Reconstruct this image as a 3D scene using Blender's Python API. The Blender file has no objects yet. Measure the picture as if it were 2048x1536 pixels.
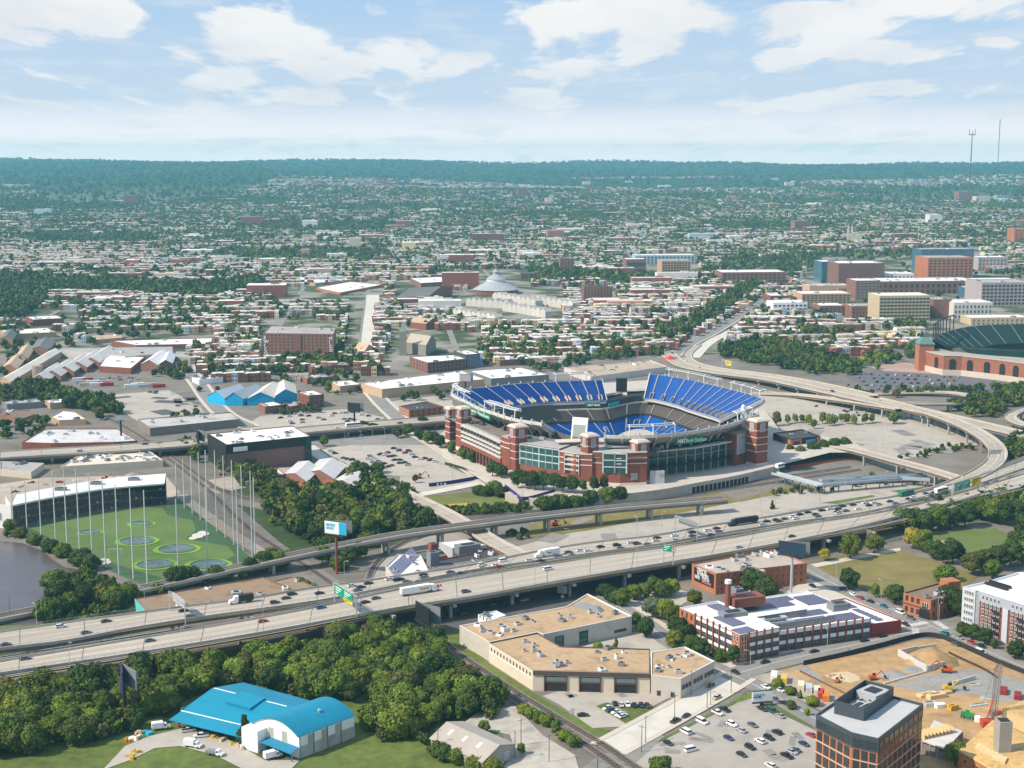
import bpy, math, random
import numpy as np
from mathutils import Vector, Matrix
RND = random.Random(7); NR = np.random.default_rng(7)
sc = bpy.context.scene; COL = sc.collection
H, F, Y0 = 215.0, 2840.0, 314.0
PT = math.atan((768-Y0)/F); CP, SP = math.cos(PT), math.sin(PT)
def G(px, py, z=0.0):
    "ground position seen at a point of the 2048 x 1536 survey frame, at height z"
    x, y = (px-1024)/F, (768-py)/F
    t = (z-H)/(-SP+y*CP)
    return Vector((x*t, (CP+y*SP)*t, z))
def hgt(px, pb, pt, z=0.0):
    g = G(px, pb, z); y = (768-pt)/F
    return H+(-SP+y*CP)*g.y/(CP+y*SP)
def pix(x, y, z):
    v = z-H; f = y*CP-v*SP
    return 1024+F*x/f, 768-F*(y*SP+v*CP)/f
def tz(x, y):
    "terrain height"
    x = np.asarray(x, float); y = np.asarray(y, float)
    a = np.clip((y-2300)/4000, 0, 1); b = np.clip((y-5600)/6500, 0, 1)
    z = 38*a*a*(3-2*a)+122*b**1.15
    n = np.sin(x/900+1.3)*np.cos(y/1100+.4)+.6*np.sin(x/430+y/700)+.35*np.sin(x/210-y/350+2)
    z = z+n*(3*a+13*b)
    L = np.clip((-x-250)/900, 0, 1)*np.clip((y-5200)/1800, 0, 1)
    return z+L*22
def GT(px, py):
    g = G(px, py)
    for _ in range(60):
        z = float(tz(g.x, g.y)); g = g.lerp(G(px, py, min(z, 200)), .5)
    return Vector((g.x, g.y, float(tz(g.x, g.y))))

# ---------- materials (procedural, colour varies in world space) ----------
MATS = {}
def M(name, rgb=None, rough=.85, var=.14, scale=.25, spec=.25, metal=0, src=None, stain=0.0, stretch=None, streak=None):
    if name in MATS: return MATS[name]
    m = bpy.data.materials.new(name); m.use_nodes = True; nt = m.node_tree; N = nt.nodes; L = nt.links
    b = N['Principled BSDF']; b.inputs['Roughness'].default_value = rough
    b.inputs['Specular IOR Level'].default_value = spec; b.inputs['Metallic'].default_value = metal
    geo = N.new('ShaderNodeNewGeometry'); vec = geo.outputs['Position']
    if stretch:
        mp = N.new('ShaderNodeMapping'); mp.vector_type = 'TEXTURE'; mp.inputs['Scale'].default_value = stretch[:3]
        if len(stretch) > 3: mp.inputs['Rotation'].default_value = (0, 0, stretch[3])
        L.new(vec, mp.inputs[0]); vec = mp.outputs[0]
    def noise(s, d=3):
        n = N.new('ShaderNodeTexNoise'); n.inputs['Scale'].default_value = s; n.inputs['Detail'].default_value = d
        L.new(vec, n.inputs['Vector']); return n.outputs['Fac']
    a = N.new('ShaderNodeMath'); a.operation = 'ADD'; L.new(noise(scale, 4), a.inputs[0]); L.new(noise(scale*.09, 3), a.inputs[1])
    r = N.new('ShaderNodeMapRange'); r.inputs['From Min'].default_value = .62; r.inputs['From Max'].default_value = 1.38
    r.inputs['To Min'].default_value = 1-var; r.inputs['To Max'].default_value = 1+var; L.new(a.outputs[0], r.inputs[0])
    fac = r.outputs[0]
    if stain:
        s = N.new('ShaderNodeMapRange'); s.inputs['From Min'].default_value = .56; s.inputs['From Max'].default_value = .66
        s.inputs['To Min'].default_value = 1; s.inputs['To Max'].default_value = 1-stain; L.new(noise(scale*.35, 5), s.inputs[0])
        q = N.new('ShaderNodeMath'); q.operation = 'MULTIPLY'; L.new(fac, q.inputs[0]); L.new(s.outputs[0], q.inputs[1]); fac = q.outputs[0]
    if src == 'obj':
        o = N.new('ShaderNodeObjectInfo'); col = o.outputs['Color']
    elif src:
        o = N.new('ShaderNodeAttribute'); o.attribute_name = src; col = o.outputs['Color']
    else:
        o = N.new('ShaderNodeRGB'); o.outputs[0].default_value = (*rgb, 1); col = o.outputs[0]
    if src == 'obj+':
        pass
    mx = N.new('ShaderNodeVectorMath'); mx.operation = 'SCALE'; L.new(col, mx.inputs[0]); L.new(fac, mx.inputs['Scale'])
    L.new(mx.outputs[0], b.inputs['Base Color'])
    MATS[name] = m; return m
def hexc(r, g, b):
    f = lambda c: ((c/255+.055)/1.055)**2.4 if c > 10 else c/255/12.92
    return (f(r), f(g), f(b))

# ---------- mesh builder ----------
class MB:
    def __init__(s): s.v = []; s.f = []; s.m = []
    def add(s, vs, fs, m=0):
        o = len(s.v); s.v.extend([tuple(p) for p in vs])
        for f in fs: s.f.append([o+i for i in f]); s.m.append(m)
        return s
    def quad(s, a, b, c, d, m=0): return s.add([a, b, c, d], [(0, 1, 2, 3)], m)
    def poly(s, pts, m=0): return s.add(pts, [tuple(range(len(pts)))], m)
    def box(s, c, size, rz=0, m=0, taper=1.0, z0=True):
        "c = centre of the base"
        x, y, z = size[0]/2, size[1]/2, size[2]; cs, sn = math.cos(rz), math.sin(rz); P = []
        for k, t in ((0, 1), (z, taper)):
            for i, j in ((-1, -1), (1, -1), (1, 1), (-1, 1)):
                a, b = i*x*t, j*y*t; P.append((c[0]+a*cs-b*sn, c[1]+a*sn+b*cs, c[2]+k))
        return s.add(P, [(3, 2, 1, 0), (4, 5, 6, 7), (0, 1, 5, 4), (1, 2, 6, 5), (2, 3, 7, 6), (3, 0, 4, 7)], m)
    def prism(s, poly, z0, z1, m=0, mt=None, bottom=False):
        "vertical walls over a plan polygon (counter-clockwise or not), flat top"
        P = [(p[0], p[1]) for p in poly]; n = len(P)
        if sum(P[i][0]*P[(i+1) % n][1]-P[(i+1) % n][0]*P[i][1] for i in range(n)) < 0: P = P[::-1]
        s.add([(*p, z0) for p in P]+[(*p, z1) for p in P], [(i, (i+1) % n, n+(i+1) % n, n+i) for i in range(n)], m)
        s.add([(*p, z1) for p in P], [tuple(range(n))], m if mt is None else mt)
        if bottom: s.add([(*p, z0) for p in P], [tuple(range(n))[::-1]], m)
        return s
    def tube(s, a, b, r, m=0, n=6, r2=None):
        a, b = Vector(a), Vector(b); d = (b-a).normalized(); u = d.orthogonal().normalized(); w = d.cross(u); r2 = r if r2 is None else r2
        P = [a+(u*math.cos(t)+w*math.sin(t))*r for t in [2*math.pi*i/n for i in range(n)]]+[b+(u*math.cos(t)+w*math.sin(t))*r2 for t in [2*math.pi*i/n for i in range(n)]]
        return s.add(P, [(i, (i+1) % n, n+(i+1) % n, n+i) for i in range(n)]+[tuple(range(n, 2*n))[::1], tuple(range(n))[::-1]], m)
    def path(s, pts, r, m=0, n=6):
        for a, b in zip(pts, pts[1:]): s.tube(a, b, r, m, n)
        return s
    def beam(s, a, b, w, h, m=0):
        "horizontal-ish bar of width w, height h between two points (points at its bottom centre)"
        a, b = Vector(a), Vector(b); d = b-a; t = Vector((-d.y, d.x, 0)); t = t.normalized()*(w/2) if t.length > 1e-6 else Vector((w/2, 0, 0)); k = Vector((0, 0, h))
        P = [a-t, a+t, b+t, b-t]; P += [p+k for p in P]
        return s.add(P, [(0, 1, 2, 3), (7, 6, 5, 4), (0, 4, 5, 1), (1, 5, 6, 2), (2, 6, 7, 3), (3, 7, 4, 0)], m)
    def strip(s, A, B, m=0):
        "quads between two polylines"
        n = len(A); return s.add(list(A)+list(B), [(i, i+1, n+i+1, n+i) for i in range(n-1)], m)
    def mesh(s, name, mats, smooth=False):
        me = bpy.data.meshes.new(name); me.from_pydata(s.v, [], s.f)
        for m in mats: me.materials.append(m)
        if len(mats) > 1: me.polygons.foreach_set('material_index', s.m)
        if smooth: me.polygons.foreach_set('use_smooth', [True]*len(s.f))
        me.update(); return me
    def obj(s, name, mats, parent=None, smooth=False):
        if not isinstance(mats, (list, tuple)): mats = [mats]
        return link(name, s.mesh(name, mats, smooth), parent)
def link(name, me, parent=None, loc=None, rz=None):
    o = bpy.data.objects.new(name, me); COL.objects.link(o)
    if parent: o.parent = parent
    if loc is not None: o.location = loc
    if rz is not None: o.rotation_euler = (0, 0, rz)
    return o
def tag(o, label, cat, group=None, kind=None):
    o['label'] = label; o['category'] = cat
    if group: o['group'] = group
    if kind: o['kind'] = kind
    return o
def struct(o, kind='structure'): o['kind'] = kind; return o
def thing(name, label, cat, loc=(0, 0, 0), rz=0, group=None):
    o = link(name, None, None, loc, rz); o.empty_display_size = .5; return tag(o, label, cat, group)
def copy_tree(o, parent=None):
    c = o.copy(); COL.objects.link(c); c.parent = parent
    for ch in o.children: copy_tree(ch, c)
    return c
ORD = ['first', 'second', 'third', 'fourth', 'fifth', 'sixth', 'seventh', 'eighth', 'ninth', 'tenth', 'eleventh', 'twelfth']
def nth(i): return ORD[i] if i < 12 else f'{i+1}' + ('th' if 10 < (i+1) % 100 < 20 else {1: 'st', 2: 'nd', 3: 'rd'}.get((i+1) % 10, 'th'))
def inpoly(px, py, poly):
    px = np.asarray(px); py = np.asarray(py); r = np.zeros(px.shape, bool); n = len(poly)
    for i in range(n):
        x1, y1 = poly[i]; x2, y2 = poly[(i+1) % n]
        if y1 == y2: continue
        r ^= ((y1 > py) != (y2 > py)) & (px < (x2-x1)*(py-y1)/(y2-y1)+x1)
    return r
def spline(pts, n):
    "Catmull-Rom through points, n samples evenly spaced in length"
    P = [Vector(p) for p in pts]; P = [P[0]*2-P[1]]+P+[P[-1]*2-P[-2]]; out = []
    for i in range(1, len(P)-2):
        for k in range(24):
            t = k/24; a, b, c, d = P[i-1:i+3]
            out.append(.5*((2*b)+(c-a)*t+(2*a-5*b+4*c-d)*t*t+(3*b-a-3*c+d)*t**3))
    out.append(P[-2]); L = [0]
    for a, b in zip(out, out[1:]): L.append(L[-1]+(b-a).length)
    res = []; j = 0
    for k in range(n):
        s = L[-1]*k/(n-1)
        while j < len(L)-2 and L[j+1] < s: j += 1
        t = (s-L[j])/max(L[j+1]-L[j], 1e-9); res.append(out[j].lerp(out[j+1], min(max(t, 0), 1)))
    return res
def plen(p): return sum((b-a).length for a, b in zip(p, p[1:]))

# shared material set
C = hexc
CONC = M('concrete', (.46, .405, .335), stain=.12, scale=.4, var=.12)
CONCD = M('concrete_weathered', (.36, .325, .28), stain=.25, scale=.5)
ROADC = M('road_concrete', (.43, .375, .305), stain=.14, scale=.6, var=.2, stretch=(22, 1, 1, .56))
ASPH = M('asphalt', (.10, .095, .09), stain=.2, scale=.25, var=.2)
ASPL = M('worn_asphalt', (.235, .22, .20), stain=.2, scale=.2, var=.15)
LOT = M('parking_concrete', (.40, .355, .30), stain=.15, scale=.15, var=.14)
WHITE = M('white_paint', (.78, .77, .75), var=.06, scale=.6)
WROOF = M('white_membrane', (.74, .72, .69), var=.07, stain=.12, scale=.3)
GROOF = M('grey_roof', (.36, .34, .32), var=.12, stain=.2, scale=.3)
TROOF = M('tan_gravel_roof', (.44, .30, .175), var=.2, stain=.22, scale=.35)
DROOF = M('dark_roof', (.06, .06, .062), var=.2, scale=.4)
BRICK = M('red_brick', (.235, .08, .052), var=.16, scale=.9, stain=.1)
BRICKO = M('orange_brick', (.40, .15, .075), var=.16, scale=.9, stain=.1)
BRICKT = M('tan_brick', (.45, .30, .19), var=.12, scale=.9)
BRICKB = M('brown_brick', (.235, .115, .085), var=.14, scale=.9)
LIME = M('pale_stone', (.56, .48, .39), var=.1, scale=.5)
GLASS = M('window_glass', (.035, .05, .055), rough=.12, var=.3, scale=.15, spec=.6)
GLASSG = M('green_glass', (.03, .10, .085), rough=.1, var=.35, scale=.12, spec=.6)
GLASSB = M('blue_glass', (.08, .16, .22), rough=.1, var=.3, scale=.1, spec=.6)
STEEL = M('galvanised_steel', (.48, .49, .50), rough=.5, metal=.2, var=.08)
DARKM = M('dark_metal', (.035, .036, .04), rough=.5)
BLACK = M('black_panel', (.02, .021, .023), rough=.55)
GRAYM = M('grey_metal', (.20, .21, .22), rough=.5)
GRASS = M('grass', (.105, .135, .028), var=.38, scale=.3, stain=.25)
DRYG = M('dry_grass', (.20, .165, .055), var=.28, scale=.1, stain=.2)
DIRT = M('bare_earth', (.40, .255, .12), var=.3, scale=.22, stain=.25)
GRAVEL = M('gravel', (.28, .265, .24), var=.2, scale=.8, stain=.15)
BALLAST = M('rail_ballast', (.21, .18, .155), var=.25, scale=.5, stain=.2)
RUST = M('rust_red', (.26, .07, .035), var=.2)
SIDEW = M('sidewalk_concrete', (.52, .46, .38), var=.1, scale=.3)
LINE = M('lane_paint', (.72, .71, .68), var=.08)
YLINE = M('yellow_lane_paint', (.62, .44, .06), var=.08)
# ---------- camera, light, sky ----------
cam = bpy.data.objects.new('camera', bpy.data.cameras.new('camera')); COL.objects.link(cam); sc.camera = cam
cam.location = (0, 0, H); cam.rotation_euler = (math.pi/2-PT, 0, 0); cam.data.lens = 36*F/2048; cam.data.sensor_width = 36
cam.data.clip_end = 60000; cam.data.clip_start = 1
SUN_EL, SUN_AZ = math.radians(43), math.radians(250)
sd = Vector((math.sin(SUN_AZ)*math.cos(SUN_EL), math.cos(SUN_AZ)*math.cos(SUN_EL), math.sin(SUN_EL)))
sun = bpy.data.objects.new('sun', bpy.data.lights.new('sun', 'SUN')); COL.objects.link(sun)
sun.data.energy = 5.0; sun.data.angle = math.radians(.6); sun.data.color = (1, .90, .76); sun.rotation_euler = sd.to_track_quat('Z', 'Y').to_euler()
w = bpy.data.worlds.new('World'); sc.world = w; w.use_nodes = True; nt = w.node_tree; N, L = nt.nodes, nt.links
bg = N['Background']; sky = N.new('ShaderNodeTexSky'); sky.sky_type = 'NISHITA'; sky.sun_disc = False
sky.sun_elevation = SUN_EL; sky.sun_rotation = SUN_AZ; sky.dust_density = 1.6; sky.air_density = 1.1; sky.ozone_density = 1.5
tc = N.new('ShaderNodeTexCoord'); sp = N.new('ShaderNodeSeparateXYZ'); L.new(tc.outputs['Generated'], sp.inputs[0])
def mth(op, a, b=None, c=None, clamp=False):
    n = N.new('ShaderNodeMath'); n.operation = op; n.use_clamp = clamp
    for i, x in enumerate((a, b, c)):
        if x is None: continue
        if isinstance(x, (int, float)): n.inputs[i].default_value = x
        else: L.new(x, n.inputs[i])
    return n.outputs[0]
zz = mth('ADD', mth('MAXIMUM', sp.outputs[2], 0.0), .03)
cx = N.new('ShaderNodeCombineXYZ'); L.new(mth('DIVIDE', sp.outputs[0], mth('ADD', zz, .05)), cx.inputs[0]); L.new(mth('LOGARITHM', zz, 2.718), cx.inputs[1])
def cloud(scale, det, dist, off, lo, hi, sx=1.0, sy=2.0, rough=.58):
    mp = N.new('ShaderNodeMapping'); mp.inputs['Location'].default_value = off; mp.inputs['Scale'].default_value = (sx, sy, 1); L.new(cx.outputs[0], mp.inputs[0])
    n = N.new('ShaderNodeTexNoise'); n.inputs['Scale'].default_value = scale; n.inputs['Detail'].default_value = det; n.inputs['Distortion'].default_value = dist
    n.inputs['Roughness'].default_value = rough; L.new(mp.outputs[0], n.inputs['Vector'])
    return mth('MULTIPLY_ADD', n.outputs['Fac'], 1/(hi-lo), -lo/(hi-lo), True)
OX, OY = CLO if 'CLO' in globals() else (3.1, 1.7)
ae = N.new('ShaderNodeCombineXYZ'); yy = mth('MAXIMUM', sp.outputs[1], .05); L.new(mth('DIVIDE', sp.outputs[0], yy), ae.inputs[0]); L.new(mth('DIVIDE', sp.outputs[2], yy), ae.inputs[1])
bias = None
for bx, by, rx, ry in ((120, 45, 300, 80), (480, 85, 240, 62), (780, 130, 290, 55), (1110, 155, 130, 42), (1230, 62, 250, 78), (1560, 52, 330, 62), (1880, 20, 320, 45), (1760, 112, 170, 34), (1560, 126, 90, 30), (460, 160, 95, 30), (600, 198, 150, 25), (1610, 215, 230, 34), (1070, 195, 150, 30), (1760, 180, 130, 22), (140, 217, 150, 24), (1980, 95, 60, 16), (1990, 228, 140, 24), (930, 256, 130, 15), (1420, 262, 150, 14), (330, 244, 260, 17), (1640, 264, 100, 15), (820, 281, 130, 10), (1780, 268, 70, 11), (500, 280, 140, 9)):
    v1 = N.new('ShaderNodeVectorMath'); v1.operation = 'MULTIPLY_ADD'; L.new(ae.outputs[0], v1.inputs[0]); v1.inputs[1].default_value = (F/rx, F/ry, 0); v1.inputs[2].default_value = (-(bx-1024)/rx, -(314-by)/ry, 0)
    v2 = N.new('ShaderNodeVectorMath'); v2.operation = 'DOT_PRODUCT'; L.new(v1.outputs[0], v2.inputs[0]); L.new(v1.outputs[0], v2.inputs[1]); q = mth('SUBTRACT', 1.0, v2.outputs['Value'], None, True)
    bias = q if bias is None else mth('MAXIMUM', bias, q)
nz = cloud(2.6, 9, .25, (OX, OY, 0), 0, 1, 1, 1.5)
c1 = mth('MULTIPLY_ADD', mth('MULTIPLY_ADD', mth('SUBTRACT', nz, .5), 4.6, bias), 2.4, -.72, True)
c2 = cloud(2.6, 6, .2, (7, 2, 0), .50, .70, 1, 3.2)
c3 = cloud(1.9, 6, .2, (OX, OY+.16, .05), .42, .66, 1, 1.5)
hor = mth('SUBTRACT', 1, mth('MULTIPLY', sp.outputs[2], 9.0), None, True)
veil = mth('MULTIPLY', hor, .82)
dens = mth('MAXIMUM', mth('MULTIPLY', c1, mth('SUBTRACT', .95, mth('MULTIPLY', hor, .45))), mth('MULTIPLY', c2, .35))
base = N.new('ShaderNodeMixRGB'); base.inputs[2].default_value = (7.6, 8.15, 8.9, 1); L.new(veil, base.inputs[0])
pre = N.new('ShaderNodeMixRGB'); pre.inputs[0].default_value = .7; pre.inputs[2].default_value = (4.6, 6.9, 10.2, 1); L.new(sky.outputs[0], pre.inputs[1]); L.new(pre.outputs[0], base.inputs[1])
low = N.new('ShaderNodeMixRGB'); low.inputs[2].default_value = (14.5, 12.2, 11.2, 1); L.new(mth('SUBTRACT', 1, mth('MULTIPLY', sp.outputs[2], 26.0), None, True), low.inputs[0]); L.new(base.outputs[0], low.inputs[1])
cc = N.new('ShaderNodeMixRGB'); cc.inputs[1].default_value = (9.9, 9.6, 9.3, 1); cc.inputs[2].default_value = (6.5, 6.75, 7.4, 1); L.new(mth('MULTIPLY', c3, .45), cc.inputs[0])
mix = N.new('ShaderNodeMixRGB'); L.new(dens, mix.inputs[0]); L.new(low.outputs[0], mix.inputs[1]); L.new(cc.outputs[0], mix.inputs[2])
L.new(mix.outputs[0], bg.inputs[0]); bg.inputs[1].default_value = .086
sc.view_settings.view_transform = 'Standard'; sc.view_settings.look = 'None'; sc.view_settings.exposure = 0.24; sc.view_settings.gamma = 1
cy = sc.cycles; cy.max_bounces = 5; cy.diffuse_bounces = 3; cy.glossy_bounces = 2; cy.transmission_bounces = 2; cy.volume_bounces = 1; cy.transparent_max_bounces = 6
cy.use_denoising = True; cy.denoiser = 'OPENIMAGEDENOISE'; cy.caustics_reflective = False; cy.caustics_refractive = False; cy.sample_clamp_indirect = 4
try: cy.denoising_prefilter = 'ACCURATE'
except Exception: pass
sc.render.film_transparent = False

# ---------- air ----------
hm = bpy.data.materials.new('haze'); hm.use_nodes = True; hn = hm.node_tree
for n in list(hn.nodes):
    if n.type == 'BSDF_PRINCIPLED': hn.nodes.remove(n)
pv = hn.nodes.new('ShaderNodeVolumePrincipled'); pv.inputs['Color'].default_value = (.26, .70, .88, 1); pv.inputs['Density'].default_value = HAZE_D if 'HAZE_D' in globals() else 5.9e-5
pv.inputs['Anisotropy'].default_value = .1
hn.links.new(pv.outputs[0], [n for n in hn.nodes if n.type == 'OUTPUT_MATERIAL'][0].inputs['Volume'])
hz = MB(); hz.box((0, 7000, -9), (26000, 18000, 349)); struct(hz.obj('haze', hm), 'stuff')

# ---------- terrain ----------
def build_ground():
    ys = np.concatenate([np.linspace(-400, 2200, 14), np.geomspace(2300, 14500, 150)])
    xs = np.linspace(-1, 1, 121); V = []
    for y in ys:
        W = max(1500, y*.62); x = xs*W; z = tz(x, np.full_like(x, y))
        if y > 12600: z = np.maximum(z-(y-12600)*.12, 0)
        V.append(np.stack([x, np.full_like(x, y), z], 1))
    V = np.concatenate(V); n = len(xs); Fc = []
    for j in range(len(ys)-1):
        for i in range(n-1): Fc.append((j*n+i, j*n+i+1, (j+1)*n+i+1, (j+1)*n+i))
    me = bpy.data.meshes.new('ground'); me.from_pydata(V.tolist(), [], Fc); me.polygons.foreach_set('use_smooth', [True]*len(Fc))
    m = bpy.data.materials.new('ground_cover'); m.use_nodes = True; nt = m.node_tree; N, L = nt.nodes, nt.links; b = N['Principled BSDF']; b.inputs['Roughness'].default_value = .95
    b.inputs['Specular IOR Level'].default_value = .1
    geo = N.new('ShaderNodeNewGeometry')
    def noise(s, d):
        n = N.new('ShaderNodeTexNoise'); n.inputs['Scale'].default_value = s; n.inputs['Detail'].default_value = d; L.new(geo.outputs['Position'], n.inputs['Vector']); return n.outputs['Fac']
    cr = N.new('ShaderNodeValToRGB'); L.new(noise(.02, 6), cr.inputs[0]); e = cr.color_ramp.elements
    e[0].position = .36; e[0].color = (.05, .07, .03, 1); e[1].position = .66; e[1].color = (.30, .27, .23, 1)
    x = e.new(.47); x.color = (.09, .10, .045, 1); x = e.new(.53); x.color = (.22, .20, .165, 1)
    fo = N.new('ShaderNodeValToRGB'); L.new(noise(.03, 5), fo.inputs[0]); e = fo.color_ramp.elements
    e[0].position = .35; e[0].color = (.020, .040, .020, 1); e[1].position = .68; e[1].color = (.055, .085, .035, 1)
    s = N.new('ShaderNodeSeparateXYZ'); L.new(geo.outputs['Position'], s.inputs[0])
    mr = N.new('ShaderNodeMapRange'); mr.inputs['From Min'].default_value = 5200; mr.inputs['From Max'].default_value = 7200; L.new(s.outputs[1], mr.inputs[0])
    mx = N.new('ShaderNodeMixRGB'); L.new(mr.outputs[0], mx.inputs[0]); L.new(cr.outputs[0], mx.inputs[1]); L.new(fo.outputs[0], mx.inputs[2]); L.new(mx.outputs[0], b.inputs['Base Color'])
    me.materials.append(m); struct(link('ground', me))
build_ground()
def patch(name, pts, mat, z=.05, kind='structure'):
    "a flat ground sheet through survey points"
    return struct(MB().poly([G(*p, z) if len(p) == 2 else p for p in pts], 0).obj(name, mat), kind)
# ---------- vegetation ----------
def leafmat(name, src):
    m = bpy.data.materials.new(name); m.use_nodes = True; nt = m.node_tree; N, L = nt.nodes, nt.links; b = N['Principled BSDF']
    b.inputs['Roughness'].default_value = .75; b.inputs['Specular IOR Level'].default_value = .18
    if src == 'obj':
        o = N.new('ShaderNodeObjectInfo'); t = N.new('ShaderNodeAttribute'); t.attribute_name = 'tint'
        v = N.new('ShaderNodeVectorMath'); v.operation = 'MULTIPLY'; L.new(o.outputs['Color'], v.inputs[0]); L.new(t.outputs['Color'], v.inputs[1]); L.new(v.outputs[0], b.inputs['Base Color'])
    else:
        o = N.new('ShaderNodeAttribute'); o.attribute_name = 'Col'; L.new(o.outputs['Color'], b.inputs['Base Color'])
    return m
LEAF = leafmat('foliage', 'obj'); LEAFC = leafmat('far_foliage', 'Col')
BARK = M('bark', (.12, .09, .065), var=.25, scale=2)
def ico(n):
    import bmesh
    bm = bmesh.new(); bmesh.ops.create_icosphere(bm, subdivisions=n, radius=1); v = np.array([p.co[:] for p in bm.verts]); f = np.array([[q.index for q in p.verts] for p in bm.faces]); bm.free(); return v, f
ICO1, ICO2 = ico(1), ico(2)
def crown_np(rng, R, h, zb, nl, nleaf, ls, shape='round', core=ICO1):
    "lobed crown of leaf quads round solid lobes: returns verts, quads, tris, per-face tint"
    V, Q, T, tq, tt = [], [], [], [], []; o = 0
    for k in range(nl):
        if shape == 'cone':
            t = (k+.5)/nl; a = rng.uniform(0, 6.28); rr = R*(1-t)*.55; c = np.array([math.cos(a)*rr, math.sin(a)*rr, zb+(h-zb)*t*.92]); r = R*(.62-.40*t)
        else:
            a = k*2.4+rng.uniform(-.4, .4); t = (k+.5)/nl; q = math.sqrt(1-(2*t-1)**2*.85) if shape == 'round' else math.sqrt(1-t*.8)
            rr = R*.66*q*rng.uniform(.55, 1.05); c = np.array([math.cos(a)*rr, math.sin(a)*rr, zb+(h-zb)*(.18+.64*t)+rng.uniform(-.05, .05)*h]); r = R*rng.uniform(.34, .52)
        tint = rng.uniform(.8, 1.22)
        v, f = core; vv = v*(r*.86)*np.array([1, 1, .82])*(1+rng.uniform(-.2, .2, (len(v), 1)))+c
        V.append(vv); T.append(f+o); tt.append(np.full(len(f), tint*.95)*rng.uniform(.85, 1.12, len(f))); o += len(v)
        d = rng.normal(size=(nleaf, 3)); d[:, 2] = d[:, 2]*.9+.25; d /= np.linalg.norm(d, axis=1)[:, None]
        p = c+d*r*rng.uniform(.82, 1.16, (nleaf, 1))*np.array([1, 1, .86])
        n = d+rng.normal(size=(nleaf, 3))*.45; n /= np.linalg.norm(n, axis=1)[:, None]
        u = np.cross(n, rng.normal(size=(nleaf, 3))); u /= np.linalg.norm(u, axis=1)[:, None]; w2 = np.cross(n, u); s = ls*rng.uniform(.6, 1.3, (nleaf, 1))
        V.append(np.stack([p-u*s-w2*s*.7, p+u*s-w2*s*.7, p+u*s*.8+w2*s*.7, p-u*s*.8+w2*s*.7], 1).reshape(-1, 3)); Q.append(np.arange(nleaf*4).reshape(-1, 4)+o); tq.append(tint*rng.uniform(.78, 1.25, nleaf)); o += nleaf*4
    return np.concatenate(V), np.concatenate(Q), np.concatenate(T), np.concatenate(tq), np.concatenate(tt)
def np_mesh(name, V, Q, T, mat, attr=None, cols=None):
    "mesh from numpy quads then triangles; cols: one RGB per face"
    me = bpy.data.meshes.new(name); nq, ntr = len(Q), len(T); nv = len(V)
    me.vertices.add(nv); me.vertices.foreach_set('co', np.ascontiguousarray(V, dtype=np.float32).ravel())
    lv = np.concatenate([np.asarray(Q, np.int32).ravel(), np.asarray(T, np.int32).ravel()]); me.loops.add(len(lv)); me.loops.foreach_set('vertex_index', lv)
    me.polygons.add(nq+ntr); ls = np.concatenate([np.arange(nq)*4, nq*4+np.arange(ntr)*3]).astype(np.int32)
    me.polygons.foreach_set('loop_start', ls); 
    me.polygons.foreach_set('use_smooth', np.zeros(nq+ntr, bool)); me.materials.append(mat); me.update(calc_edges=True)
    if cols is not None:
        a = me.attributes.new(attr, 'FLOAT_COLOR', 'FACE'); c4 = np.ones((nq+ntr, 4), np.float32); c4[:, :3] = cols; a.data.foreach_set('color', c4.ravel())
    return me
def crown_mesh(seed, R, h, zb, nl, nleaf, ls, shape='round'):
    V, Q, T, a, b = crown_np(np.random.default_rng(seed), R, h, zb, nl, nleaf, ls, shape, ICO2)
    t = np.concatenate([a, b])[:, None]
    rg = np.random.default_rng(seed+50); wob = rg.uniform(-.08, .08, (len(t), 1))
    return np_mesh('crown', V, Q, T, LEAF, 'tint', np.concatenate([t*(1+wob), t, t*(1-wob)], 1))
def trunk_mesh(seed, R, h, zb):
    r = random.Random(seed); mb = MB(); t = max(.16, R*.055); mb.tube((0, 0, -.3), (0, 0, zb+.1*h), t*1.25, n=7, r2=t*.8)
    for k in range(5):
        a = k*1.26+r.uniform(-.3, .3); mb.tube((0, 0, zb*.8+.04*h*k), (math.cos(a)*R*.55, math.sin(a)*R*.55, zb+h*(.22+.07*k)), t*.55, n=5, r2=t*.2)
    return mb.mesh('trunk', [BARK])
TREES = {'round': [], 'tall': [], 'cone': [], 'bush': []}
for s_ in range(6): TREES['round'].append((crown_mesh(s_, 5, 10, 1.8, 15, 210, .30), trunk_mesh(s_, 5, 10, 2.4)))
for s_ in range(4): TREES['tall'].append((crown_mesh(20+s_, 3.6, 10, 1.6, 13, 170, .27, 'ovoid'), trunk_mesh(20+s_, 3.6, 10, 2.0)))
for s_ in range(2): TREES['cone'].append((crown_mesh(30+s_, 2.9, 10, .6, 13, 170, .25, 'cone'), trunk_mesh(30+s_, 2.6, 10, .8)))
for s_ in range(4): TREES['bush'].append((crown_mesh(40+s_, 5, 6.5, .2, 13, 200, .31), trunk_mesh(40+s_, 4, 5, .4)))
GREENS = {'dark': (.040, .068, .014), 'green': (.078, .115, .015), 'light': (.128, .165, .018), 'olive': (.10, .105, .024), 'yellow': (.26, .22, .02), 'lime': (.14, .20, .022), 'grey': (.10, .13, .065), 'plum': (.10, .03, .03)}
GNAME = {'dark': 'dark green', 'green': 'mid green', 'light': 'light green', 'olive': 'olive green', 'yellow': 'yellow', 'lime': 'bright lime green', 'grey': 'grey green', 'plum': 'dark red leaved'}
TREE_LIST = []   # (px, py, height, kind, colour, place)
TREES_PLACED = 0
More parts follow.
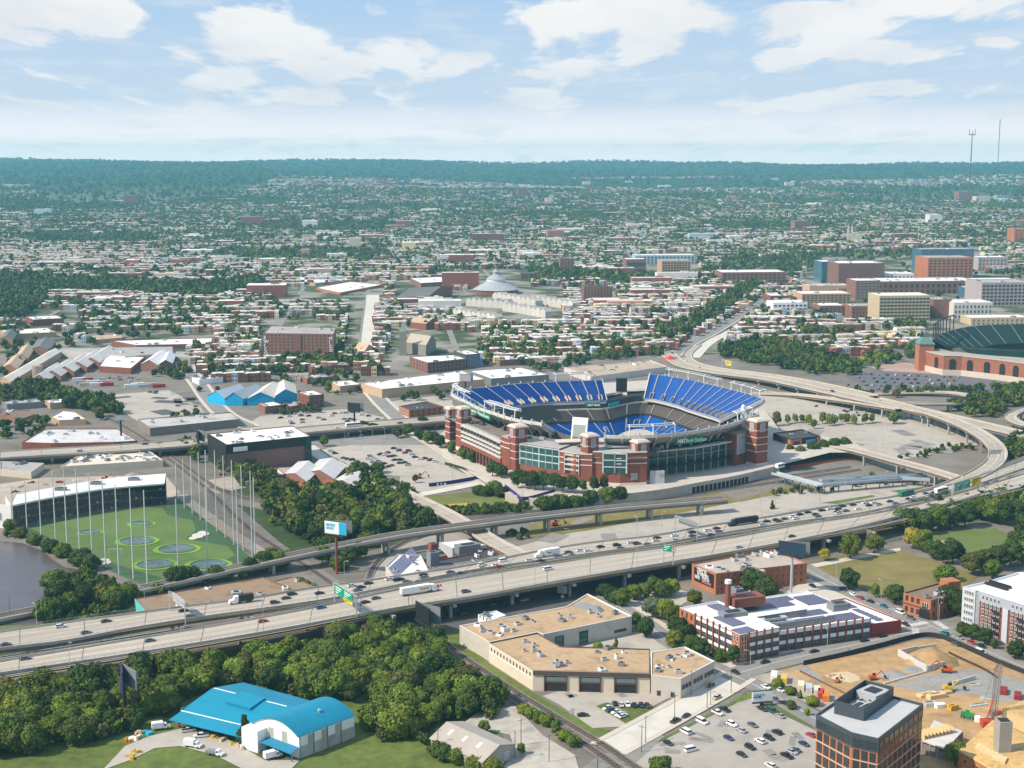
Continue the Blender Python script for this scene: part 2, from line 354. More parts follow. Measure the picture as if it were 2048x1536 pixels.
def tree(px, py, hh, kind, colr, z=0.0, rs=None, wide=1.0, pos=None):
    global TREES_PLACED
    rr = rs or RND; g = pos if pos is not None else G(px, py, z); base = 6.5 if kind == 'bush' else 10.0
    crown, trunk = rr.choice(TREES[kind]); s = hh/base; TREES_PLACED += 1
    o = link('shrub' if kind == 'bush' and hh < 4 else 'tree', None, None, g, rr.uniform(0, 6.28)); o.scale = (s*wide, s*wide, s)
    c = link('crown', crown, o); k = rr.uniform(.72, 1.32); q = GREENS[colr]; c.color = (q[0]*k*rr.uniform(.92, 1.1), q[1]*k, q[2]*k*rr.uniform(.85, 1.15), 1)
    link('trunk', trunk, o)
    return o
def tree_row(items, place, group, z=0.0):
    "items: (px, py, height, kind, colour); one label each, told apart by look then by its place in the row"
    items = sorted(items, key=lambda i: i[0]); cnt = {}
    for it in items: cnt[(it[4], it[3])] = cnt.get((it[4], it[3]), 0)+1
    seen = {}
    for it in items:
        k = (it[4], it[3]); i = seen.get(k, 0); seen[k] = i+1
        kn = {'round': 'broad', 'tall': 'upright', 'cone': 'conical', 'bush': 'bushy'}[it[3]]
        lab = f'{kn} {GNAME[it[4]]} tree {place}' if cnt[k] == 1 else f'{nth(i)} {kn} {GNAME[it[4]]} tree from the left {place}'
        o = tree(it[0], it[1], it[2], it[3], it[4], z if len(it) < 6 else it[5]); tag(o, lab, 'tree', group)
def fill_trees(poly, spacing, hts, kinds, cols, place, group, seed, z=0.0, jit=.4):
    "individual trees filling a survey polygon"
    r = random.Random(seed); P = [G(*p, z) for p in poly]; xs = [p.x for p in P]; ys = [p.y for p in P]; items = []
    y = min(ys); row = 0
    while y < max(ys):
        x = min(xs)+(row % 2)*spacing*.5
        while x < max(xs):
            q = (x+r.uniform(-jit, jit)*spacing, y+r.uniform(-jit, jit)*spacing); a, b = pix(q[0], q[1], z)
            if inpoly([a], [b], poly)[0]: items.append((a, b, r.uniform(*hts), r.choice(kinds), r.choice(cols)))
            x += spacing
        y += spacing*.86; row += 1
    tree_row(items, place, group, z); return len(items)
def np_trees(name, pts, label, lod, kindmix=None):
    "one stuff mesh: pts rows of x, y, z, radius, height, r, g, b"
    rng = np.random.default_rng(5); tp = []
    for s in range(8):
        if lod == 0: tp.append(crown_np(rng, 1, 1.7, .28, 7, 26, .17))
        elif lod == 1: tp.append(crown_np(rng, 1, 1.5, .2, 5, 9, .24))
        else: tp.append(crown_np(rng, 1, 1.4, .15, 3, 3, .3, core=ICO1))
    Vs, Qs, Ts, Cq, Ct = [], [], [], [], []; o = 0; idx = rng.integers(0, 8, len(pts)); rot = rng.uniform(0, 6.28, len(pts))
    for k in range(8):
        sel = np.where(idx == k)[0]; V, Q, T, a, b = tp[k]; nv = len(V)
        if not len(sel): continue
        p = pts[sel]; cs, sn = np.cos(rot[sel])[:, None], np.sin(rot[sel])[:, None]
        x = (V[None, :, 0]*cs-V[None, :, 1]*sn)*p[:, 3:4]+p[:, 0:1]; y = (V[None, :, 0]*sn+V[None, :, 1]*cs)*p[:, 3:4]+p[:, 1:2]; z = V[None, :, 2]*p[:, 4:5]/1.5+p[:, 2:3]
        Vs.append(np.stack([x, y, z], 2).reshape(-1, 3)); off = o+np.arange(len(sel))*nv
        Qs.append((Q[None]+off[:, None, None]).reshape(-1, 4)); Ts.append((T[None]+off[:, None, None]).reshape(-1, 3)); o += len(sel)*nv
        Cq.append((p[:, None, 5:8]*a[None, :, None]).reshape(-1, 3)); Ct.append((p[:, None, 5:8]*b[None, :, None]).reshape(-1, 3))
    me = np_mesh(name, np.concatenate(Vs), np.concatenate(Qs), np.concatenate(Ts), LEAFC, 'Col', np.concatenate(Cq+Ct))
    o = link(name, me); tag(o, label, 'trees', None, 'stuff'); return o
def rand_green(rng, n, bright=1.0):
    b = np.array([GREENS['dark'], GREENS['green'], GREENS['olive'], GREENS['light']])[rng.choice(4, n, p=[.4, .36, .16, .08])]
    return b*rng.uniform(.75, 1.25, (n, 1))*bright
# ---------- the city behind: terraces on a street grid, trees, larger blocks ----------
CITY = [(-220, 690), (90, 655), (180, 690), (300, 668), (372, 672), (372, 700), (398, 750), (440, 778), (560, 775), (600, 765), (700, 735), (730, 758), (820, 742), (905, 735), (1040, 728), (1120, 728), (1330, 706), (1385, 688), (1480, 625), (1530, 595), (1548, 606), (1480, 655), (1450, 688), (1600, 692), (1690, 720), (1840, 690), (1850, 640), (2270, 640), (2270, 300), (-220, 300)]
FOREST = [[(-220, 548), (60, 556), (170, 562), (300, 568), (415, 572), (520, 560), (530, 585), (420, 600), (330, 596), (200, 588), (95, 586), (85, 612), (40, 640), (-220, 668)],
          [(1335, 690), (1385, 668), (1440, 640), (1490, 598), (1530, 575), (1500, 568), (1440, 602), (1380, 640), (1310, 668)],
          [(1440, 520), (1530, 520), (1640, 520), (1640, 536), (1560, 548), (1440, 545)], [(1660, 508), (1840, 500), (1840, 520), (1700, 524)],
          [(-220, 330), (500, 326), (560, 352), (520, 372), (440, 395), (330, 402), (150, 408), (75, 398), (70, 372), (-220, 362)],
          [(1720, 395), (1800, 378), (1920, 372), (2270, 375), (2270, 395), (1900, 402), (1760, 408)]]
KEEP = [[(518, 640), (680, 640), (680, 725), (518, 725)], [(935, 540), (1060, 540), (1065, 600), (935, 600)], [(895, 585), (1125, 570), (1125, 650), (1010, 650), (900, 620)],
        [(700, 600), (748, 600), (748, 705), (690, 705)], [(1245, 515), (1400, 500), (1400, 555), (1245, 555)], [(1160, 570), (1235, 570), (1235, 610), (1160, 610)],
        [(1390, 690), (1330, 710), (1470, 632), (1540, 600), (1550, 612), (1480, 650)], [(540, 580), (760, 560), (770, 610), (540, 612)], [(790, 560), (905, 560), (905, 612), (790, 612)],
        [(780, 655), (960, 665), (960, 745), (770, 745)], [(1440, 530), (1580, 528), (1580, 575), (1440, 570)], [(170, 665), (430, 665), (430, 700), (170, 700)],
        [(1640, 515), (1770, 512), (1835, 495), (1960, 495), (1975, 545), (2270, 560), (2270, 660), (1850, 650), (1700, 645), (1595, 622), (1595, 560)], [(40, 620), (160, 620), (160, 660), (40, 660)]]
WALLS = np.array([hexc(140, 84, 72), hexc(158, 102, 84), hexc(118, 78, 70), hexc(186, 138, 116), hexc(205, 190, 170), hexc(222, 216, 208), hexc(170, 190, 205), hexc(200, 200, 195), hexc(180, 160, 150), hexc(215, 195, 150), hexc(120, 100, 95)])
WNAMES = ['brick red', 'orange red', 'dark red', 'salmon', 'cream', 'white', 'pale blue', 'light grey', 'stone', 'buff', 'brown']
ROOFS = np.array([hexc(222, 214, 204), hexc(206, 198, 188), hexc(190, 180, 170), hexc(160, 150, 140), hexc(196, 172, 145), hexc(120, 112, 108), hexc(85, 80, 80)])
RNAMES = ['white', 'off white', 'silver', 'grey', 'tan', 'dark grey', 'charcoal']
CITYM = M('city_blocks', None, src='Col', var=.1, scale=.4)
HOUSEM = M('house_wall', None, src='obj', var=.12, scale=.8)
HROOF = [M('house_roof_'+n.replace(' ', '_'), tuple(c), var=.1, stain=.18, scale=.5) for n, c in zip(RNAMES, ROOFS)]
SASH = M('sash_window', (.05, .055, .06), rough=.25, var=.2)
def boxes_np(c, sx, sy, h, rz, wall, roof):
    n = len(c); cs, sn = np.cos(rz), np.sin(rz); V = np.zeros((n, 8, 3))
    for k, (i, j) in enumerate(((-1, -1), (1, -1), (1, 1), (-1, 1))):
        a, b = i*sx/2, j*sy/2
        for t in (0, 1): V[:, k+4*t, 0] = c[:, 0]+a*cs-b*sn; V[:, k+4*t, 1] = c[:, 1]+a*sn+b*cs; V[:, k+4*t, 2] = c[:, 2]+(h if t else -3)
    fq = np.array([(4, 5, 6, 7), (0, 1, 5, 4), (1, 2, 6, 5), (2, 3, 7, 6), (3, 0, 4, 7)])
    Q = (fq[None]+(np.arange(n)*8)[:, None, None]).reshape(-1, 4); Cc = np.repeat(wall[:, None, :], 5, 1); Cc[:, 0] = roof
    return V.reshape(-1, 3), Q, Cc.reshape(-1, 3)
def masks(x, y, z):
    v = z-H; f = y*CP-v*SP; return 1024+F*x/f, 768-F*(y*SP+v*CP)/f
def any_in(px, py, polys):
    r = np.zeros(px.shape, bool)
    for p in polys: r |= inpoly(px, py, p)
    return r
def lf(x, y, s, seed=0.0):
    return np.sin(x/s+seed)*np.sin(y/s*1.13+seed*2.1)+.6*np.sin(x/s*.47+y/s*.61+seed*1.7)
def build_city():
    rng = np.random.default_rng(11); A = math.radians(5); ca, sa = math.cos(A), math.sin(A)
    def toxy(u, v): return u*ca-v*sa, u*sa+v*ca
    rows = []
    v = 1380.0; k = 0
    while v < 8600:
        pitch = 62 if v < 3600 else 80; W = v*.47+320
        for j, off in enumerate((0, 27 if v < 3600 else 32)):
            u = -W
            blk = 95 if k % 3 else 70
            while u < W:
                L = blk*rng.uniform(.8, 1.1); uu = u+rng.uniform(0, 4)
                if rng.random() < .86: rows.append((uu, uu+L, v+off+rng.uniform(-2, 2), v))
                u += L+rng.uniform(9, 15)
        v += pitch; k += 1
    H_ = []   # u, v, width, depth, height, wall, roof, row id
    for ri, (a, b, vv, _) in enumerate(rows):
        fine = vv < 3600; u = a; wi = rng.choice(11, p=[.22, .13, .13, .07, .10, .10, .04, .07, .06, .05, .03]); hh = rng.uniform(6.6, 9.6); rf = rng.choice(7, p=[.42, .24, .12, .08, .06, .05, .03])
        if not fine: wi = rng.choice(11, p=[.2, .12, .12, .06, .12, .14, .04, .08, .06, .04, .02])
        while u < b:
            wd = rng.uniform(4.6, 6.0) if fine else rng.uniform(11, 22)
            if rng.random() < (.93 if fine else .8):
                ww = wi if rng.random() < .5 else rng.integers(0, 11); rr = rf if rng.random() < .6 else rng.choice(7, p=[.36, .24, .14, .1, .08, .05, .03])
                H_.append((u+wd/2, vv, wd, rng.uniform(11.5, 15), hh*rng.uniform(.94, 1.07), ww, rr, ri))
            u += wd
    h = np.array(H_); x, y = toxy(h[:, 0], h[:, 1]); z = tz(x, y); px, py = masks(x, y, z)
    ok = (px > -210) & (px < 2260) & inpoly(px, py, CITY) & ~any_in(px, py, FOREST) & ~any_in(px, py, KEEP)
    ok &= (lf(x, y, 190, 1.0) > -.95-np.clip((2300-y)/900, 0, 1)); 
    far = np.clip((y-4200)/4500, 0, 1); ok &= rng.random(len(y)) > far*.7
    ok &= (lf(x, y, 420, 3.0) > -1.3+far*1.5)
    h, x, y, z, px, py = h[ok], x[ok], y[ok], z[ok], px[ok], py[ok]
    order = np.argsort(y+1e5*((px < 4) | (px > 2044))); near = order[:300]; rest = order[300:]
    # the 300 that show largest: individual houses
    variants = []
    for s in range(4):
        per = []
        for rf in range(7):
            mb = MB(); dd = (12.5, 13.5, 14.5, 12)[s]
            mb.box((0, 0, -2), (.985, dd, 10), 0, 0); 
            mb.quad((-.49, -dd/2+.1, 8.02), (.49, -dd/2+.1, 8.02), (.49, dd/2-.1, 8.02), (-.49, dd/2-.1, 8.02), 1)
            mb.box((0, -dd/2+.15, 8.0), (1.0, .5, .45), 0, 0)
            for fl in (1.0, 4.6):
                for wx in ((-.24, .2) if s % 2 else (-.27, .0, .27)):
                    q = .075 if s % 2 == 0 else .1; mb.box((wx, -dd/2-.02, fl), (q*2, .12, 1.7), 0, 2)
            if s != 2: mb.box((.2, dd/2+2.5, -2), (.55, 5, 7.2), 0, 0); mb.quad((-.07, dd/2, 5.24), (.47, dd/2, 5.24), (.47, dd/2+4.95, 5.24), (-.07, dd/2+4.95, 5.24), 1)
            mb.box((-.25, 2, 8), (.12, .7, 1.1), 0, 0)
            per.append(mb.mesh('rowhouse', [HOUSEM, HROOF[rf], SASH]))
        variants.append(per)
    seen = {}
    byrow = {}
    for i in near: byrow.setdefault(int(h[i, 7]), []).append(i)
    rid = {r: q for q, r in enumerate(sorted(byrow, key=lambda r: (np.mean(y[byrow[r]]))))}
    for r, lst in byrow.items():
        lst.sort(key=lambda i: x[i])
        for q, i in enumerate(lst):
            o = link('rowhouse', variants[int(rng.integers(0, 4))][int(h[i, 6])], None, (x[i], y[i], z[i]), A+(math.pi if rng.random() < .3 else 0))
            o.scale = (h[i, 2], 1, h[i, 4]/8); o.color = (*(WALLS[int(h[i, 5])]*rng.uniform(.85, 1.1)), 1)
            tag(o, f'{WNAMES[int(h[i, 5])]} rowhouse with {RNAMES[int(h[i, 6])]} flat roof, {nth(q)} in the {nth(rid[r])} nearest terrace', 'house', 'flat roofed rowhouses of the city behind the stadium')
    c = np.stack([x, y, z], 1)[rest]; hr = h[rest]; wj = rng.uniform(.85, 1.12, (len(rest), 1))
    V, Q, Cc = boxes_np(c, hr[:, 2]*.985, hr[:, 3], hr[:, 4], A, WALLS[hr[:, 5].astype(int)]*wj, ROOFS[hr[:, 6].astype(int)]*wj*.92)
    parts = [(V, Q, Cc)]
    nr = y[rest] < 3400                                        # rear wings, window bands and chimneys on the nearer ones
    d = hr[nr]; cc = c[nr].copy(); cc[:, 0] += -sa*(d[:, 3]/2+2.4); cc[:, 1] += ca*(d[:, 3]/2+2.4)
    parts.append(boxes_np(cc, d[:, 2]*.6, np.full(len(d), 5.), d[:, 4]*.66, A, WALLS[d[:, 5].astype(int)], ROOFS[d[:, 6].astype(int)]*.9))
    n2 = y[rest] < 2900; d = hr[n2]
    for fl in (.14, .56):
        for sx in (-.24, .22):
            cc = c[n2].copy(); cc[:, 0] += ca*d[:, 2]*sx+sa*d[:, 3]/2; cc[:, 1] += sa*d[:, 2]*sx-ca*d[:, 3]/2; cc[:, 2] += d[:, 4]*fl+3
            V, Q, Cc = boxes_np(cc, np.full(len(d), 1.0), np.full(len(d), .16), np.full(len(d), 1.7), A, np.tile([.06, .06, .065], (len(d), 1)), np.tile([.3, .3, .3], (len(d), 1)))
            V = V.reshape(-1, 8, 3); V[:, :4, 2] += 3; V[:, :, 2] -= 3; parts.append((V.reshape(-1, 3), Q, Cc))
    # larger blocks dotted over the far city
    nb = 620; yb = rng.uniform(1, 1, nb); yb = 1500*np.exp(rng.uniform(0, 1.75, nb)); xb = rng.uniform(-.47, .47, nb)*yb; zb = tz(xb, yb); pxb, pyb = masks(xb, yb, zb)
    okb = inpoly(pxb, pyb, CITY) & ~any_in(pxb, pyb, FOREST) & ~any_in(pxb, pyb, KEEP); okb &= (yb < 6000) | (rng.random(nb) < .3); okb &= (yb > 2000)
    cb = np.stack([xb, yb, zb], 1)[okb]; m = len(cb)
    wl = WALLS[rng.choice(11, m, p=[.25, .15, .1, .05, .15, .1, .02, .08, .05, .05, 0])]; sx, sy = rng.uniform(18, 75, m), rng.uniform(15, 40, m); hb = rng.uniform(6, 15, m); hb[rng.random(m) < .05] *= 2
    parts.append(boxes_np(cb, sx, sy, hb, A, wl, ROOFS[rng.choice(7, m, p=[.45, .25, .12, .08, .06, .02, .02])]))
    parts.append(boxes_np(cb+np.stack([sx*.2, sy*.1, hb], 1), sx*.2, sy*.25, np.full(m, 2.5), A, wl*.8+.1, ROOFS[rng.choice(7, m)]))
    o = 0; Vs, Qs, Cs = [], [], []
    for V, Q, Cc in parts: Vs.append(V); Qs.append(Q+o); Cs.append(Cc); o += len(V)
    me = np_mesh('distant_rowhouses', np.concatenate(Vs), np.concatenate(Qs), np.zeros((0, 3), int), CITYM, 'Col', np.concatenate(Cs))
    tag(link('distant_rowhouses', me), 'mass of small pale roofed houses filling the city out to the hills', 'houses', None, 'stuff')
    # pitched roofs for some of the far houses would not read at this size; streets
    mb = MB(); 
    for u in np.arange(-2300, 2300, 108.0):
        a, b = [], []
        for v in np.arange(1400, 5200, 60.0):
            for lst, s in ((a, -3.6), (b, 3.6)):
                X, Y = toxy(u+s, v); lst.append((X, Y, float(tz(X, Y))+.25))
        run = []
        for p, q in zip(a, b):
            pp = pix(*p)
            if inpoly([pp[0]], [pp[1]], CITY)[0] and not any_in(np.array([pp[0]]), np.array([pp[1]]), FOREST)[0]: run.append((p, q))
            else:
                if len(run) > 1: mb.strip([r[0] for r in run], [r[1] for r in run])
                run = []
        if len(run) > 1: mb.strip([r[0] for r in run], [r[1] for r in run])
    struct(mb.obj('city_streets', ASPL))
    # trees: yards and streets, then the far woods
    n = 64000; yt = 1400*np.exp(rng.uniform(0, 1.5, n)); xt = rng.uniform(-.5, .5, n)*yt
    u = xt*ca+yt*sa; v = -xt*sa+yt*ca
    zt = tz(xt, yt); pxt, pyt = masks(xt, yt, zt)
    d = lf(xt, yt, 190, 1.0); d2 = lf(xt, yt, 420, 3.0); dn = .30+.26*np.clip(-d, -1, 1.2)+np.clip((yt-3000)/5000, 0, .4)+np.where(d2 < -.5, .3, 0)
    k = inpoly(pxt, pyt, CITY) & (rng.random(n) < dn) & ~any_in(pxt, pyt, KEEP); infor = any_in(pxt, pyt, FOREST); k &= ~infor
    k &= (np.abs((u+2300) % 108) > 3.8) | (rng.random(n) < .2)
    xt, yt, zt = xt[k], yt[k], zt[k]; r = rng.uniform(3.0, 6.6, len(xt))*(1+np.clip((yt-3500)/5000, 0, .6)); hh = r*rng.uniform(1.5, 2.1, len(xt))
    P1 = np.concatenate([np.stack([xt, yt, zt, r, hh], 1), rand_green(rng, len(xt))], 1)
    def fillf(poly, n, rmin, rmax, ylo, yhi):
        yy = rng.uniform(ylo, yhi, n); xx = rng.uniform(-.55, .55, n)*yy; z2 = tz(xx, yy); a, b = masks(xx, yy, z2); kk = inpoly(a, b, poly)
        xx, yy, z2 = xx[kk], yy[kk], z2[kk]; rr = rng.uniform(rmin, rmax, len(xx)); return np.concatenate([np.stack([xx, yy, z2, rr, rr*rng.uniform(1.7, 2.3, len(xx))], 1), rand_green(rng, len(xx), .9)], 1)
    F1 = fillf(FOREST[0], 30000, 4.5, 8, 1900, 2900); F2 = fillf(FOREST[1], 26000, 3.5, 6.5, 1500, 2600); F3 = np.concatenate([fillf(FOREST[2], 14000, 4, 7, 2300, 3600), fillf(FOREST[3], 9000, 4, 7, 2300, 3800)])
    n = 16000; yw = rng.uniform(4800, 12700, n); xw = rng.uniform(-.47, .47, n)*yw; keep = rng.random(n) < np.clip((yw-5400)/3500, .12, 1); xw, yw = xw[keep], yw[keep]; rr = rng.uniform(6, 12, len(xw))*(.6+yw/14000)
    P3 = np.concatenate([np.stack([xw, yw, tz(xw, yw)-2, rr, rr*rng.uniform(.9, 1.3, len(xw))], 1), rand_green(rng, len(xw), .9)], 1)
    W4 = fillf(FOREST[4], 9000, 8, 14, 4200, 12000); W5 = fillf(FOREST[5], 5000, 8, 13, 4200, 9000)
    n = 46000; ya = np.sqrt(rng.uniform(2500**2, 6800**2, n)); xa = rng.uniform(-.48, .48, n)*ya; za = tz(xa, ya); pa, pb = masks(xa, ya, za); da = lf(xa, ya, 190, 1.0)+.8*lf(xa, ya, 420, 3.0); ka = inpoly(pa, pb, CITY) & ~any_in(pa, pb, KEEP) & ~any_in(pa, pb, FOREST) & (rng.random(n) < .62-.3*np.clip(da, -1, 1))
    xa, ya, za = xa[ka], ya[ka], za[ka]; ra = rng.uniform(4.5, 9, len(xa)); P1 = np.concatenate([P1, np.concatenate([np.stack([xa, ya, za, ra, ra*rng.uniform(1.5, 2.0, len(xa))], 1), rand_green(rng, len(xa))], 1)])
    near_t = P1[:, 1] < 2700
    np_trees('city_trees', np.concatenate([P1[near_t], F1, F2]), 'round leafy trees of the yards and streets between the rowhouses', 1)
    np_trees('distant_trees', np.concatenate([P1[~near_t], F3]), 'dark trees spread among the far houses', 2)
    np_trees('distant_woods', np.concatenate([P3, W4, W5]), 'blue green woods covering the hills under the horizon', 2)
    print('city', len(h), 'trees', len(P1), len(F1), len(F2), len(P3))
build_city()
# ---------- ground cover and streets ----------
_z = [.03]
def gp(name, pts, mat, dz=.05):
    _z[0] += .004; return patch(name, pts, mat, _z[0]+dz)
def street(name, pts, w, mat, n=40, curb=None, line=None, z=None):
    _z[0] += .004; z = (_z[0]+.08) if z is None else z
    c = spline([G(*p[:2], p[2] if len(p) > 2 else 0) for p in pts], n); A, B = offs(c, w/2); mb = MB()
    up = lambda P, h: [Vector((p.x, p.y, p.z+h)) for p in P]
    mb.strip(up(A, z), up(B, z), 0)
    if curb:
        A2, B2 = offs(c, w/2+curb)
        for P, Q in ((A, A2), (B, B2)):
            mb.strip(up(P, z+.13), up(Q, z+.13), 1); mb.strip(up(P, z-.02), up(P, z+.13), 1); mb.strip(up(Q, z-.02), up(Q, z+.13), 1)
    if line:
        for o in line:
            D = offs(c, o-.12)[0], offs(c, o+.12)[0]; mb.strip(up(D[0], z+.012), up(D[1], z+.012), 2)
    return struct(mb.obj(name, [mat, SIDEW, LINE]))
def offs(c, d):
    A, B = [], []
    for i, p in enumerate(c):
        t = (c[min(i+1, len(c)-1)]-c[max(i-1, 0)]); t = Vector((-t.y, t.x, 0)).normalized()*d; A.append(p+t); B.append(p-t)
    return A, B
def up(P, h): return [Vector((p.x, p.y, p.z+h)) for p in P]

gp('ground_near', [(-400, 2300), (2450, 2300), (2300, 700), (1700, 690), (1330, 715), (900, 735), (430, 745), (-300, 680)], M('city_ground', (.19, .165, .135), var=.3, scale=.05, stain=.2))
gp('field', [(-100, 1560), (-100, 1230), (320, 1190), (640, 1230), (880, 1260), (1010, 1400), (1000, 1620)], GRASS)
gp('wood_floor', [(430, 1010), (520, 940), (720, 940), (905, 1040), (880, 1070), (700, 1110), (560, 1100)], M('undergrowth', (.05, .075, .02), var=.3, scale=.15))
gp('road_corridor', [(-100, 1400), (0, 1372), (500, 1292), (800, 1240), (1100, 1192), (1400, 1140), (1700, 1085), (2100, 985), (2100, 940), (1800, 1000), (1400, 1070), (1000, 1130), (600, 1200), (0, 1290), (-100, 1300)], M('stony_verge', (.155, .125, .10), var=.25, scale=.2))
gp('verge', [(-60, 1312), (0, 1308), (150, 1288), (310, 1262), (300, 1275), (0, 1335), (-60, 1340)], GRASS)
gp('water', [(-300, 1076), (0, 1082), (45, 1086), (85, 1101), (104, 1118), (128, 1134), (158, 1139), (161, 1150), (138, 1157), (112, 1170), (104, 1200), (98, 1214), (50, 1222), (0, 1229), (-300, 1250)], None or M('pond_water', (.105, .088, .088), rough=.22, var=.15, scale=.08, spec=.22))
gp('water', [(-60, 1252), (0, 1243), (40, 1236), (82, 1234), (80, 1246), (60, 1250)], M('pond_water'))
# golf range turf
TURF = M('range_turf', (.13, .20, .05), var=.16, scale=.06); TURFD = M('range_turf_dark', (.06, .12, .05), var=.15, scale=.06); RIM = M('target_rim_turf', (.21, .40, .035), var=.08); SAND = M('white_sand', (.66, .60, .52), var=.06)
gp('range_field', [(26, 1056), (34, 1046), (120, 1030), (335, 1008), (372, 1003), (510, 1122), (440, 1141), (292, 1174)], TURFD)
gp('range_field', [(60, 1056), (150, 1038), (290, 1014), (325, 1016), (335, 1030), (385, 1040), (392, 1060), (370, 1078), (455, 1092), (470, 1110), (420, 1138), (330, 1158), (230, 1128), (120, 1085)], TURF)
gp('rail_yard', [(325, 915), (405, 985), (520, 1100), (560, 1130), (640, 1180), (720, 1225), (760, 1215), (560, 1085), (445, 985), (350, 915)], BALLAST)
gp('rail_yard', [(410, 975), (560, 1005), (660, 1030), (930, 1030), (1460, 965), (1560, 952), (1900, 948), (1900, 962), (1470, 1004), (960, 1048), (640, 1040), (450, 1005)], BALLAST)
gp('access_road', [(348, 990), (372, 988), (452, 1048), (560, 1118), (540, 1128), (440, 1062)], M('pale_gravel', (.36, .30, .24), var=.2, scale=.2))
gp('works_yard', [(0, 968), (90, 955), (330, 950), (360, 985), (335, 1000), (120, 1005), (0, 1010)], M('yard_dirt', (.42, .35, .28), var=.2, scale=.12))
gp('works_yard', [(405, 962), (480, 950), (540, 935), (640, 935), (560, 960), (420, 990)], M('yard_dirt'))
# parking areas and streets
gp('parking_lot', [(195, 792), (338, 780), (400, 812), (415, 836), (275, 842)], LOT)
gp('parking_lot', [(480, 858), (520, 832), (690, 818), (770, 835), (740, 850), (560, 868)], LOT)
gp('parking_lot', [(742, 808), (880, 790), (905, 800), (905, 812), (790, 828)], LOT)
gp('parking_lot', [(640, 900), (700, 886), (815, 868), (905, 915), (895, 945), (800, 952), (715, 945), (690, 925)], LOT)
gp('parking_lot', [(800, 950), (900, 935), (965, 962), (850, 985), (800, 975)], LOT)
gp('street_plaza', [(560, 866), (800, 845), (900, 840), (900, 880), (850, 890), (700, 890), (620, 900)], ASPL)
gp('parking_lot', [(1480, 792), (1540, 782), (1640, 792), (1780, 818), (1850, 838), (1960, 880), (1962, 888), (1790, 922), (1640, 885), (1540, 850)], LOT)
gp('verge', [(1545, 838), (1700, 842), (1800, 846), (1790, 852), (1660, 854), (1540, 850)], M('pale_gravel'))
gp('parking_lot', [(1690, 752), (1770, 738), (1960, 752), (2100, 762), (2100, 786), (1960, 790), (1760, 790)], M('dark_lot', (.135, .125, .135), var=.2, scale=.2))
gp('plaza_paving', [(1740, 735), (1800, 722), (1860, 735), (2100, 752), (2100, 766), (1940, 752), (1770, 742)], M('brick_paving', (.40, .27, .21), var=.2, scale=.3))
gp('parking_strip', [(1015, 1098), (1130, 1068), (1440, 1008), (1560, 988), (1700, 968), (1850, 966), (1845, 990), (1650, 1012), (1300, 1070), (1050, 1112)], LOT)
gp('verge', [(1470, 1000), (1580, 972), (1700, 965), (1600, 980), (1480, 1004)], DRYG)
gp('verge', [(1640, 1006), (1745, 990), (1752, 993), (1675, 1008)], GRASS)
gp('verge', [(1780, 982), (1876, 970), (1876, 974), (1800, 986)], GRASS)
gp('meadow', [(855, 992), (960, 982), (1050, 998), (1060, 1012), (1000, 1026), (900, 1022)], M('meadow_grass', (.135, .145, .035), var=.3, scale=.12))
gp('meadow', [(892, 1008), (940, 1006), (980, 1014), (955, 1020), (915, 1019)], M('yellow_flowers', (.42, .34, .03), var=.25, scale=.3))
gp('meadow', [(1060, 1028), (1440, 985), (1480, 1003), (1170, 1062), (1060, 1075)], DRYG)
gp('works_yard', [(1340, 970), (1580, 930), (1580, 955), (1400, 985)], BALLAST)
# under the motorway and around the near buildings
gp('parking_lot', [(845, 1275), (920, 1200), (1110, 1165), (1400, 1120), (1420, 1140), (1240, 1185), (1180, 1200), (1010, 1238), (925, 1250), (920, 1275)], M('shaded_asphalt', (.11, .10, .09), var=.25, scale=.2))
gp('parking_lot', [(760, 1130), (800, 1090), (900, 1060), (960, 1075), (1030, 1105), (1010, 1125), (880, 1160), (770, 1190), (740, 1165)], M('shaded_asphalt2', (.33, .29, .24), var=.2, scale=.2))
gp('lawn', [(878, 1268), (920, 1262), (975, 1325), (1090, 1400), (1190, 1455), (1225, 1460), (1215, 1485), (1190, 1482), (1010, 1375)], GRASS)
gp('pavement', [(1085, 1392), (1130, 1378), (1312, 1380), (1345, 1392), (1300, 1415), (1246, 1453), (1185, 1456), (1120, 1410)], LOT)
gp('lawn', [(1192, 1412), (1212, 1405), (1300, 1412), (1318, 1412), (1252, 1448), (1240, 1440)], GRASS)
gp('pavement', [(1120, 1305), (1255, 1268), (1285, 1262), (1345, 1300), (1325, 1312), (1150, 1330)], LOT)
gp('pavement', [(1238, 1200), (1330, 1172), (1400, 1190), (1370, 1205), (1340, 1225), (1300, 1222)], LOT)
gp('lawn', [(1235, 1202), (1250, 1205), (1345, 1275), (1360, 1300), (1338, 1285)], GRASS)
gp('pavement', [(1190, 1185), (1260, 1235), (1345, 1300), (1420, 1350), (1480, 1330), (1400, 1290), (1280, 1215)], SIDEW)
gp('grass_field', [(1612, 1128), (1680, 1112), (1790, 1100), (1880, 1125), (1960, 1150), (1925, 1175), (1815, 1200), (1770, 1195), (1690, 1165)], DRYG)
gp('grass_field', [(1850, 1080), (1880, 1065), (1990, 1055), (2045, 1085), (2010, 1110), (1920, 1118), (1865, 1100)], M('ball_field_grass', (.12, .15, .04), var=.15, scale=.1))
gp('ball_field_dirt', [(1868, 1080), (1905, 1082), (1912, 1092), (1888, 1094), (1866, 1088)], M('infield_dirt', (.40, .27, .15), var=.1))
gp('pavement', [(1612, 1130), (1800, 1095), (1802, 1101), (1614, 1138)], SIDEW)
gp('pavement', [(1420, 1330), (1470, 1345), (1600, 1325), (1780, 1290), (1870, 1255), (1820, 1232), (1640, 1150), (1610, 1160), (1500, 1230)], SIDEW)
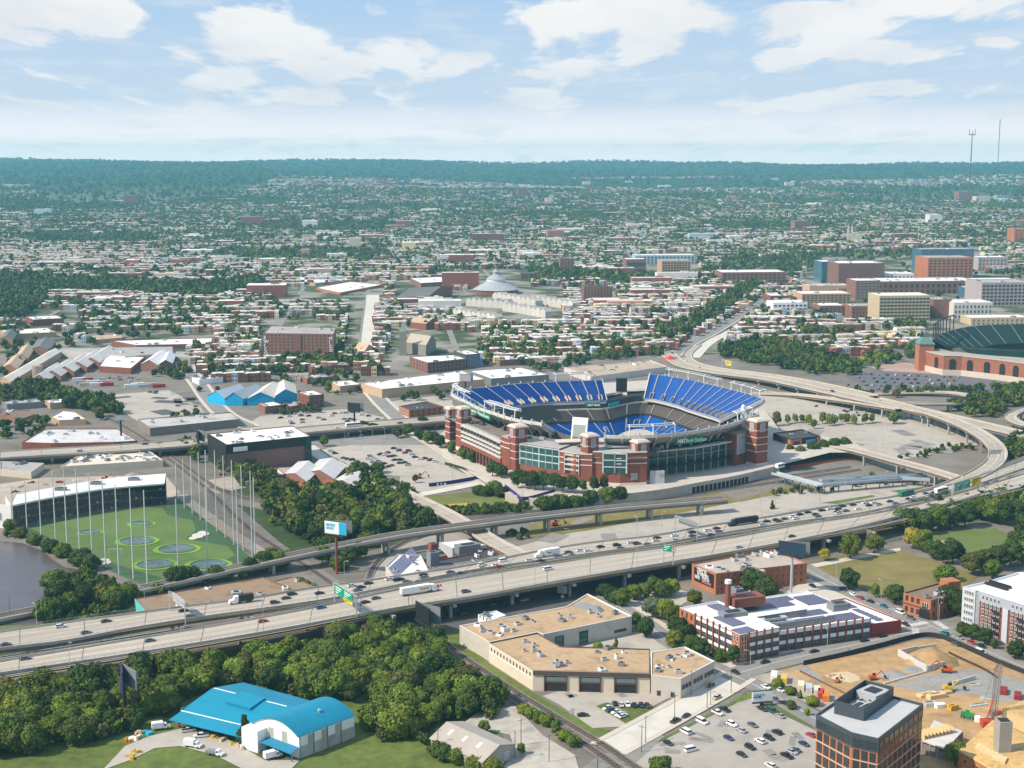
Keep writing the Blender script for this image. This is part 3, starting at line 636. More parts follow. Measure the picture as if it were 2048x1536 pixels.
gp('site_earth', [(1545, 1345), (1612, 1328), (1760, 1300), (1840, 1278), (1885, 1278), (1990, 1325), (2200, 1400), (2200, 1640), (1790, 1600), (1680, 1450), (1600, 1385)], DIRT)
gp('site_gravel', [(1585, 1335), (1615, 1332), (1650, 1360), (1640, 1366)], GRAVEL)
gp('site_gravel', [(1780, 1372), (1850, 1350), (1945, 1338), (2010, 1350), (2060, 1365), (2060, 1400), (2000, 1405), (1960, 1390), (1850, 1385)], GRAVEL)
gp('works_yard', [(1505, 1352), (1560, 1340), (1650, 1380), (1745, 1435), (1700, 1450), (1600, 1400), (1540, 1380)], M('pale_gravel'))
gp('parking_lot', [(1240, 1560), (1302, 1492), (1478, 1402), (1508, 1394), (1530, 1412), (1640, 1466), (1700, 1520), (1640, 1640), (1250, 1640)], M('lot_asphalt', (.36, .325, .28), var=.12, scale=.15, stain=.12))
gp('lawn', [(1292, 1494), (1470, 1400), (1490, 1384), (1505, 1388), (1632, 1448), (1626, 1454), (1528, 1412), (1505, 1396), (1478, 1404), (1306, 1491)], GRASS)
gp('yard_concrete', [(925, 1448), (960, 1420), (1030, 1412), (1085, 1470), (1150, 1510), (1160, 1545), (1000, 1545), (1030, 1500), (1020, 1470)], M('cracked_concrete', (.42, .38, .32), var=.2, scale=.25, stain=.25))
gp('driveway', [(205, 1540), (250, 1492), (300, 1472), (370, 1455), (440, 1470), (530, 1520), (600, 1520), (560, 1560), (500, 1545), (430, 1510), (360, 1492), (310, 1496), (260, 1520)], M('drive_concrete', (.40, .36, .31), var=.12, scale=.2))
gp('driveway', [(1150, 1545), (1200, 1510), (1260, 1490), (1330, 1470), (1300, 1500), (1250, 1545)], ASPL)
street('street', [(1215, 1500), (1350, 1426), (1432, 1380), (1478, 1352)], 11.5, M('pale_street', (.56, .52, .45), var=.08, scale=.2, stain=.1), curb=2.5)
street('street', [(1195, 1190), (1275, 1238), (1352, 1292), (1420, 1332), (1482, 1358), (1535, 1385), (1640, 1444), (1720, 1492)], 11, ASPL, line=(0,))
street('street', [(1476, 1348), (1560, 1324), (1712, 1290), (1800, 1270), (1862, 1254)], 13, ASPL, line=(0,))
street('street', [(1600, 1132), (1660, 1165), (1740, 1202), (1812, 1232), (1870, 1256), (1930, 1284), (2080, 1350)], 13, ASPL, line=(0,))
street('street', [(1862, 1256), (1920, 1245), (2000, 1225), (2100, 1205)], 12, ASPL)
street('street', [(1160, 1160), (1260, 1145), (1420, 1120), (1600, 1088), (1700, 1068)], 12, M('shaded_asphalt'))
street('street', [(800, 848), (870, 885), (930, 925), (990, 968), (1030, 992)], 12, M('pale_street'), curb=4)
street('street', [(612, 893), (680, 935), (735, 962)], 9, M('pale_street'), curb=2)
street('street', [(368, 705), (372, 735), (395, 765), (420, 800), (450, 830), (500, 855)], 13, ASPL, curb=3)
street('street', [(740, 780), (770, 812), (800, 840)], 12, ASPL, curb=3)
street('street', [(738, 705), (741, 660), (745, 610), (746, 590)], 20, M('pale_street'), n=20)
street('street', [(700, 760), (738, 705)], 14, ASPL)
street('boulevard', [(1345, 712), (1372, 692), (1420, 668), (1480, 632), (1535, 600), (1600, 560)], 14, ASPL, curb=2)
street('boulevard', [(1388, 716), (1420, 685), (1470, 658), (1520, 622), (1560, 592)], 12, M('pale_street'))
street('street', [(1000, 988), (1080, 990), (1160, 988), (1300, 985)], 9, M('pale_street'))
street('street', [(830, 992), (905, 978), (962, 966)], 9, M('pale_street'))
# crosswalk bars
mb = MB(); 
for a, b, n in (((1822, 1252), (1852, 1246), 8), ((1872, 1245), (1892, 1258), 8), ((1832, 1272), (1830, 1258), 6)):
    A_, B_ = G(*a), G(*b); d = (B_-A_).normalized(); q = Vector((-d.y, d.x, 0))*1.6
    for k in range(n):
        p = A_.lerp(B_, k/(n-1)); h = d*.35; z = Vector((0, 0, .36)); mb.quad(p-q-h+z, p-q+h+z, p+q+h+z, p+q-h+z)
struct(mb.obj('crosswalk', LINE))

# rail tracks on the ground
RAILM = M('rail_steel', (.16, .12, .10), rough=.5); SLEEP = M('sleepers', (.11, .085, .07), var=.25)
def track(pts, n=60, z=.45, name='railway_track', lab=None):
    _z[0] += .004; c = up(spline([G(*p) for p in pts], n), z+_z[0]); mb = MB(); A, B = offs(c, .75); 
    for P in (A, B):
        for a, b in zip(P, P[1:]): mb.beam(a, b, .16, .17, 0)
    L = plen(c); c2 = spline(c, max(8, int(L/1.6))); q1, q2 = offs(c2, 1.3)
    for a, b in zip(q1, q2): mb.beam(a-Vector((0, 0, .1)), b-Vector((0, 0, .1)), .5, .12, 1)
    bd = up(offs(c, 2.3)[0], -.35), up(offs(c, 2.3)[1], -.35); mb.strip(bd[0], bd[1], 2)
    return tag(mb.obj(name, [RAILM, SLEEP, BALLAST]), lab, 'railway')
track([(848, 1238), (900, 1295), (1005, 1368), (1100, 1428), (1200, 1488), (1290, 1550)], lab='brown railway track beside the grass strip, running past the long cream wall')
track([(1000, 1380), (1090, 1440), (1180, 1498), (1250, 1548)], lab='brown railway track second from the tan building, behind the hedge')
track([(318, 905), (362, 938), (420, 985), (500, 1060), (590, 1120), (650, 1160), (690, 1190)], lab='railway track curving past the tall net poles of the driving range')
track([(332, 905), (380, 940), (450, 985), (560, 1012), (680, 1035), (900, 1042)], lab='railway track bending right below the silver roofed sheds')
track([(420, 975), (560, 1008), (690, 1030), (905, 1036), (1300, 1000), (1500, 965), (1700, 935)], lab='railway track passing below the stadium wall')
track([(920, 1040), (1300, 1004), (1480, 976), (1720, 940)], lab='railway track nearest the elevated rail line below the stadium')
track([(752, 1212), (735, 1180), (750, 1130), (800, 1090), (870, 1062), (930, 1046)], lab='curved railway track beside the solar panelled roof')
track([(175, 818), (240, 850), (290, 880), (330, 915)], lab='railway track running under the far motorway behind the range')

# ---------- elevated roads ----------
def dash(mb, c, off, L=3, gap=9, w=.22, m=0, z=.02):
    A = offs(c, off)[0]; tot = plen(A); n = max(2, int(tot/1.5)); P = spline(A, n); step = tot/(n-1); k = 0
    while k < n-1:
        e = min(n-1, k+max(1, int(L/step))); a, b = P[k], P[e]; mb.beam(a+Vector((0, 0, z)), b+Vector((0, 0, z)), w, .012, m); k = e+max(1, int(gap/step))
def viaduct(name, label, far, near, cat='elevated road', N=90, pier=32, lanes=3, mat=None, depth=1.7, rail=False, group=None, barrier=.95, pier_off=0, piers=True, skirt=.9, twin=True, zmin=3.2):
    root = thing(name, label, cat, (0, 0, 0), 0, group); mat = mat or ROADC
    A, B = far, near; deck = MB(); deck.strip(A, B, 0)
    for P, s in ((A, B), (B, A)):
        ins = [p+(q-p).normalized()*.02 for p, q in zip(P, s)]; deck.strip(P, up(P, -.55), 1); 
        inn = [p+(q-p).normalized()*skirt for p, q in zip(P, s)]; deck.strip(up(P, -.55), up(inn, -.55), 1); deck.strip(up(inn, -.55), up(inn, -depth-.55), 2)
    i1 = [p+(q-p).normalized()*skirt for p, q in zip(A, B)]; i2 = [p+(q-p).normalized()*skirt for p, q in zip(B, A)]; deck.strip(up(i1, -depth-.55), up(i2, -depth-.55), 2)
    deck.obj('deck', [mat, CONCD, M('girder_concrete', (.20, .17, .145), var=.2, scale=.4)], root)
    for P, s in ((A, B), (B, A)):
        bm = MB(); inn = [p+(q-p).normalized()*.38 for p, q in zip(P, s)]; o2 = [p-(q-p).normalized()*.03 for p, q in zip(P, s)]
        bm.strip(up(o2, -.25), up(o2, barrier), 0); bm.strip(up(o2, barrier), up(inn, barrier), 0); bm.strip(up(inn, barrier), up(inn, .0), 0); bm.obj('barrier', [CONC], root)
        if rail:
            rm = MB(); L = plen(P); Q = spline(P, max(3, int(L/4)))
            for q in Q: rm.tube(q+Vector((0, 0, barrier)), q+Vector((0, 0, barrier+1.3)), .06, n=4)
            for a, b in zip(Q, Q[1:]):
                for hh in (.7, 1.3): rm.beam(a+Vector((0, 0, barrier+hh)), b+Vector((0, 0, barrier+hh)), .06, .06)
            rm.obj('railing', [STEEL], root)
    c = [(p+q)/2 for p, q in zip(A, B)]; mk = MB()
    wd = sum((p-q).length for p, q in zip(A, B))/len(A)
    for s, mm in ((wd/2-1.3, 0), (-wd/2+1.3, 1)):
        D1, D2 = offs(c, s-.1)[0], offs(c, s+.1)[0]; mk.strip(up(D1, .015), up(D2, .015), mm)
    for k in range(1, lanes): dash(mk, c, -wd/2+1.3+(wd-2.6)*k/lanes)
    mk.obj('lane_marking', [LINE, YLINE], root); wr = MB(); lw = (wd-2.6)/lanes
    for k in range(lanes):
        for e in (-.9, .9):
            x = -wd/2+1.3+lw*(k+.5)+e; wr.strip(up(offs(c, x-.42)[0], .008), up(offs(c, x+.42)[0], .008))
    for i in range(3, len(c)-2, 4): p, q = A[i], B[i]; wr.beam(p.lerp(q, .03)+Vector((0, 0, .004)), p.lerp(q, .97)+Vector((0, 0, .004)), .35, .008, 1)
    wr.obj('tyre_wear', [M('tyre_worn_concrete', (.345, .295, .24), stain=.25, scale=.5, var=.2, stretch=(22, 1, 1, .56)), M('joint_dark', (.13, .11, .095))], root)
    if piers:
        L = plen(c); n = int(L/pier); C2 = spline(c, n*4+1); 
        for k in range(n):
            i = k*4+2+pier_off
            if i >= len(C2)-1: continue
            p = C2[i]; t = (C2[i+1]-C2[i-1]); t = Vector((-t.y, t.x, 0)).normalized(); hz_ = p.z-depth-.55
            if hz_ < zmin: continue
            pm = MB(); pm.beam(p+t*(wd/2-1.0)+Vector((0, 0, hz_-p.z-1.2)), p-t*(wd/2-1.0)+Vector((0, 0, hz_-p.z-1.2)), 1.6, 1.22)
            for s in ((-.3, .3) if twin else (0,)):
                q = p+t*wd*s; pm.box((q.x, q.y, -.3), (1.5, 1.5, hz_-.9), math.atan2(t.y, t.x))
            pm.obj('pier', [CONCD], root)
    return root
def edges(far, near, z, N):
    f = spline([G(p[0], p[1], p[2] if len(p) > 2 else z) for p in far], N); n = spline([G(p[0], p[1], p[2] if len(p) > 2 else z) for p in near], N); return f, n
def cw(c, w, z, N):
    P = spline([G(p[0], p[1], p[2] if len(p) > 2 else z) for p in c], N); A, B = offs(P, w/2); return A, B
R1 = edges([(-60, 1335), (0, 1324), (256, 1281), (512, 1238), (650, 1211), (800, 1179), (950, 1153), (1100, 1129), (1200, 1113), (1312, 1098), (1456, 1077), (1600, 1050), (1712, 1034), (1801, 1017), (1911, 989), (2048, 948), (2110, 926)],
           [(-60, 1359), (0, 1349), (256, 1311), (512, 1269), (650, 1244), (800, 1217), (950, 1194), (1100, 1167), (1200, 1150), (1312, 1131), (1456, 1107), (1600, 1080), (1712, 1056), (1801, 1033), (1911, 1005), (2048, 975), (2110, 956)], 10, 110)
R2 = edges([(-60, 1274), (0, 1265), (128, 1247), (256, 1229), (384, 1212), (512, 1196), (617, 1178), (750, 1160), (912, 1136), (1025, 1114), (1100, 1099), (1200, 1084), (1312, 1072), (1400, 1055), (1510, 1039), (1600, 1024), (1712, 1006), (1800, 992), (1880, 976), (1950, 955), (2048, 920), (2110, 895)],
           [(-60, 1309), (0, 1299), (128, 1284), (256, 1260), (384, 1239), (512, 1221), (650, 1201), (800, 1171), (912, 1148), (1025, 1130), (1100, 1120), (1200, 1106), (1312, 1091), (1400, 1075), (1500, 1059), (1600, 1044), (1712, 1029), (1800, 1010), (1898, 986), (1961, 968), (2048, 938), (2110, 915)], 10, 110)
viaduct('elevated_motorway', 'elevated concrete motorway carriageway nearest the camera, with only a few cars', *R1, lanes=4, rail=True, group='elevated motorways')
viaduct('elevated_motorway', 'elevated motorway carriageway packed with queueing traffic, behind the emptier near one', *R2, lanes=4, rail=True, group='elevated motorways', pier_off=1)
R3 = cw([(-60, 1249, 2), (0, 1236, 2), (95, 1217, 2), (190, 1198, 2.2), (287, 1178, 3), (385, 1156, 4), (500, 1131, 6), (625, 1104, 8), (725, 1084, 9), (800, 1070, 9), (912, 1054, 9), (1050, 1036, 9), (1200, 1019, 9), (1312, 1009, 8.5), (1450, 998, 8)], 9, 9, 80)
rv = viaduct('rail_viaduct', 'long elevated light rail viaduct curving across below the stadium on paired piers', *R3, cat='viaduct', lanes=1, barrier=1.1, pier=33, mat=CONCD, depth=1.5)
mb = MB(); cR3 = [(a+b)/2 for a, b in zip(*R3)]
for o_ in (-2.6, -1.1, 1.1, 2.6):
    P = up(offs(cR3, o_)[0], .03)
    for a, b in zip(P, P[1:]): mb.beam(a, b, .2, .22, 0)
for o_ in (-1.85, 1.85):
    a_, b_ = offs(cR3, o_-1.2)[0], offs(cR3, o_+1.2)[0]; mb.strip(up(a_, .02), up(b_, .02), 1)
mb.obj('track', [RAILM, BALLAST], rv)
viaduct('ramp_road', 'straight concrete ramp passing beneath the rail viaduct to meet the motorway', *cw([(722, 950, 1), (775, 972, 4), (825, 994, 6.5), (887, 1024, 7), (930, 1048, 5), (985, 1082, 5), (1046, 1113, 8)], 10.5, 6, 40), lanes=2, pier=30, depth=1.2)
viaduct('ramp_road', 'tightly curved elevated ramp sweeping round the stadium car park to the motorway', *cw([(1748, 797, 9), (1786, 806, 10), (1861, 826, 10.5), (1911, 843, 11), (1948, 860, 11), (1981, 882, 11), (1996, 904, 11), (1988, 926, 10.5), (1958, 947, 10.2), (1920, 964, 10.1), (1876, 981, 10.05), (1800, 998, 10.03)], 12.5, 10, 70), lanes=2, pier=34)
viaduct('elevated_motorway', 'broad motorway spur behind the stadium, running right above the loop ramp', *cw([(1318, 690, .5), (1345, 716, 1), (1372, 732, 2), (1440, 745, 4), (1536, 757, 7), (1636, 778, 9), (1736, 800, 9), (1836, 820, 9.5), (1936, 843, 10), (2060, 872, 10)], 17, 9, 70), lanes=4, group='elevated motorways')
viaduct('ramp_road', 'outer strand of the spur, peeling from the green verge to follow the broad motorway', *cw([(1395, 690, .4), (1375, 710, .6), (1390, 727, 1), (1450, 740, 3), (1536, 750, 6), (1640, 768, 9), (1748, 792, 9)], 10, 6, 60), lanes=2, piers=False)
viaduct('ramp_road', 'low ramp climbing beside the car park to join the curved ramp', *cw([(1500, 787, 1), (1586, 789, 3), (1661, 797, 6), (1736, 808, 8), (1798, 818, 9.6)], 8, 6, 40), lanes=1, pier=30)
viaduct('ramp_road', 'low loop ramp turning round a small cluster of parked cars', *cw([(1745, 788, 1), (1836, 785, 3), (1905, 786, 4), (1946, 795, 5), (1930, 806, 6), (1870, 808, 7), (1800, 806, 8)], 8, 4, 50), lanes=1, pier=26, depth=.8)
viaduct('ramp_road', 'straight narrow ramp between the stadium car park and the platform walkways', *cw([(1600, 876, 2), (1643, 887, 5), (1711, 900, 8), (1786, 920, 9.5), (1861, 940, 10), (1916, 957, 10)], 9.5, 8, 50), lanes=2, pier=34)
viaduct('elevated_motorway', 'distant low motorway passing behind the range and the casino garage', *cw([(-60, 917), (0, 911), (250, 896), (420, 883), (580, 864), (700, 853), (800, 845), (890, 837), (980, 826)], 24, 6.5, 60), lanes=6, pier=36, group='elevated motorways')
viaduct('ramp_road', 'round ramp corner at the edge of the view beside the motorway spur', *cw([(2110, 810), (2060, 816), (2030, 826), (2022, 836), (2045, 848), (2110, 860)], 9, 8, 30), lanes=1, pier=30)
# ---------- stadium ----------
SEAT = M('blue_seat', (.004, .095, .40), rough=.6, var=.12, scale=.6); SEATD = M('grey_seat', (.115, .10, .09), rough=.7, var=.15, scale=.5); TREAD = M('seat_tread', (.20, .22, .32), var=.1)
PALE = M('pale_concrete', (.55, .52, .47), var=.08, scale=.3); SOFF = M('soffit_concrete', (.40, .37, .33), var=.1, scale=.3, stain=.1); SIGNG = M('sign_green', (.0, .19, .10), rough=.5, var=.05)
TXT = {}
def text(parent, s, o, u, hgt_, mat, name='lettering', bold=.02, align='LEFT', vdir=(0, 0, 1), squeeze=1.0, depth=.03):
    k = (s, bold, align)
    if k not in TXT:
        cu = bpy.data.curves.new(name, 'FONT'); cu.body = s; cu.size = 1.38; cu.extrude = .03; cu.offset = bold; cu.align_x = align; cu.resolution_u = 3
        tmp = bpy.data.objects.new(name, cu); COL.objects.link(tmp); dg = bpy.context.evaluated_depsgraph_get(); TXT[k] = bpy.data.meshes.new_from_object(tmp.evaluated_get(dg)); bpy.data.objects.remove(tmp)
    me = TXT[k].copy(); me.materials.clear(); me.materials.append(mat); ob = link(name, me)
    u = Vector(u).normalized(); v = Vector(vdir).normalized(); n = u.cross(v).normalized(); v = n.cross(u)
    m = Matrix((u, v, n)).transposed().to_4x4(); m.translation = Vector(o); m = m @ Matrix.Diagonal((squeeze*hgt_, hgt_, 1, 1))
    if parent: ob.parent = parent; ob.matrix_parent_inverse = Matrix()
    ob.matrix_local = (parent_inv(parent) @ m) if parent else m
    return ob
def parent_inv(p):
    m = Matrix()
    while p: m = Matrix.LocRotScale(p.location, p.rotation_euler, p.scale) @ m; p = p.parent
    return m.inverted()
SC = Vector((83, 1035, 0))
_rp = [(899, 780), (937, 802), (992, 825), (1030, 838), (1088, 846), (1209, 872), (1282, 871), (1325, 869), (1387, 862), (1417, 857), (1447, 851), (1472, 844), (1492, 836), (966, 777), (1020, 769.5), (1105, 764.5), (1160, 762), (1205, 762), (1302, 748), (1360, 757.5), (1425, 772), (1475, 784), (1527, 800)]
def ang(p): return math.atan2(p.y-SC.y, p.x-SC.x)
_po = sorted((ang(g), (g-SC).xy.length) for g in [G(*p, 36)-Vector((0, 0, 36)) for p in _rp])
_ta = np.array([a for a, r in _po]); _ra = np.array([r for a, r in _po])
_grid = np.linspace(-math.pi, math.pi, 361); _rr = np.interp(_grid, np.concatenate([_ta-2*math.pi, _ta, _ta+2*math.pi]), np.tile(_ra, 3))
_k = np.exp(-.5*(np.arange(-9, 10)/4.0)**2); _k /= _k.sum(); _rr = np.convolve(np.concatenate([_rr[-10:-1], _rr, _rr[1:10]]), _k, 'valid')
def rim(t): return float(np.interp((t+math.pi) % (2*math.pi)-math.pi, _grid, _rr))
def SP_(t, dr, z): r = rim(t)-dr; return Vector((SC.x+r*math.cos(t), SC.y+r*math.sin(t), z))
def arc(t0, t1, dr, z, n=40): return [SP_(t0+(t1-t0)*i/n, dr, z) for i in range(n+1)]
def aw(p, z=36): g = G(*p, z); return ang(g)
stad = thing('stadium', 'huge red brick football stadium with blue seats and green name signs', 'stadium')
A_nl = (aw((899, 780)), aw((1088, 846))); A_nr = (aw((1209, 872)), aw((1507, 828))); A_fl = (aw((1205, 762)), aw((944, 783))); A_fr = (aw((1527, 800)), aw((1302, 748)))
def wrap(a, b):
    while b < a: b += 2*math.pi
    return a, b
A_nl = wrap(*A_nl); A_nr = wrap(*A_nr); A_fl = wrap(*A_fl); A_fr = wrap(*A_fr)
def stand(nm, rng_, aisles, cut=(0, 0), seat=SEAT, ztop=36.0, zf=22.9, D=25.0, rows=25, under=True, parent=stad):
    t0, t1 = rng_; n = 48; root = MB(); U = []
    tt = [t0+(t1-t0)*i/n for i in range(n+1)]
    def P(i, f, dz=0): 
        "f: 0 front edge .. 1 rim"
        return SP_(tt[i], D*(1-f), zf+(ztop-zf)*f+dz)
    sm = MB()
    for r in range(rows):
        f0, f1, f2 = r/rows, (r+.62)/rows, (r+1)/rows
        a = [P(i, f0, .0) for i in range(n+1)]; b = [SP_(tt[i], D*(1-f0), zf+(ztop-zf)*f0+.55) for i in range(n+1)]; c = [SP_(tt[i], D*(1-f1), zf+(ztop-zf)*f0+.5) for i in range(n+1)]; d = [SP_(tt[i], D*(1-f2), zf+(ztop-zf)*f0+.0) for i in range(n+1)]; e = [SP_(tt[i], D*(1-f2), zf+(ztop-zf)*f2) for i in range(n+1)]
        sm.strip(a, b, 0); sm.strip(b, c, 0); sm.strip(c, d, 1); sm.strip(d, e, 1)
    dk = sm.obj('upper_seating', [seat, TREAD], parent)
    if under:
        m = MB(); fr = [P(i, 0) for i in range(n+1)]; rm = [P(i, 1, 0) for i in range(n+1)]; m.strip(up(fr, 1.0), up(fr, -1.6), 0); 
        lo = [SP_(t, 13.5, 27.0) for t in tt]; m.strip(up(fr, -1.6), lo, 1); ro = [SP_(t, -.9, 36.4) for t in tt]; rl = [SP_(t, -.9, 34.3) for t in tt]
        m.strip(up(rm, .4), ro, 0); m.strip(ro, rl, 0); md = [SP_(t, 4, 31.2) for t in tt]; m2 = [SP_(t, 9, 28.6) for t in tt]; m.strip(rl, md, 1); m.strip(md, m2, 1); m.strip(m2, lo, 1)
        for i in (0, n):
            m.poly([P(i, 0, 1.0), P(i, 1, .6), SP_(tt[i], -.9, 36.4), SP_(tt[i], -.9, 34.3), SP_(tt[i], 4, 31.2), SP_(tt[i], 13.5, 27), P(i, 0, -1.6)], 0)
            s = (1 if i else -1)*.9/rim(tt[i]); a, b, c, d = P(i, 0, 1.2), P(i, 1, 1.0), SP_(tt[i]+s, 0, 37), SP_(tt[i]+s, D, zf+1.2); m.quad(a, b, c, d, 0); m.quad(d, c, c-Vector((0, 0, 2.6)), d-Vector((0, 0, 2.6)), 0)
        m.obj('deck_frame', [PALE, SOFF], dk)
        nr = max(3, int((t1-t0)*rim((t0+t1)/2)/9.5))
        for k in range(nr+1):
            t = t0+(t1-t0)*k/nr; h = .45/rim(t); fm = MB()
            pr = [(-1.3, 36.2), (-1.5, 34), (3.6, 30.3), (9, 27.4), (13.5, 25.8), (13.5, 27), (9, 28.7), (4, 31.3), (-.8, 34.6)]
            for s in (-h, h): fm.poly([SP_(t+s, d, z) for d, z in pr], 0)
            for q, w2 in zip(pr, pr[1:]): fm.quad(SP_(t-h, *q), SP_(t+h, *q), SP_(t+h, *w2), SP_(t-h, *w2), 0)
            p = SP_(t, -.3, 36); fm.box((p.x, p.y, 36), (1.0, 1.0, 2.0), t, 1)
            a = SP_(t, 10.5, 24.4); fm.tube(a, SP_(t, 7.5, 29), .7, 1, 6, .95)
            fm.obj('deck_rib', [PALE, STEEL], dk)
    for k in aisles:
        t = t0+(t1-t0)*k; h = .45/rim(t); am = MB()
        am.quad(SP_(t-h, D*.78, zf+(ztop-zf)*.22+1.0), SP_(t+h, D*.78, zf+(ztop-zf)*.22+1.0), SP_(t+h, .3, ztop+.75), SP_(t-h, .3, ztop+.75)); am.obj('aisle', [M('aisle_concrete', (.33, .29, .29), var=.1)], dk)
        vm = MB(); h = 1.9/rim(t); z0 = zf+(ztop-zf)*.04
        for s in (-h, h*.78): 
            q = [SP_(t+s, D*.76, z0+4.6), SP_(t+s, D*.97, z0+2.2), SP_(t+s, D*.97, z0), SP_(t+s, D*.76, z0)]; q2 = [SP_(t+s+h*.22, D*.76, z0+4.6), SP_(t+s+h*.22, D*.97, z0+2.2), SP_(t+s+h*.22, D*.97, z0), SP_(t+s+h*.22, D*.76, z0)]
            vm.poly(q).poly(q2); vm.quad(q[0], q[1], q2[1], q2[0]); vm.quad(q[1], q[2], q2[2], q2[1])
        vm.quad(SP_(t-h, D*.76, z0+4.6), SP_(t+h, D*.76, z0+4.6), SP_(t+h, D*.74, z0+2.6), SP_(t-h, D*.74, z0+2.6)); vm.quad(SP_(t-h, D*.765, z0+2.9), SP_(t+h, D*.765, z0+2.9), SP_(t+h, D*.765, z0), SP_(t-h, D*.765, z0), 1)
        vm.quad(SP_(t-h*.8, D*.77, z0+1.5), SP_(t+h*.8, D*.77, z0+1.5), SP_(t+h*.8, D*.97, z0+1.2), SP_(t-h*.8, D*.97, z0+1.2), 2)
        vm.obj('entry_portal', [M('portal_concrete', (.52, .43, .35), var=.1), BLACK, CONCD], dk)
    return dk
stand('far_left', A_fl, [(i+.55)/10.2 for i in range(10)]); stand('far_right', A_fr, [(i+.5)/12 for i in range(12)], zf=20.5, D=32, rows=32)
stand('near_left', A_nl, [(i+.5)/9 for i in range(9)]); stand('near_right', A_nr, [(i+.5)/12 for i in range(12)])
# club tier, lower bowl, field
TP = 2*math.pi
def tier(name, d0, z0, d1, z1, rows, m1, m2, n=120, t0=0, t1=TP):
    m = MB()
    for r in range(rows):
        f0, f1 = r/rows, (r+1)/rows; a0, a1 = d1+(d0-d1)*f0, d1+(d0-d1)*f1; za, zb = z1+(z0-z1)*f0, z1+(z0-z1)*f1; am = a0+(a1-a0)*.6
        m.strip(arc(t0, t1, a0, za, n), arc(t0, t1, a0, za+.5, n), 0); m.strip(arc(t0, t1, a0, za+.5, n), arc(t0, t1, am, za+.45, n), 0); m.strip(arc(t0, t1, am, za+.0, n), arc(t0, t1, a1, za, n), 1); m.strip(arc(t0, t1, a1, za, n), arc(t0, t1, a1, zb, n), 1)
    return m.obj(name, [m1, m2], stad)
club = tier('club_seating', 26.5, 17, 43, 11.2, 12, SEATD, M('club_tread', (.17, .15, .135), var=.1))
low = tier('lower_seating', 42, 9.0, 74, 1.2, 22, SEAT, M('lower_tread', (.02, .14, .42), var=.1))
m = MB(); m.strip(arc(0, TP, 25.9, 18.1, 120), arc(0, TP, 27.2, 18.1, 120), 0); m.strip(arc(0, TP, 27.2, 18.1, 120), arc(0, TP, 27.2, 17, 120), 0); m.obj('club_wall', [LIME], club)
m = MB(); m.strip(arc(0, TP, 43, 11.2, 120), arc(0, TP, 43.2, 8.4, 120), 0); m.strip(arc(0, TP, 25.8, 18.1, 120), arc(0, TP, 24, 22.5, 120), 0); m.strip(arc(0, TP, 19, 18.1, 120), arc(0, TP, 26, 18.1, 120), 0); m.strip(arc(0, TP, 24, 22, 120), arc(0, TP, 12, 24.3, 120), 0); m.obj('suite_level', [DARKM, GLASS], stad)
AC = M('aisle_concrete')
for k in range(30):
    t = TP*k/30; am = MB()
    h = .42/60; am.quad(SP_(t-h, 42.5, 9.7), SP_(t+h, 42.5, 9.7), SP_(t+h, 73.6, 2.0), SP_(t-h, 73.6, 2.0)); am.obj('aisle', [AC], low)
    am = MB(); h = .3/80; am.quad(SP_(t-h, 27.4, 17.6), SP_(t+h, 27.4, 17.6), SP_(t+h, 42.8, 12.0), SP_(t-h, 42.8, 12.0)); am.obj('aisle', [M('club_aisle', (.34, .29, .24))], club)
for k in range(15):
    t = TP*(k+.25)/15; vm = MB(); h = 1.7/60
    for s in (-h, h): vm.quad(SP_(t+s, 52, 7.6), SP_(t+s, 60, 5.8), SP_(t+s, 60, 4.6), SP_(t+s, 52, 4.6), 0); vm.quad(SP_(t+s*.8, 52, 7.6), SP_(t+s*.8, 60, 5.8), SP_(t+s, 60, 5.8), SP_(t+s, 52, 7.6), 0)
    vm.quad(SP_(t-h, 51.9, 8.2), SP_(t+h, 51.9, 8.2), SP_(t+h, 51.9, 5), SP_(t-h, 51.9, 5), 0); vm.quad(SP_(t-h*.8, 52.1, 6.8), SP_(t+h*.8, 52.1, 6.8), SP_(t+h*.8, 52.1, 5), SP_(t-h*.8, 52.1, 5), 1); vm.obj('entry_portal', [M('portal_concrete'), BLACK], low)
m = MB(); m.strip(arc(0, TP, 46, 7.6, 120), arc(0, TP, 47.2, 7.4, 120), 0); m.obj('walkway', [AC], low)
m = MB(); m.poly(arc(0, TP, 73, .8, 60)[:-1]); m.obj('playing_field', [M('field_turf', (.05, .13, .03), var=.1)], stad)
m = MB(); tA, tB = A_fl[0]+.23*(A_fl[1]-A_fl[0]), A_fl[1]+.02
for d0, z0, d1, z1 in ((26.5, 21.6, 44, 11.0),): m.strip(arc(tA+.30, tB, 26.2, 22, 40), arc(tA+.30, tB, 43, 10.6, 40), 0)
m.obj('video_board', [M('board_black', (.018, .019, .018), rough=.6)], stad)
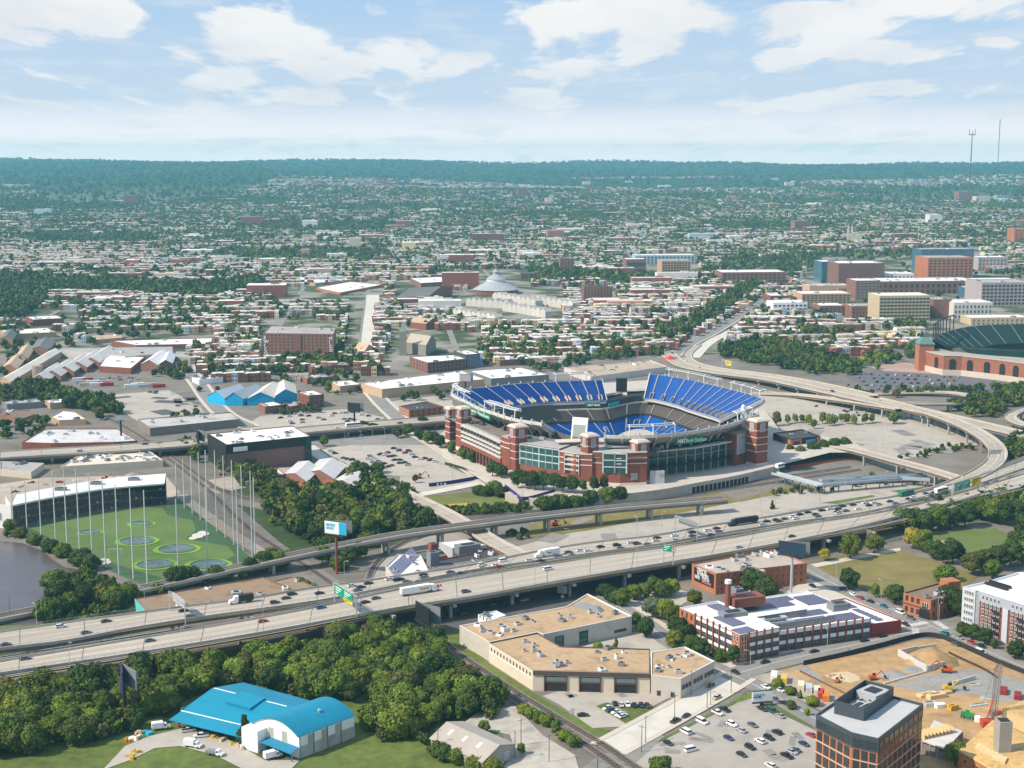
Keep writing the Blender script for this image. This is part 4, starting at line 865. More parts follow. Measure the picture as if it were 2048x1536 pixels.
def board(name, px, z, w, h, lean, mats, parent=stad, white=False):
    g = G(*px, z); d = (SC-g); d.z = 0; d.normalize(); u = Vector((-d.y, d.x, 0)); t = .8
    m = MB(); q = [g-u*w/2-d*t, g+u*w/2-d*t, g+u*w/2+d*t, g-u*w/2+d*t]; off = d*lean+Vector((0, 0, h)); m.add(q+[p+off for p in q], [(0, 1, 5, 4), (1, 2, 6, 5), (2, 3, 7, 6), (3, 0, 4, 7), (4, 5, 6, 7)], 0)
    for s in (-1, 1): m.beam(g+u*s*w*.4-Vector((0, 0, 6)), g+u*s*w*.4, .8, 6, 2) if False else m.tube(g+u*s*w*.35-Vector((0, 0, 7)), g+u*s*w*.35, .5, 2)
    e = d*(-t-.05) if white else d*(t+.05)
    for a, b, c, dd in ((.1, .9, .08, .72),) if white else ((.0, 1., .0, .0),): 
        if white:
            f = lambda i, j: g+u*(i-.5)*w+(d*lean+Vector((0, 0, h)))*j+e
            m.quad(f(a, c), f(b, c), f(b, dd), f(a, dd), 1)
    return m.obj(name, mats, parent)
board('scoreboard', (1157, 884), 25, 11, 16, 4.0, [WHITE, M('board_back', (.30, .33, .30), var=.05), STEEL], white=True)
board('scoreboard', (1243, 783), 25.5, 9.0, 11.0, 0, [M('board_black'), BLACK, PALE])
m = MB(); g = G(1243, 792, 22.5); m.box((g.x, g.y, 21), (9, 2, 4.0), ang(g)+math.pi/2, 0); m.obj('advert_panel', [WHITE], stad)
m = MB(); g = G(1486, 845, 33); m.tube((g.x, g.y, 30), (g.x, g.y, 44), 2.0, 0, 8, 1.5); m.tube((g.x, g.y, 44), (g.x, g.y, 45.6), 1.6, 0, 8, .9); m.add([(g.x+1, g.y, 42), (g.x+6.5, g.y-5, 33), (g.x+6.5, g.y-5, 30), (g.x+1, g.y, 30)], [(0, 1, 2, 3)], 0); m.add([(g.x+1, g.y, 42), (g.x+7, g.y+3, 33), (g.x+6.5, g.y-5, 33)], [(0, 1, 2)], 0); m.obj('spire', [M('pale_canopy', (.62, .63, .62), var=.05)], stad)
def rack(t0, t1, n, h=6.0, inn=4.0):
    m = MB(); r = stad; Pt = []
    for k in range(n):
        t = t0+(t1-t0)*k/(n-1); a = SP_(t, -.6, 35); b = SP_(t, 0, 36+h); c = SP_(t, inn, 36+h+.5); m.tube(a, b, .5, 0, 6, .38); m.tube(b, c, .4, 0, 6)
    for d, z in ((0, h), (inn, h+.5), (inn, h-.9)):
        m.path([SP_(t0-(t1-t0)*.05+(t1-t0)*1.1*i/12, d, 36+z) for i in range(13)], .24, 0, 5)
    for i in range(16):
        ta, tb = t0+(t1-t0)*i/16, t0+(t1-t0)*(i+1)/16; m.tube(SP_(ta, 0, 36+h), SP_(tb, inn, 36+h+.5), .12, 0, 4); m.tube(SP_(ta, inn, 36+h+.5), SP_(tb, inn, 36+h-.9), .12, 0, 4)
    o = m.obj('light_rack', [M('white_steel', (.66, .67, .68), rough=.5, var=.05)], stad)
    l = MB()
    for i in range(30):
        t = t0+(t1-t0)*(i+.5)/30; p = SP_(t, inn+.3, 36+h-.9); l.box((p.x, p.y, p.z), (.5, .9, .7), t, 0); l.box((p.x, p.y, p.z+.9), (.5, .9, .7), t, 0)
    l.obj('floodlights', [GRAYM], o)
ip = lambda R, a: R[0]+(R[1]-R[0])*a
rack(ip(A_nl, .02), ip(A_nl, .24), 4); rack(ip(A_nl, .52), ip(A_nl, .82), 4); rack(ip(A_nr, .10), ip(A_nr, .30), 3); rack(ip(A_nr, .74), ip(A_nr, .93), 3); rack(ip(A_fr, .52), ip(A_fr, .90), 4, 6, -4); rack(ip(A_fr, .06), ip(A_fr, .38), 4, 6, -4); rack(ip(A_fl, .12), ip(A_fl, .34), 3, 6, -4)
# outer brick works
Q6 = lambda x, y, z=6: G(x, y, z)
def wall_grid(parent, a, b, z0, z1, cols, rows, mats, name='window', fw=.35, fh=.3, proud=.12, glass_in=.05, post=0):
    "bays of glass between mullions on the vertical face from a to b; each bay one part"
    a = Vector((a.x, a.y, 0)); b = Vector((b.x, b.y, 0)); u = (b-a); L = u.length; u.normalize(); n = Vector((u.y, -u.x, 0))
    for i in range(cols):
        m = MB(); p, q = a+u*(L*i/cols), a+u*(L*(i+1)/cols)
        for j in range(rows):
            za, zb = z0+(z1-z0)*j/rows, z0+(z1-z0)*(j+1)/rows; e = n*glass_in
            m.quad(p+e+Vector((0, 0, za)), q+e+Vector((0, 0, za)), q+e+Vector((0, 0, zb)), p+e+Vector((0, 0, zb)), 0)
            m.beam(p+n*proud+Vector((0, 0, zb-fh)), q+n*proud+Vector((0, 0, zb-fh)), .2, fh, 1)
        m.beam(p+n*proud+Vector((0, 0, z0)), p+n*proud+u*.01+Vector((0, 0, z0)), .1, .1, 1)
        for s in (p, q): m.box((s.x+n.x*proud, s.y+n.y*proud, z0), (fw, .24, z1-z0), math.atan2(u.y, u.x), 1)
        m.obj(name, mats, parent)
BB = M('stadium_brick', (.235, .075, .048), var=.12, scale=.8, stain=.08)
BAND = M('band_stone', (.64, .58, .50), var=.06)
def brickblock(name, pts, top_px, depth, bands=(), parent=stad, mat=None, base=True, ztop=None):
    "facade block following base survey points, running back by depth towards the bowl"
    P = [Q6(*p) for p in pts]; z1 = ztop or hgt(pts[0][0], pts[0][1], top_px, 6); mid = (P[0]+P[-1])/2; d = (SC-mid); d.z = 0; d.normalize()
    m = MB(); poly = P+[P[-1]+d*depth, P[0]+d*depth]; m.prism(poly, -1, z1, 0, 1)
    for zb in bands:
        zz = z1-zb; Pn = [p-d*.12 for p in P]; 
        for a, b in zip(Pn, Pn[1:]): m.beam(Vector((a.x, a.y, zz)), Vector((b.x, b.y, zz)), .3, .55, 2)
    if base:
        for a, b in zip(P, P[1:]): m.beam(Vector((*(a-d*.15).xy, 5)), Vector((*(b-d*.15).xy, 5)), .3, 2.2, 2)
    o = m.obj(name, [mat or BB, GROOF, BAND], parent); return o, P, z1, d
def tower(px, pb, pt, w=8.0, cap=True, z=6, bands=4):
    g = G(px, pb, z); z1 = hgt(px, pb, pt, z); rz = math.radians(-31+90-28); d = SC-g; d.z = 0; d.normalize(); c = g+d*w*.55
    m = MB(); rz = math.radians(31); m.box((c.x, c.y, -1), (w, w, z1+.2), rz, 0); k = 0
    for zb in np.linspace(z1*.42, z1*.82, bands): m.box((c.x, c.y, zb), (w+.25, w+.25, .5), rz, 1)
    m.box((c.x, c.y, 5), (w+.3, w+.3, 2.5), rz, 1)
    o = m.obj('corner_tower', [BB, BAND], stad)
    cp = MB(); cp.box((c.x, c.y, z1-.8), (w+1.2, w+1.2, 1.0), rz, 0); cp.box((c.x, c.y, z1+.2), (w+.4, w+.4, 1.1), rz, 0, .75); cp.obj('tower_cap', [LIME], o)
    for s, (ux, uy) in enumerate(((math.sin(rz), -math.cos(rz)), (-math.cos(rz), -math.sin(rz)))):
        q = c+Vector((ux, uy, 0))*(w/2+.1); pm = MB(); pm.box((q.x, q.y, z1-7.5), ((w*.42, .3, 6.0)), math.atan2(ux, -uy), 0); q2 = q+Vector((ux, uy, 0))*.1; pm.box((q2.x, q2.y, z1-7.0), ((w*.28, .3, 5.0)), math.atan2(ux, -uy), 1); pm.obj('louvre_panel', [M('louvre_frame', (.50, .44, .44)), M('louvre_grey', (.33, .31, .34))], o)
    return o, c, z1
tower(893, 882, 816, 7); tower(915, 897, 816, 8); tower(1026, 946, 854, 9.5); tower(1527, 930, 842, 10)
o, P, z1, d = brickblock('brick_block', [(1118, 960), (1150, 966), (1184, 968)], 901, 20, (.6, 4.2, 7.8))
tower(1176, 966, 873, 8.5, bands=2)
wall_grid(o, P[0].lerp(P[1], .37), P[0].lerp(P[1], 1.0)+(P[2]-P[1])*.25, z1-14, z1-1.2, 1, 4, [DARKM, PALE], 'open_gallery', fh=1.0, glass_in=.5, proud=.7)
o, P, z1, d = brickblock('brick_block', [(1185, 967), (1240, 970), (1293, 968)], 903, 22, (.4, 4.0, 7.6))
a, b = P[0].lerp(P[1], .38), P[1].lerp(P[2], .24); wall_grid(o, a, b, z1-13.5, z1-.3, 2, 3, [GLASSG, M('pale_blue_frame', (.50, .54, .58))], fw=.9, fh=.7, proud=1.5, glass_in=1.2)
tower(1279, 966, 885, 9, bands=0)
for (x0, x1) in ((.74, .88),):
    p, q = P[1].lerp(P[2], .4), P[1].lerp(P[2], .66); mm = MB(); mm.beam(Vector((*(p-d*.1).xy, 9)), Vector((*(q-d*.1).xy, 9)), .3, 4.5); mm.obj('shutter', [GROOF], o)
m = MB(); g = G(1237, 916, 22); m.box((g.x, g.y+8, 28.2), (16, 9, .6), .1, 0)
for sx in (-7, 7): m.tube((g.x+sx, g.y+5, 24), (g.x+sx, g.y+5, 28.2), .3, 0)
m.obj('terrace_canopy', [STEEL], stad); m = MB(); g = G(1138, 896, 24.5); m.box((g.x, g.y+5, 28), (17, 10, .6), .2, 0); m.box((g.x, g.y+7, 24.3), (14, 7, 3.7), .2, 1); m.obj('terrace_canopy', [LIME, BRICKT], stad)
# glazed ramp wall and left open-floor wall
o, P, z1, d = brickblock('glazed_wall', [(1040, 947), (1078, 954), (1118, 960)], 886, 18, (), base=False)
for a, b in zip(P, P[1:]): wall_grid(o, a, b, 12.5, z1-.4, 3, 3, [GLASSG, M('pale_blue_frame')], fw=.6, fh=.7)
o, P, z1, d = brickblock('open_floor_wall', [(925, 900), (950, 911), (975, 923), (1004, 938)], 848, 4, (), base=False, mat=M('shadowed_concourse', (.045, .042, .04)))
for a, b in zip(P, P[1:]):
    u = (b-a).normalized(); nrm = -d
    m = MB()
    for k, zb in enumerate((13.0, 16.0, 19.0, z1-1.6)):
        m.beam(Vector((*(a+nrm*.5).xy, zb)), Vector((*(b+nrm*.5).xy, zb)), 1.6, 1.5 if k < 3 else 1.9, 0)
    for k in range(4):
        p = a.lerp(b, k/4)+nrm*1.0; m.box((p.x, p.y, 12), (.5, .5, z1-12), math.atan2(u.y, u.x), 1)
    m.obj('gallery_floor', [M('gallery_concrete', (.50, .46, .42)), GRAYM], o)
    m = MB()
    m.beam(Vector((*(a+nrm*.4).xy, 10.0)), Vector((*(b+nrm*.4).xy, 10.0)), 1.4, 3.0, 0)
    for k in range(4):
        p = a.lerp(b, k/4)+nrm*.5; m.box((p.x, p.y, 2), (1.3, 1.3, 8.3), math.atan2(u.y, u.x), 0)
    m.obj('brick_arcade', [BB], o)
o, P, z1, d = brickblock('brick_block', [(1001, 937), (1012, 942), (1020, 944)], 872, 12, (3.4, 6.8))
# right hand recess: dark glass with projecting decks
m = MB(); rec = [G(1294, 950, 6), G(1340, 945, 6), G(1385, 940, 6), G(1430, 932, 6), G(1468, 924, 6)]; m.strip([Vector((p.x, p.y, 0)) for p in rec], [Vector((p.x, p.y, 22)) for p in rec], 0); o = m.obj('glazed_recess', [GLASSG, DARKM], stad)
for zb, out, th, mt in ((21.8, 5, 1.0, PALE), (16.8, 2.5, .7, GRAYM), (12.2, 7.5, .6, BLACK), (9.8, 4.5, 1.4, DARKM)):
    mm = MB(); q = [p+(p-SC).normalized()*out for p in rec]
    bot = [Vector((p.x, p.y, zb)) for p in q]; inn = [Vector((p.x, p.y, zb)) for p in rec]; mm.strip(bot, inn); mm.strip(up(bot, th), up(inn, th)); mm.strip(bot, up(bot, th)); mm.obj('terrace_deck', [mt], o)
for p in spline(rec, 12):
    q = p+(p-SC).normalized()*4.4; mm = MB(); mm.box((q.x, q.y, 5), (.7, .7, 17), 0); mm.obj('column', [CONCD], o)
mm = MB(); g = G(1314, 966, 6); mm.box((g.x, g.y, 5), (9.5, 1.4, 9.2), .05, 0); o2 = mm.obj('grey_panel', [M('panel_grey', (.40, .42, .46), var=.05)], stad); text(o2, 'TB', g+Vector((.8, -.9, 4.6)), (1, .05, 0), 2.0, M('gold_letters', (.5, .33, .12)), bold=.05)
o, P, z1, d = brickblock('brick_block', [(1470, 931), (1490, 925), (1512, 921)], 868, 18, (), base=False)
wall_grid(o, P[0].lerp(P[1], .15), P[0].lerp(P[1], .9), 13, z1-.6, 1, 1, [M('panel_grey'), PALE], 'wall_panel'); wall_grid(o, P[1], P[1].lerp(P[2], .5), 13, z1-.6, 1, 2, [GLASSG, PALE], fw=.7)
# terrace floor behind the facade, concourse back wall, rear outer wall
fp = [G(*p, 6) for p in ((890, 884), (925, 900), (950, 911), (975, 923), (1020, 944), (1078, 954), (1118, 960), (1184, 968), (1240, 970), (1293, 968), (1340, 945), (1385, 940), (1430, 932), (1470, 931), (1512, 921), (1545, 915))]
m = MB(); fp2 = spline(fp, 50); inn = [SP_(ang(p), 14, 24.2) for p in fp2]; m.strip([Vector((*(p+(SC-p).normalized()*.8).xy, 24.2)) for p in fp2], inn, 0); m.strip(inn, up(inn, 4.5), 1)
for i in range(2, 48, 1):
    if RND.random() < .6: q = fp2[i].lerp(inn[i], RND.uniform(.35, .9)); m.box((q.x, q.y, 24.2), (RND.uniform(1.5, 5), RND.uniform(1, 3), RND.uniform(1, 3)), RND.uniform(0, 3), RND.choice((1, 2, 2)))
m.obj('upper_concourse', [M('terrace_floor', (.20, .175, .15), var=.3, scale=.4, stain=.25), M('concourse_wall', (.11, .095, .09), var=.3, scale=.2), GROOF], stad)
tA, tB = ang(fp[-1]), ang(fp[0])+2*math.pi
while tB-tA > TP: tB -= TP
while tB < tA: tB += TP
m = MB(); m.strip(arc(tA, tB, 4, -1, 60), arc(tA, tB, 4, 25, 60), 0); m.strip(arc(tA, tB, 4, 25, 60), arc(tA, tB, 14, 25, 60), 1); m.obj('outer_wall', [BB, CONCD], stad)
# name signs
def sign_px(bl, br, tl, z, label, txt, parent, frac=.62, x0=.03, mats=None, squeeze=.8):
    a, b = G(*bl, z), G(*br, z); z1 = hgt(bl[0], bl[1], tl[1], z) ; u = (b-a).normalized(); n = Vector((u.y, -u.x, 0)); m = MB(); m.box(((a.x+b.x)/2, (a.y+b.y)/2, z), ((b-a).length, .6, z1-z), math.atan2(u.y, u.x)); o = m.obj(label, [mats or SIGNG], parent)
    h = (z1-z)*frac; text(o, txt[0], a+u*(b-a).length*x0+n*.35+Vector((0, 0, (z1-z)*.22)), u, h*.9, WHITE, bold=.07, squeeze=squeeze)
    if len(txt) > 1: text(o, txt[1], a+u*(b-a).length*(x0+txt[2])+n*.35+Vector((0, 0, (z1-z)*.22)), u, h*.9, WHITE, bold=.012, squeeze=squeeze)
    return o
ta, tb = aw((936, 802)), aw((990, 824)); pa, pb = SP_(ta, -2.2, 30), SP_(tb, -2.2, 30); u = (pb-pa).normalized(); n = Vector((u.y, -u.x, 0)); L = (pb-pa).length; m = MB(); m.box(((pa.x+pb.x)/2, (pa.y+pb.y)/2, 29.8), (L, .6, 4.6), math.atan2(u.y, u.x)); o = m.obj('name_sign', [SIGNG], stad)
text(o, 'M&T', pa+u*L*.03+n*.4+Vector((0, 0, .9)), u, 2.5, WHITE, bold=.05); text(o, 'Bank Stadium', pa+u*L*.25+n*.4+Vector((0, 0, .9)), u, 2.5, WHITE, bold=.012, squeeze=L*.72/19)
sign_px((1349, 889.5), (1409, 884), (1349, 876), 27.5, 'name_sign', ('M&T', 'Bank Stadium', .27), stad, x0=.1, squeeze=.85)
t = aw((1165, 806), 22); p, q = SP_(A_fl[0]+.23, 26.6, 19.6), SP_(A_fl[0]+.07, 26.6, 19.6)
for (pa, pb, tx) in ((p, q, 'M&T Bank'),):
    u = (pb-pa); u.z = 0; L = u.length; u.normalize(); m = MB(); m.box(((pa.x+pb.x)/2, (pa.y+pb.y)/2, 19.4), (L, .5, 3.4), math.atan2(u.y, u.x)); o = m.obj('advert_panel', [SIGNG], stad); text(o, tx, pa+u*L*.15+Vector((u.y, -u.x, 0))*.4+Vector((0, 0, .5)), u, 1.7, WHITE, bold=.06)
m = MB(); pa, pb = SP_(A_fl[0]-.02, 26.6, 0), SP_(A_fl[0]-.13, 26.6, 0); m.beam(Vector((pa.x, pa.y, 18.6)), Vector((pb.x, pb.y, 18.6)), .5, 2.6); m.obj('advert_panel', [M('teal_screen', (.0, .38, .40), rough=.4)], stad)
# raised plaza and its retaining wall
struct(MB().poly([G(*p) for p in ((880, 868, .4), (905, 915, .6), (940, 945, 2), (1000, 985, 4), (1080, 998, 5), (1180, 994, 5.8), (1305, 982, 6), (1480, 950, 6), (1560, 930, 6), (1660, 905, 6), (1745, 905, 6), (1700, 880, 6), (1560, 860, 5.8), (1530, 820, 3), (1300, 760, 1), (1000, 780, .6))]).obj('plaza', M('plaza_paving', (.47, .42, .36), var=.15, scale=.25)))
rw = thing('retaining_wall', 'long concrete retaining wall with dark openings below the stadium forecourt', 'wall')
wl = [G(*p) for p in ((1010, 990, 4.2), (1080, 1000, 5.1), (1180, 996, 5.9), (1305, 984, 6.1), (1400, 967, 6.1), (1475, 953, 6.1), (1560, 933, 6.1))]; wl = spline(wl, 60)
m = MB(); m.strip([Vector((p.x, p.y, -.5)) for p in wl], up(wl, .9), 0); ins = [p+(SC-p).normalized()*.6 for p in wl]; m.strip(up(wl, .9), up(ins, .9), 0); m.strip(up(ins, .9), ins, 0); m.obj('wall', [M('wall_concrete', (.45, .40, .34), var=.12, scale=.3, stain=.15)], rw)
for k in range(14):
    p = wl[36+k]; q = wl[37+k]; u = (q-p).normalized(); n = Vector((u.y, -u.x, 0)); mm = MB(); a, b = p+n*.06, p.lerp(q, .78)+n*.06; mm.quad(Vector((a.x, a.y, .3)), Vector((b.x, b.y, .3)), Vector((b.x, b.y, 4.6)), Vector((a.x, a.y, 4.6))); mm.obj('opening', [BLACK], rw)
# ---------- buildings ----------
def plan(roof, z):
    P = [G(*p, z) for p in roof]
    if len(P) == 3: P.append(P[0]+P[2]-P[1])
    return P
def ccw(P): return sum(P[i].x*P[(i+1) % len(P)].y-P[(i+1) % len(P)].x*P[i].y for i in range(len(P))) > 0
def wallbox(root, P, z, wall, roofm, par=.7, zb=-.5, nm='wall', rn='roof', trim=None):
    if not ccw(P): P = P[::-1]
    m = MB(); n = len(P); Q = [Vector((p.x, p.y, 0)) for p in P]; cen = sum(Q, Vector())/n
    inn = []
    for i in range(n):
        a, b, c = Q[i-1], Q[i], Q[(i+1) % n]; u = (b-a).normalized(); v = (c-b).normalized(); n1 = Vector((-u.y, u.x, 0)); n2 = Vector((-v.y, v.x, 0)); k = n1+n2; inn.append(b+k*(.35/max(k.dot(n1), .3)))
    T = [q+Vector((0, 0, z+par)) for q in Q]; B = [q+Vector((0, 0, zb)) for q in Q]; I = [q+Vector((0, 0, z+par)) for q in inn]; R = [q+Vector((0, 0, z)) for q in inn]
    for i in range(n):
        j = (i+1) % n; m.quad(B[i], B[j], T[j], T[i], 0); m.quad(T[i], T[j], I[j], I[i], 1); m.quad(I[j], I[i], R[i], R[j], 1)
    w = m.obj(nm, [wall, trim or wall], root); MB().poly(R, 0).obj(rn, [roofm], root); return w
WIN = {}
def wins(root, a, b, cols, rows, z0, dz, w, h, fr=None, gl=None, name='window', m0=.5, proud=.06, skip=(), sill=False):
    "individual windows on the wall from a to b (outer side to the right of a -> b)"
    fr = fr or WHITE; gl = gl or GLASS; a = Vector((a.x, a.y, 0)); b = Vector((b.x, b.y, 0)); u = b-a; L = u.length; u.normalize(); n = Vector((u.y, -u.x, 0)); key = (round(w, 2), round(h, 2), fr.name, gl.name)
    if key not in WIN:
        m = MB(); t = min(.14, w*.12); m.box((0, 0, 0), (w, .10, t)); m.box((0, 0, h-t), (w, .10, t))
        for s in (-1, 1): m.box((s*(w-t)/2, 0, t), (t, .10, h-2*t))
        if w > 1.2: m.box((0, 0, t), (t*.6, .09, h-2*t))
        m.quad((-w/2, -.03, .01), (w/2, -.03, .01), (w/2, -.03, h-.01), (-w/2, -.03, h-.01), 1); WIN[key] = m.mesh(name, [fr, gl])
    for j in range(rows):
        for i in range(cols):
            if (i, j) in skip: continue
            p = a+u*(m0+(L-2*m0)*(i+.5)/cols)+n*proud+Vector((0, 0, z0+dz*j)); o = link(name, WIN[key], root, p, math.atan2(u.y, u.x))
def strips(root, a, b, rows, z0, dz, h, gl=None, fr=None, cols=1, name='window_band', proud=.08):
    "horizontal ribbon windows, one part per row and bay"
    a = Vector((a.x, a.y, 0)); b = Vector((b.x, b.y, 0)); u = (b-a).normalized(); n = Vector((u.y, -u.x, 0)); L = (b-a).length
    for j in range(rows):
        for c in range(cols):
            m = MB(); p, q = a+u*(L*(c+.06)/cols)+n*proud, a+u*(L*(c+.94)/cols)+n*proud; z = z0+dz*j; m.quad(Vector((p.x, p.y, z)), Vector((q.x, q.y, z)), Vector((q.x, q.y, z+h)), Vector((p.x, p.y, z+h)))
            k = max(1, int((q-p).length/2.2))
            for i in range(k+1): s = p.lerp(q, i/k); m.box((s.x, s.y, z), (.14, .14, h), math.atan2(u.y, u.x), 1)
            m.obj(name, [gl or GLASS, fr or GRAYM], root)
def unit(root, x, y, z, s, rz=0, mat=None, name='roof_unit'):
    m = MB(); m.box((x, y, z), (s[0], s[1], s[2]), rz, 0); m.box((x, y, z+s[2]), (s[0]*.55, s[1]*.55, .25), rz, 1)
    return m.obj(name, [mat or STEEL, DARKM], root)
def units(root, P, z, n, seed, s=(1.2, 3.2), mats=None):
    r = random.Random(seed); xs = [p.x for p in P]; ys = [p.y for p in P]; k = 0; t = 0; pl = [(p.x, p.y) for p in P]; c = sum(P, Vector())/len(P)
    while k < n and t < 400:
        t += 1; x, y = r.uniform(min(xs), max(xs)), r.uniform(min(ys), max(ys)); q = c+(Vector((x, y, 0))-Vector((c.x, c.y, 0)))*1.12
        if not inpoly([q.x], [q.y], pl)[0]: continue
        unit(root, x, y, z, (r.uniform(*s), r.uniform(*s), r.uniform(.7, 1.9)), r.uniform(0, 1.5), r.choice(mats or [STEEL, WHITE, GRAYM, STEEL])); k += 1
def bld(name, label, cat, roof, base, wall, roofm=GROOF, par=.7, n_units=0, seed=1, group=None, trim=None, us=(1.2, 3.2), z0=0):
    "base = (index of a roof corner, survey y of the ground below it) or a height in metres"
    z = base if isinstance(base, (int, float)) else hgt(roof[base[0]][0], base[1], roof[base[0]][1], z0)-par
    P = plan(roof, z+par); root = thing(name, label, cat, (0, 0, 0), 0, group); wallbox(root, P, z, wall, roofm, par, trim=trim)
    if n_units: units(root, P, z, n_units, seed, us)
    return root, P, z
def gable(name, label, cat, pts, eave, ridge, wall, roofm, along=0, over=.5, group=None, root=None, z0=0, skylights=0):
    "pts: three ground corners A, B, C; ridge runs along AB (0) or BC (1)"
    P = [G(*p, z0) for p in pts]; A, B, Cc = P; D = A+Cc-B; 
    if along: A, B, Cc, D = B, Cc, D, A
    root = root or thing(name, label, cat, (0, 0, 0), 0, group); zv = lambda p, z: Vector((p.x, p.y, z))
    m = MB(); m1, m2 = (A+D)/2, (B+Cc)/2
    for a, b in ((A, B), (B, Cc), (Cc, D), (D, A)): m.quad(zv(a, -.5), zv(b, -.5), zv(b, eave), zv(a, eave))
    m.poly([zv(B, eave), zv(Cc, eave), zv(m2, ridge)]); m.poly([zv(D, eave), zv(A, eave), zv(m1, ridge)]); m.obj('wall', [wall], root)
    m = MB(); u = (B-A).normalized()*over; v = (D-A).normalized()*over; s = (ridge-eave)/((D-A).length/2)*over
    for e0, e1, sg in ((A, B, -1), (D, Cc, 1)):
        a, b = zv(e0-u+v*sg, eave-s), zv(e1+u+v*sg, eave-s); c, d = zv(m2+u, ridge), zv(m1-u, ridge)
        m.quad(*[p+Vector((0, 0, .12)) for p in (a, b, c, d)]); m.quad(a-Vector((0, 0, .1)), b-Vector((0, 0, .1)), b+Vector((0, 0, .12)), a+Vector((0, 0, .12)))
    ro = m.obj('roof', [roofm], root)
    for k in range(skylights):
        f = (k+.7)/(skylights+.6); p = zv(A.lerp(B, f), eave).lerp(zv(m1.lerp(m2, f), ridge), .45); q = zv(A.lerp(B, f), eave).lerp(zv(m1.lerp(m2, f), ridge), .75); w = (B-A).normalized()*.7; h = Vector((0, 0, .2)); MB().quad(p-w+h, p+w+h, q+w+h, q-w+h).obj('skylight', [WHITE], ro)
    return root, (A, B, Cc, D)

# --- near: long low building with gravel roofs
ZT = 8.2
rt = thing('school_building', 'low rambling cream building with three brown gravel roofs beside the curving railway', 'building')
def wing(roof, z=ZT, wall=LIME, trim=WHITE, roofm=TROOF, par=.5):
    P = [G(*p, z+par) for p in roof]; wallbox(rt, P, z, wall, roofm, par, trim=trim); return P
CREAM = M('cream_wall', (.62, .54, .42), var=.07, scale=.3); CREAMD = M('grey_cream_wall', (.50, .46, .40), var=.1, scale=.35, stain=.1)
w1 = wing([(919, 1251), (1056, 1226), (1132, 1213), (1175, 1187), (1264, 1232), (1087, 1268), (1076, 1264), (978, 1284)], wall=CREAMD)
w2 = wing([(978, 1285), (1075, 1265), (1121, 1292), (1300, 1297.5), (1300, 1346), (1066, 1340)], wall=CREAM, trim=M('brown_fascia', (.10, .075, .065)), z=ZT+.25)
w3 = wing([(1302, 1304), (1370, 1293), (1429, 1322), (1362, 1357), (1302, 1350)], wall=CREAMD, z=ZT+.1)
units(rt, w1, ZT, 16, 3); units(rt, w2, ZT+.25, 16, 4); units(rt, w3, ZT+.1, 9, 5)
DW = M('dark_window', (.03, .032, .035), rough=.2)
wins(rt, w2[0], w2[5], 13, 1, 5.6, 3, 1.1, 1.9, LIME, DW, m0=1)
MB().beam(Vector((*w2[0].xy, 5.0)), Vector((*w2[5].xy, 5.0)), .3, .25).obj('string_course', [WHITE], rt)
a, b = w2[5], w2[4]
for k, (f0, f1) in enumerate(((.10, .29), (.40, .58), (.70, .885))):
    m = MB(); p, q = a.lerp(b, f0), a.lerp(b, f1); u = (q-p).normalized(); n = Vector((u.y, -u.x, 0)); e = n*.1
    m.quad(*(Vector((*(s+e).xy, zz)) for s, zz in ((p, .3), (q, .3), (q, 6.6), (p, 6.6))), 0); m.quad(*(Vector((*(s+e*1.6).xy, zz)) for s, zz in ((p, 4.4), (q, 4.4), (q, 6.3), (p, 6.3))), 1)
    for s in (p, q): m.box((s.x+e.x*2, s.y+e.y*2, 0), (.5, .5, 7), math.atan2(u.y, u.x), 2)
    m.beam(Vector((*(p+e*2).xy, 3.7)), Vector((*(q+e*2).xy, 3.7)), .25, .5, 2); m.obj('loading_bay', [M('bay_dark', (.035, .03, .03)), M('bay_glass', (.16, .20, .21), rough=.2), M('bay_frame', (.12, .06, .05))], rt)
m = MB(); u = (b-a).normalized(); n = Vector((u.y, -u.x, 0)); m.beam(Vector((*(a+n*.25).xy, 7.0)), Vector((*(b+n*.25).xy, 7.0)), .5, 1.75); m.obj('fascia', [M('brown_fascia')], rt)
for f0, f1, zt in ((.13, .22, 6.3), (.40, .49, 6.3), (.80, .93, 3.6)):
    wall_grid(rt, w1[5].lerp(w1[4], f0), w1[5].lerp(w1[4], f1), .4 if zt > 5 else 2.2, zt, 1, 2, [GLASSG, DARKM], fw=.25, fh=.25)
wins(rt, w3[4], w3[3], 2, 1, .5, 3, 1.6, 2.2, GRAYM, DW, name='door'); strips(rt, w3[3], w3[2], 1, 3.6, 3, 2.0, DW, LIME, cols=3)
m = MB(); p = w1[3].lerp(w1[4], .35)+Vector((-7, -10, 0)); m.box((p.x, p.y, ZT), (3.6, 15, 2.0), .95, 0, .7); m.obj('roof_lantern', [M('lantern_grey', (.22, .24, .27))], rt)
bx, bp, bz = bld('annex_building', 'small white flat roofed annex between the tan building and the motorway', 'building', [(956, 1229), (978, 1241), (1012, 1230), (992, 1221)], (1, 1256), WHITE, WROOF, n_units=3, seed=4)
wins(bx, bp[0], bp[1], 3, 1, 2.5, 3, 1, 1.3, GRAYM, DW)

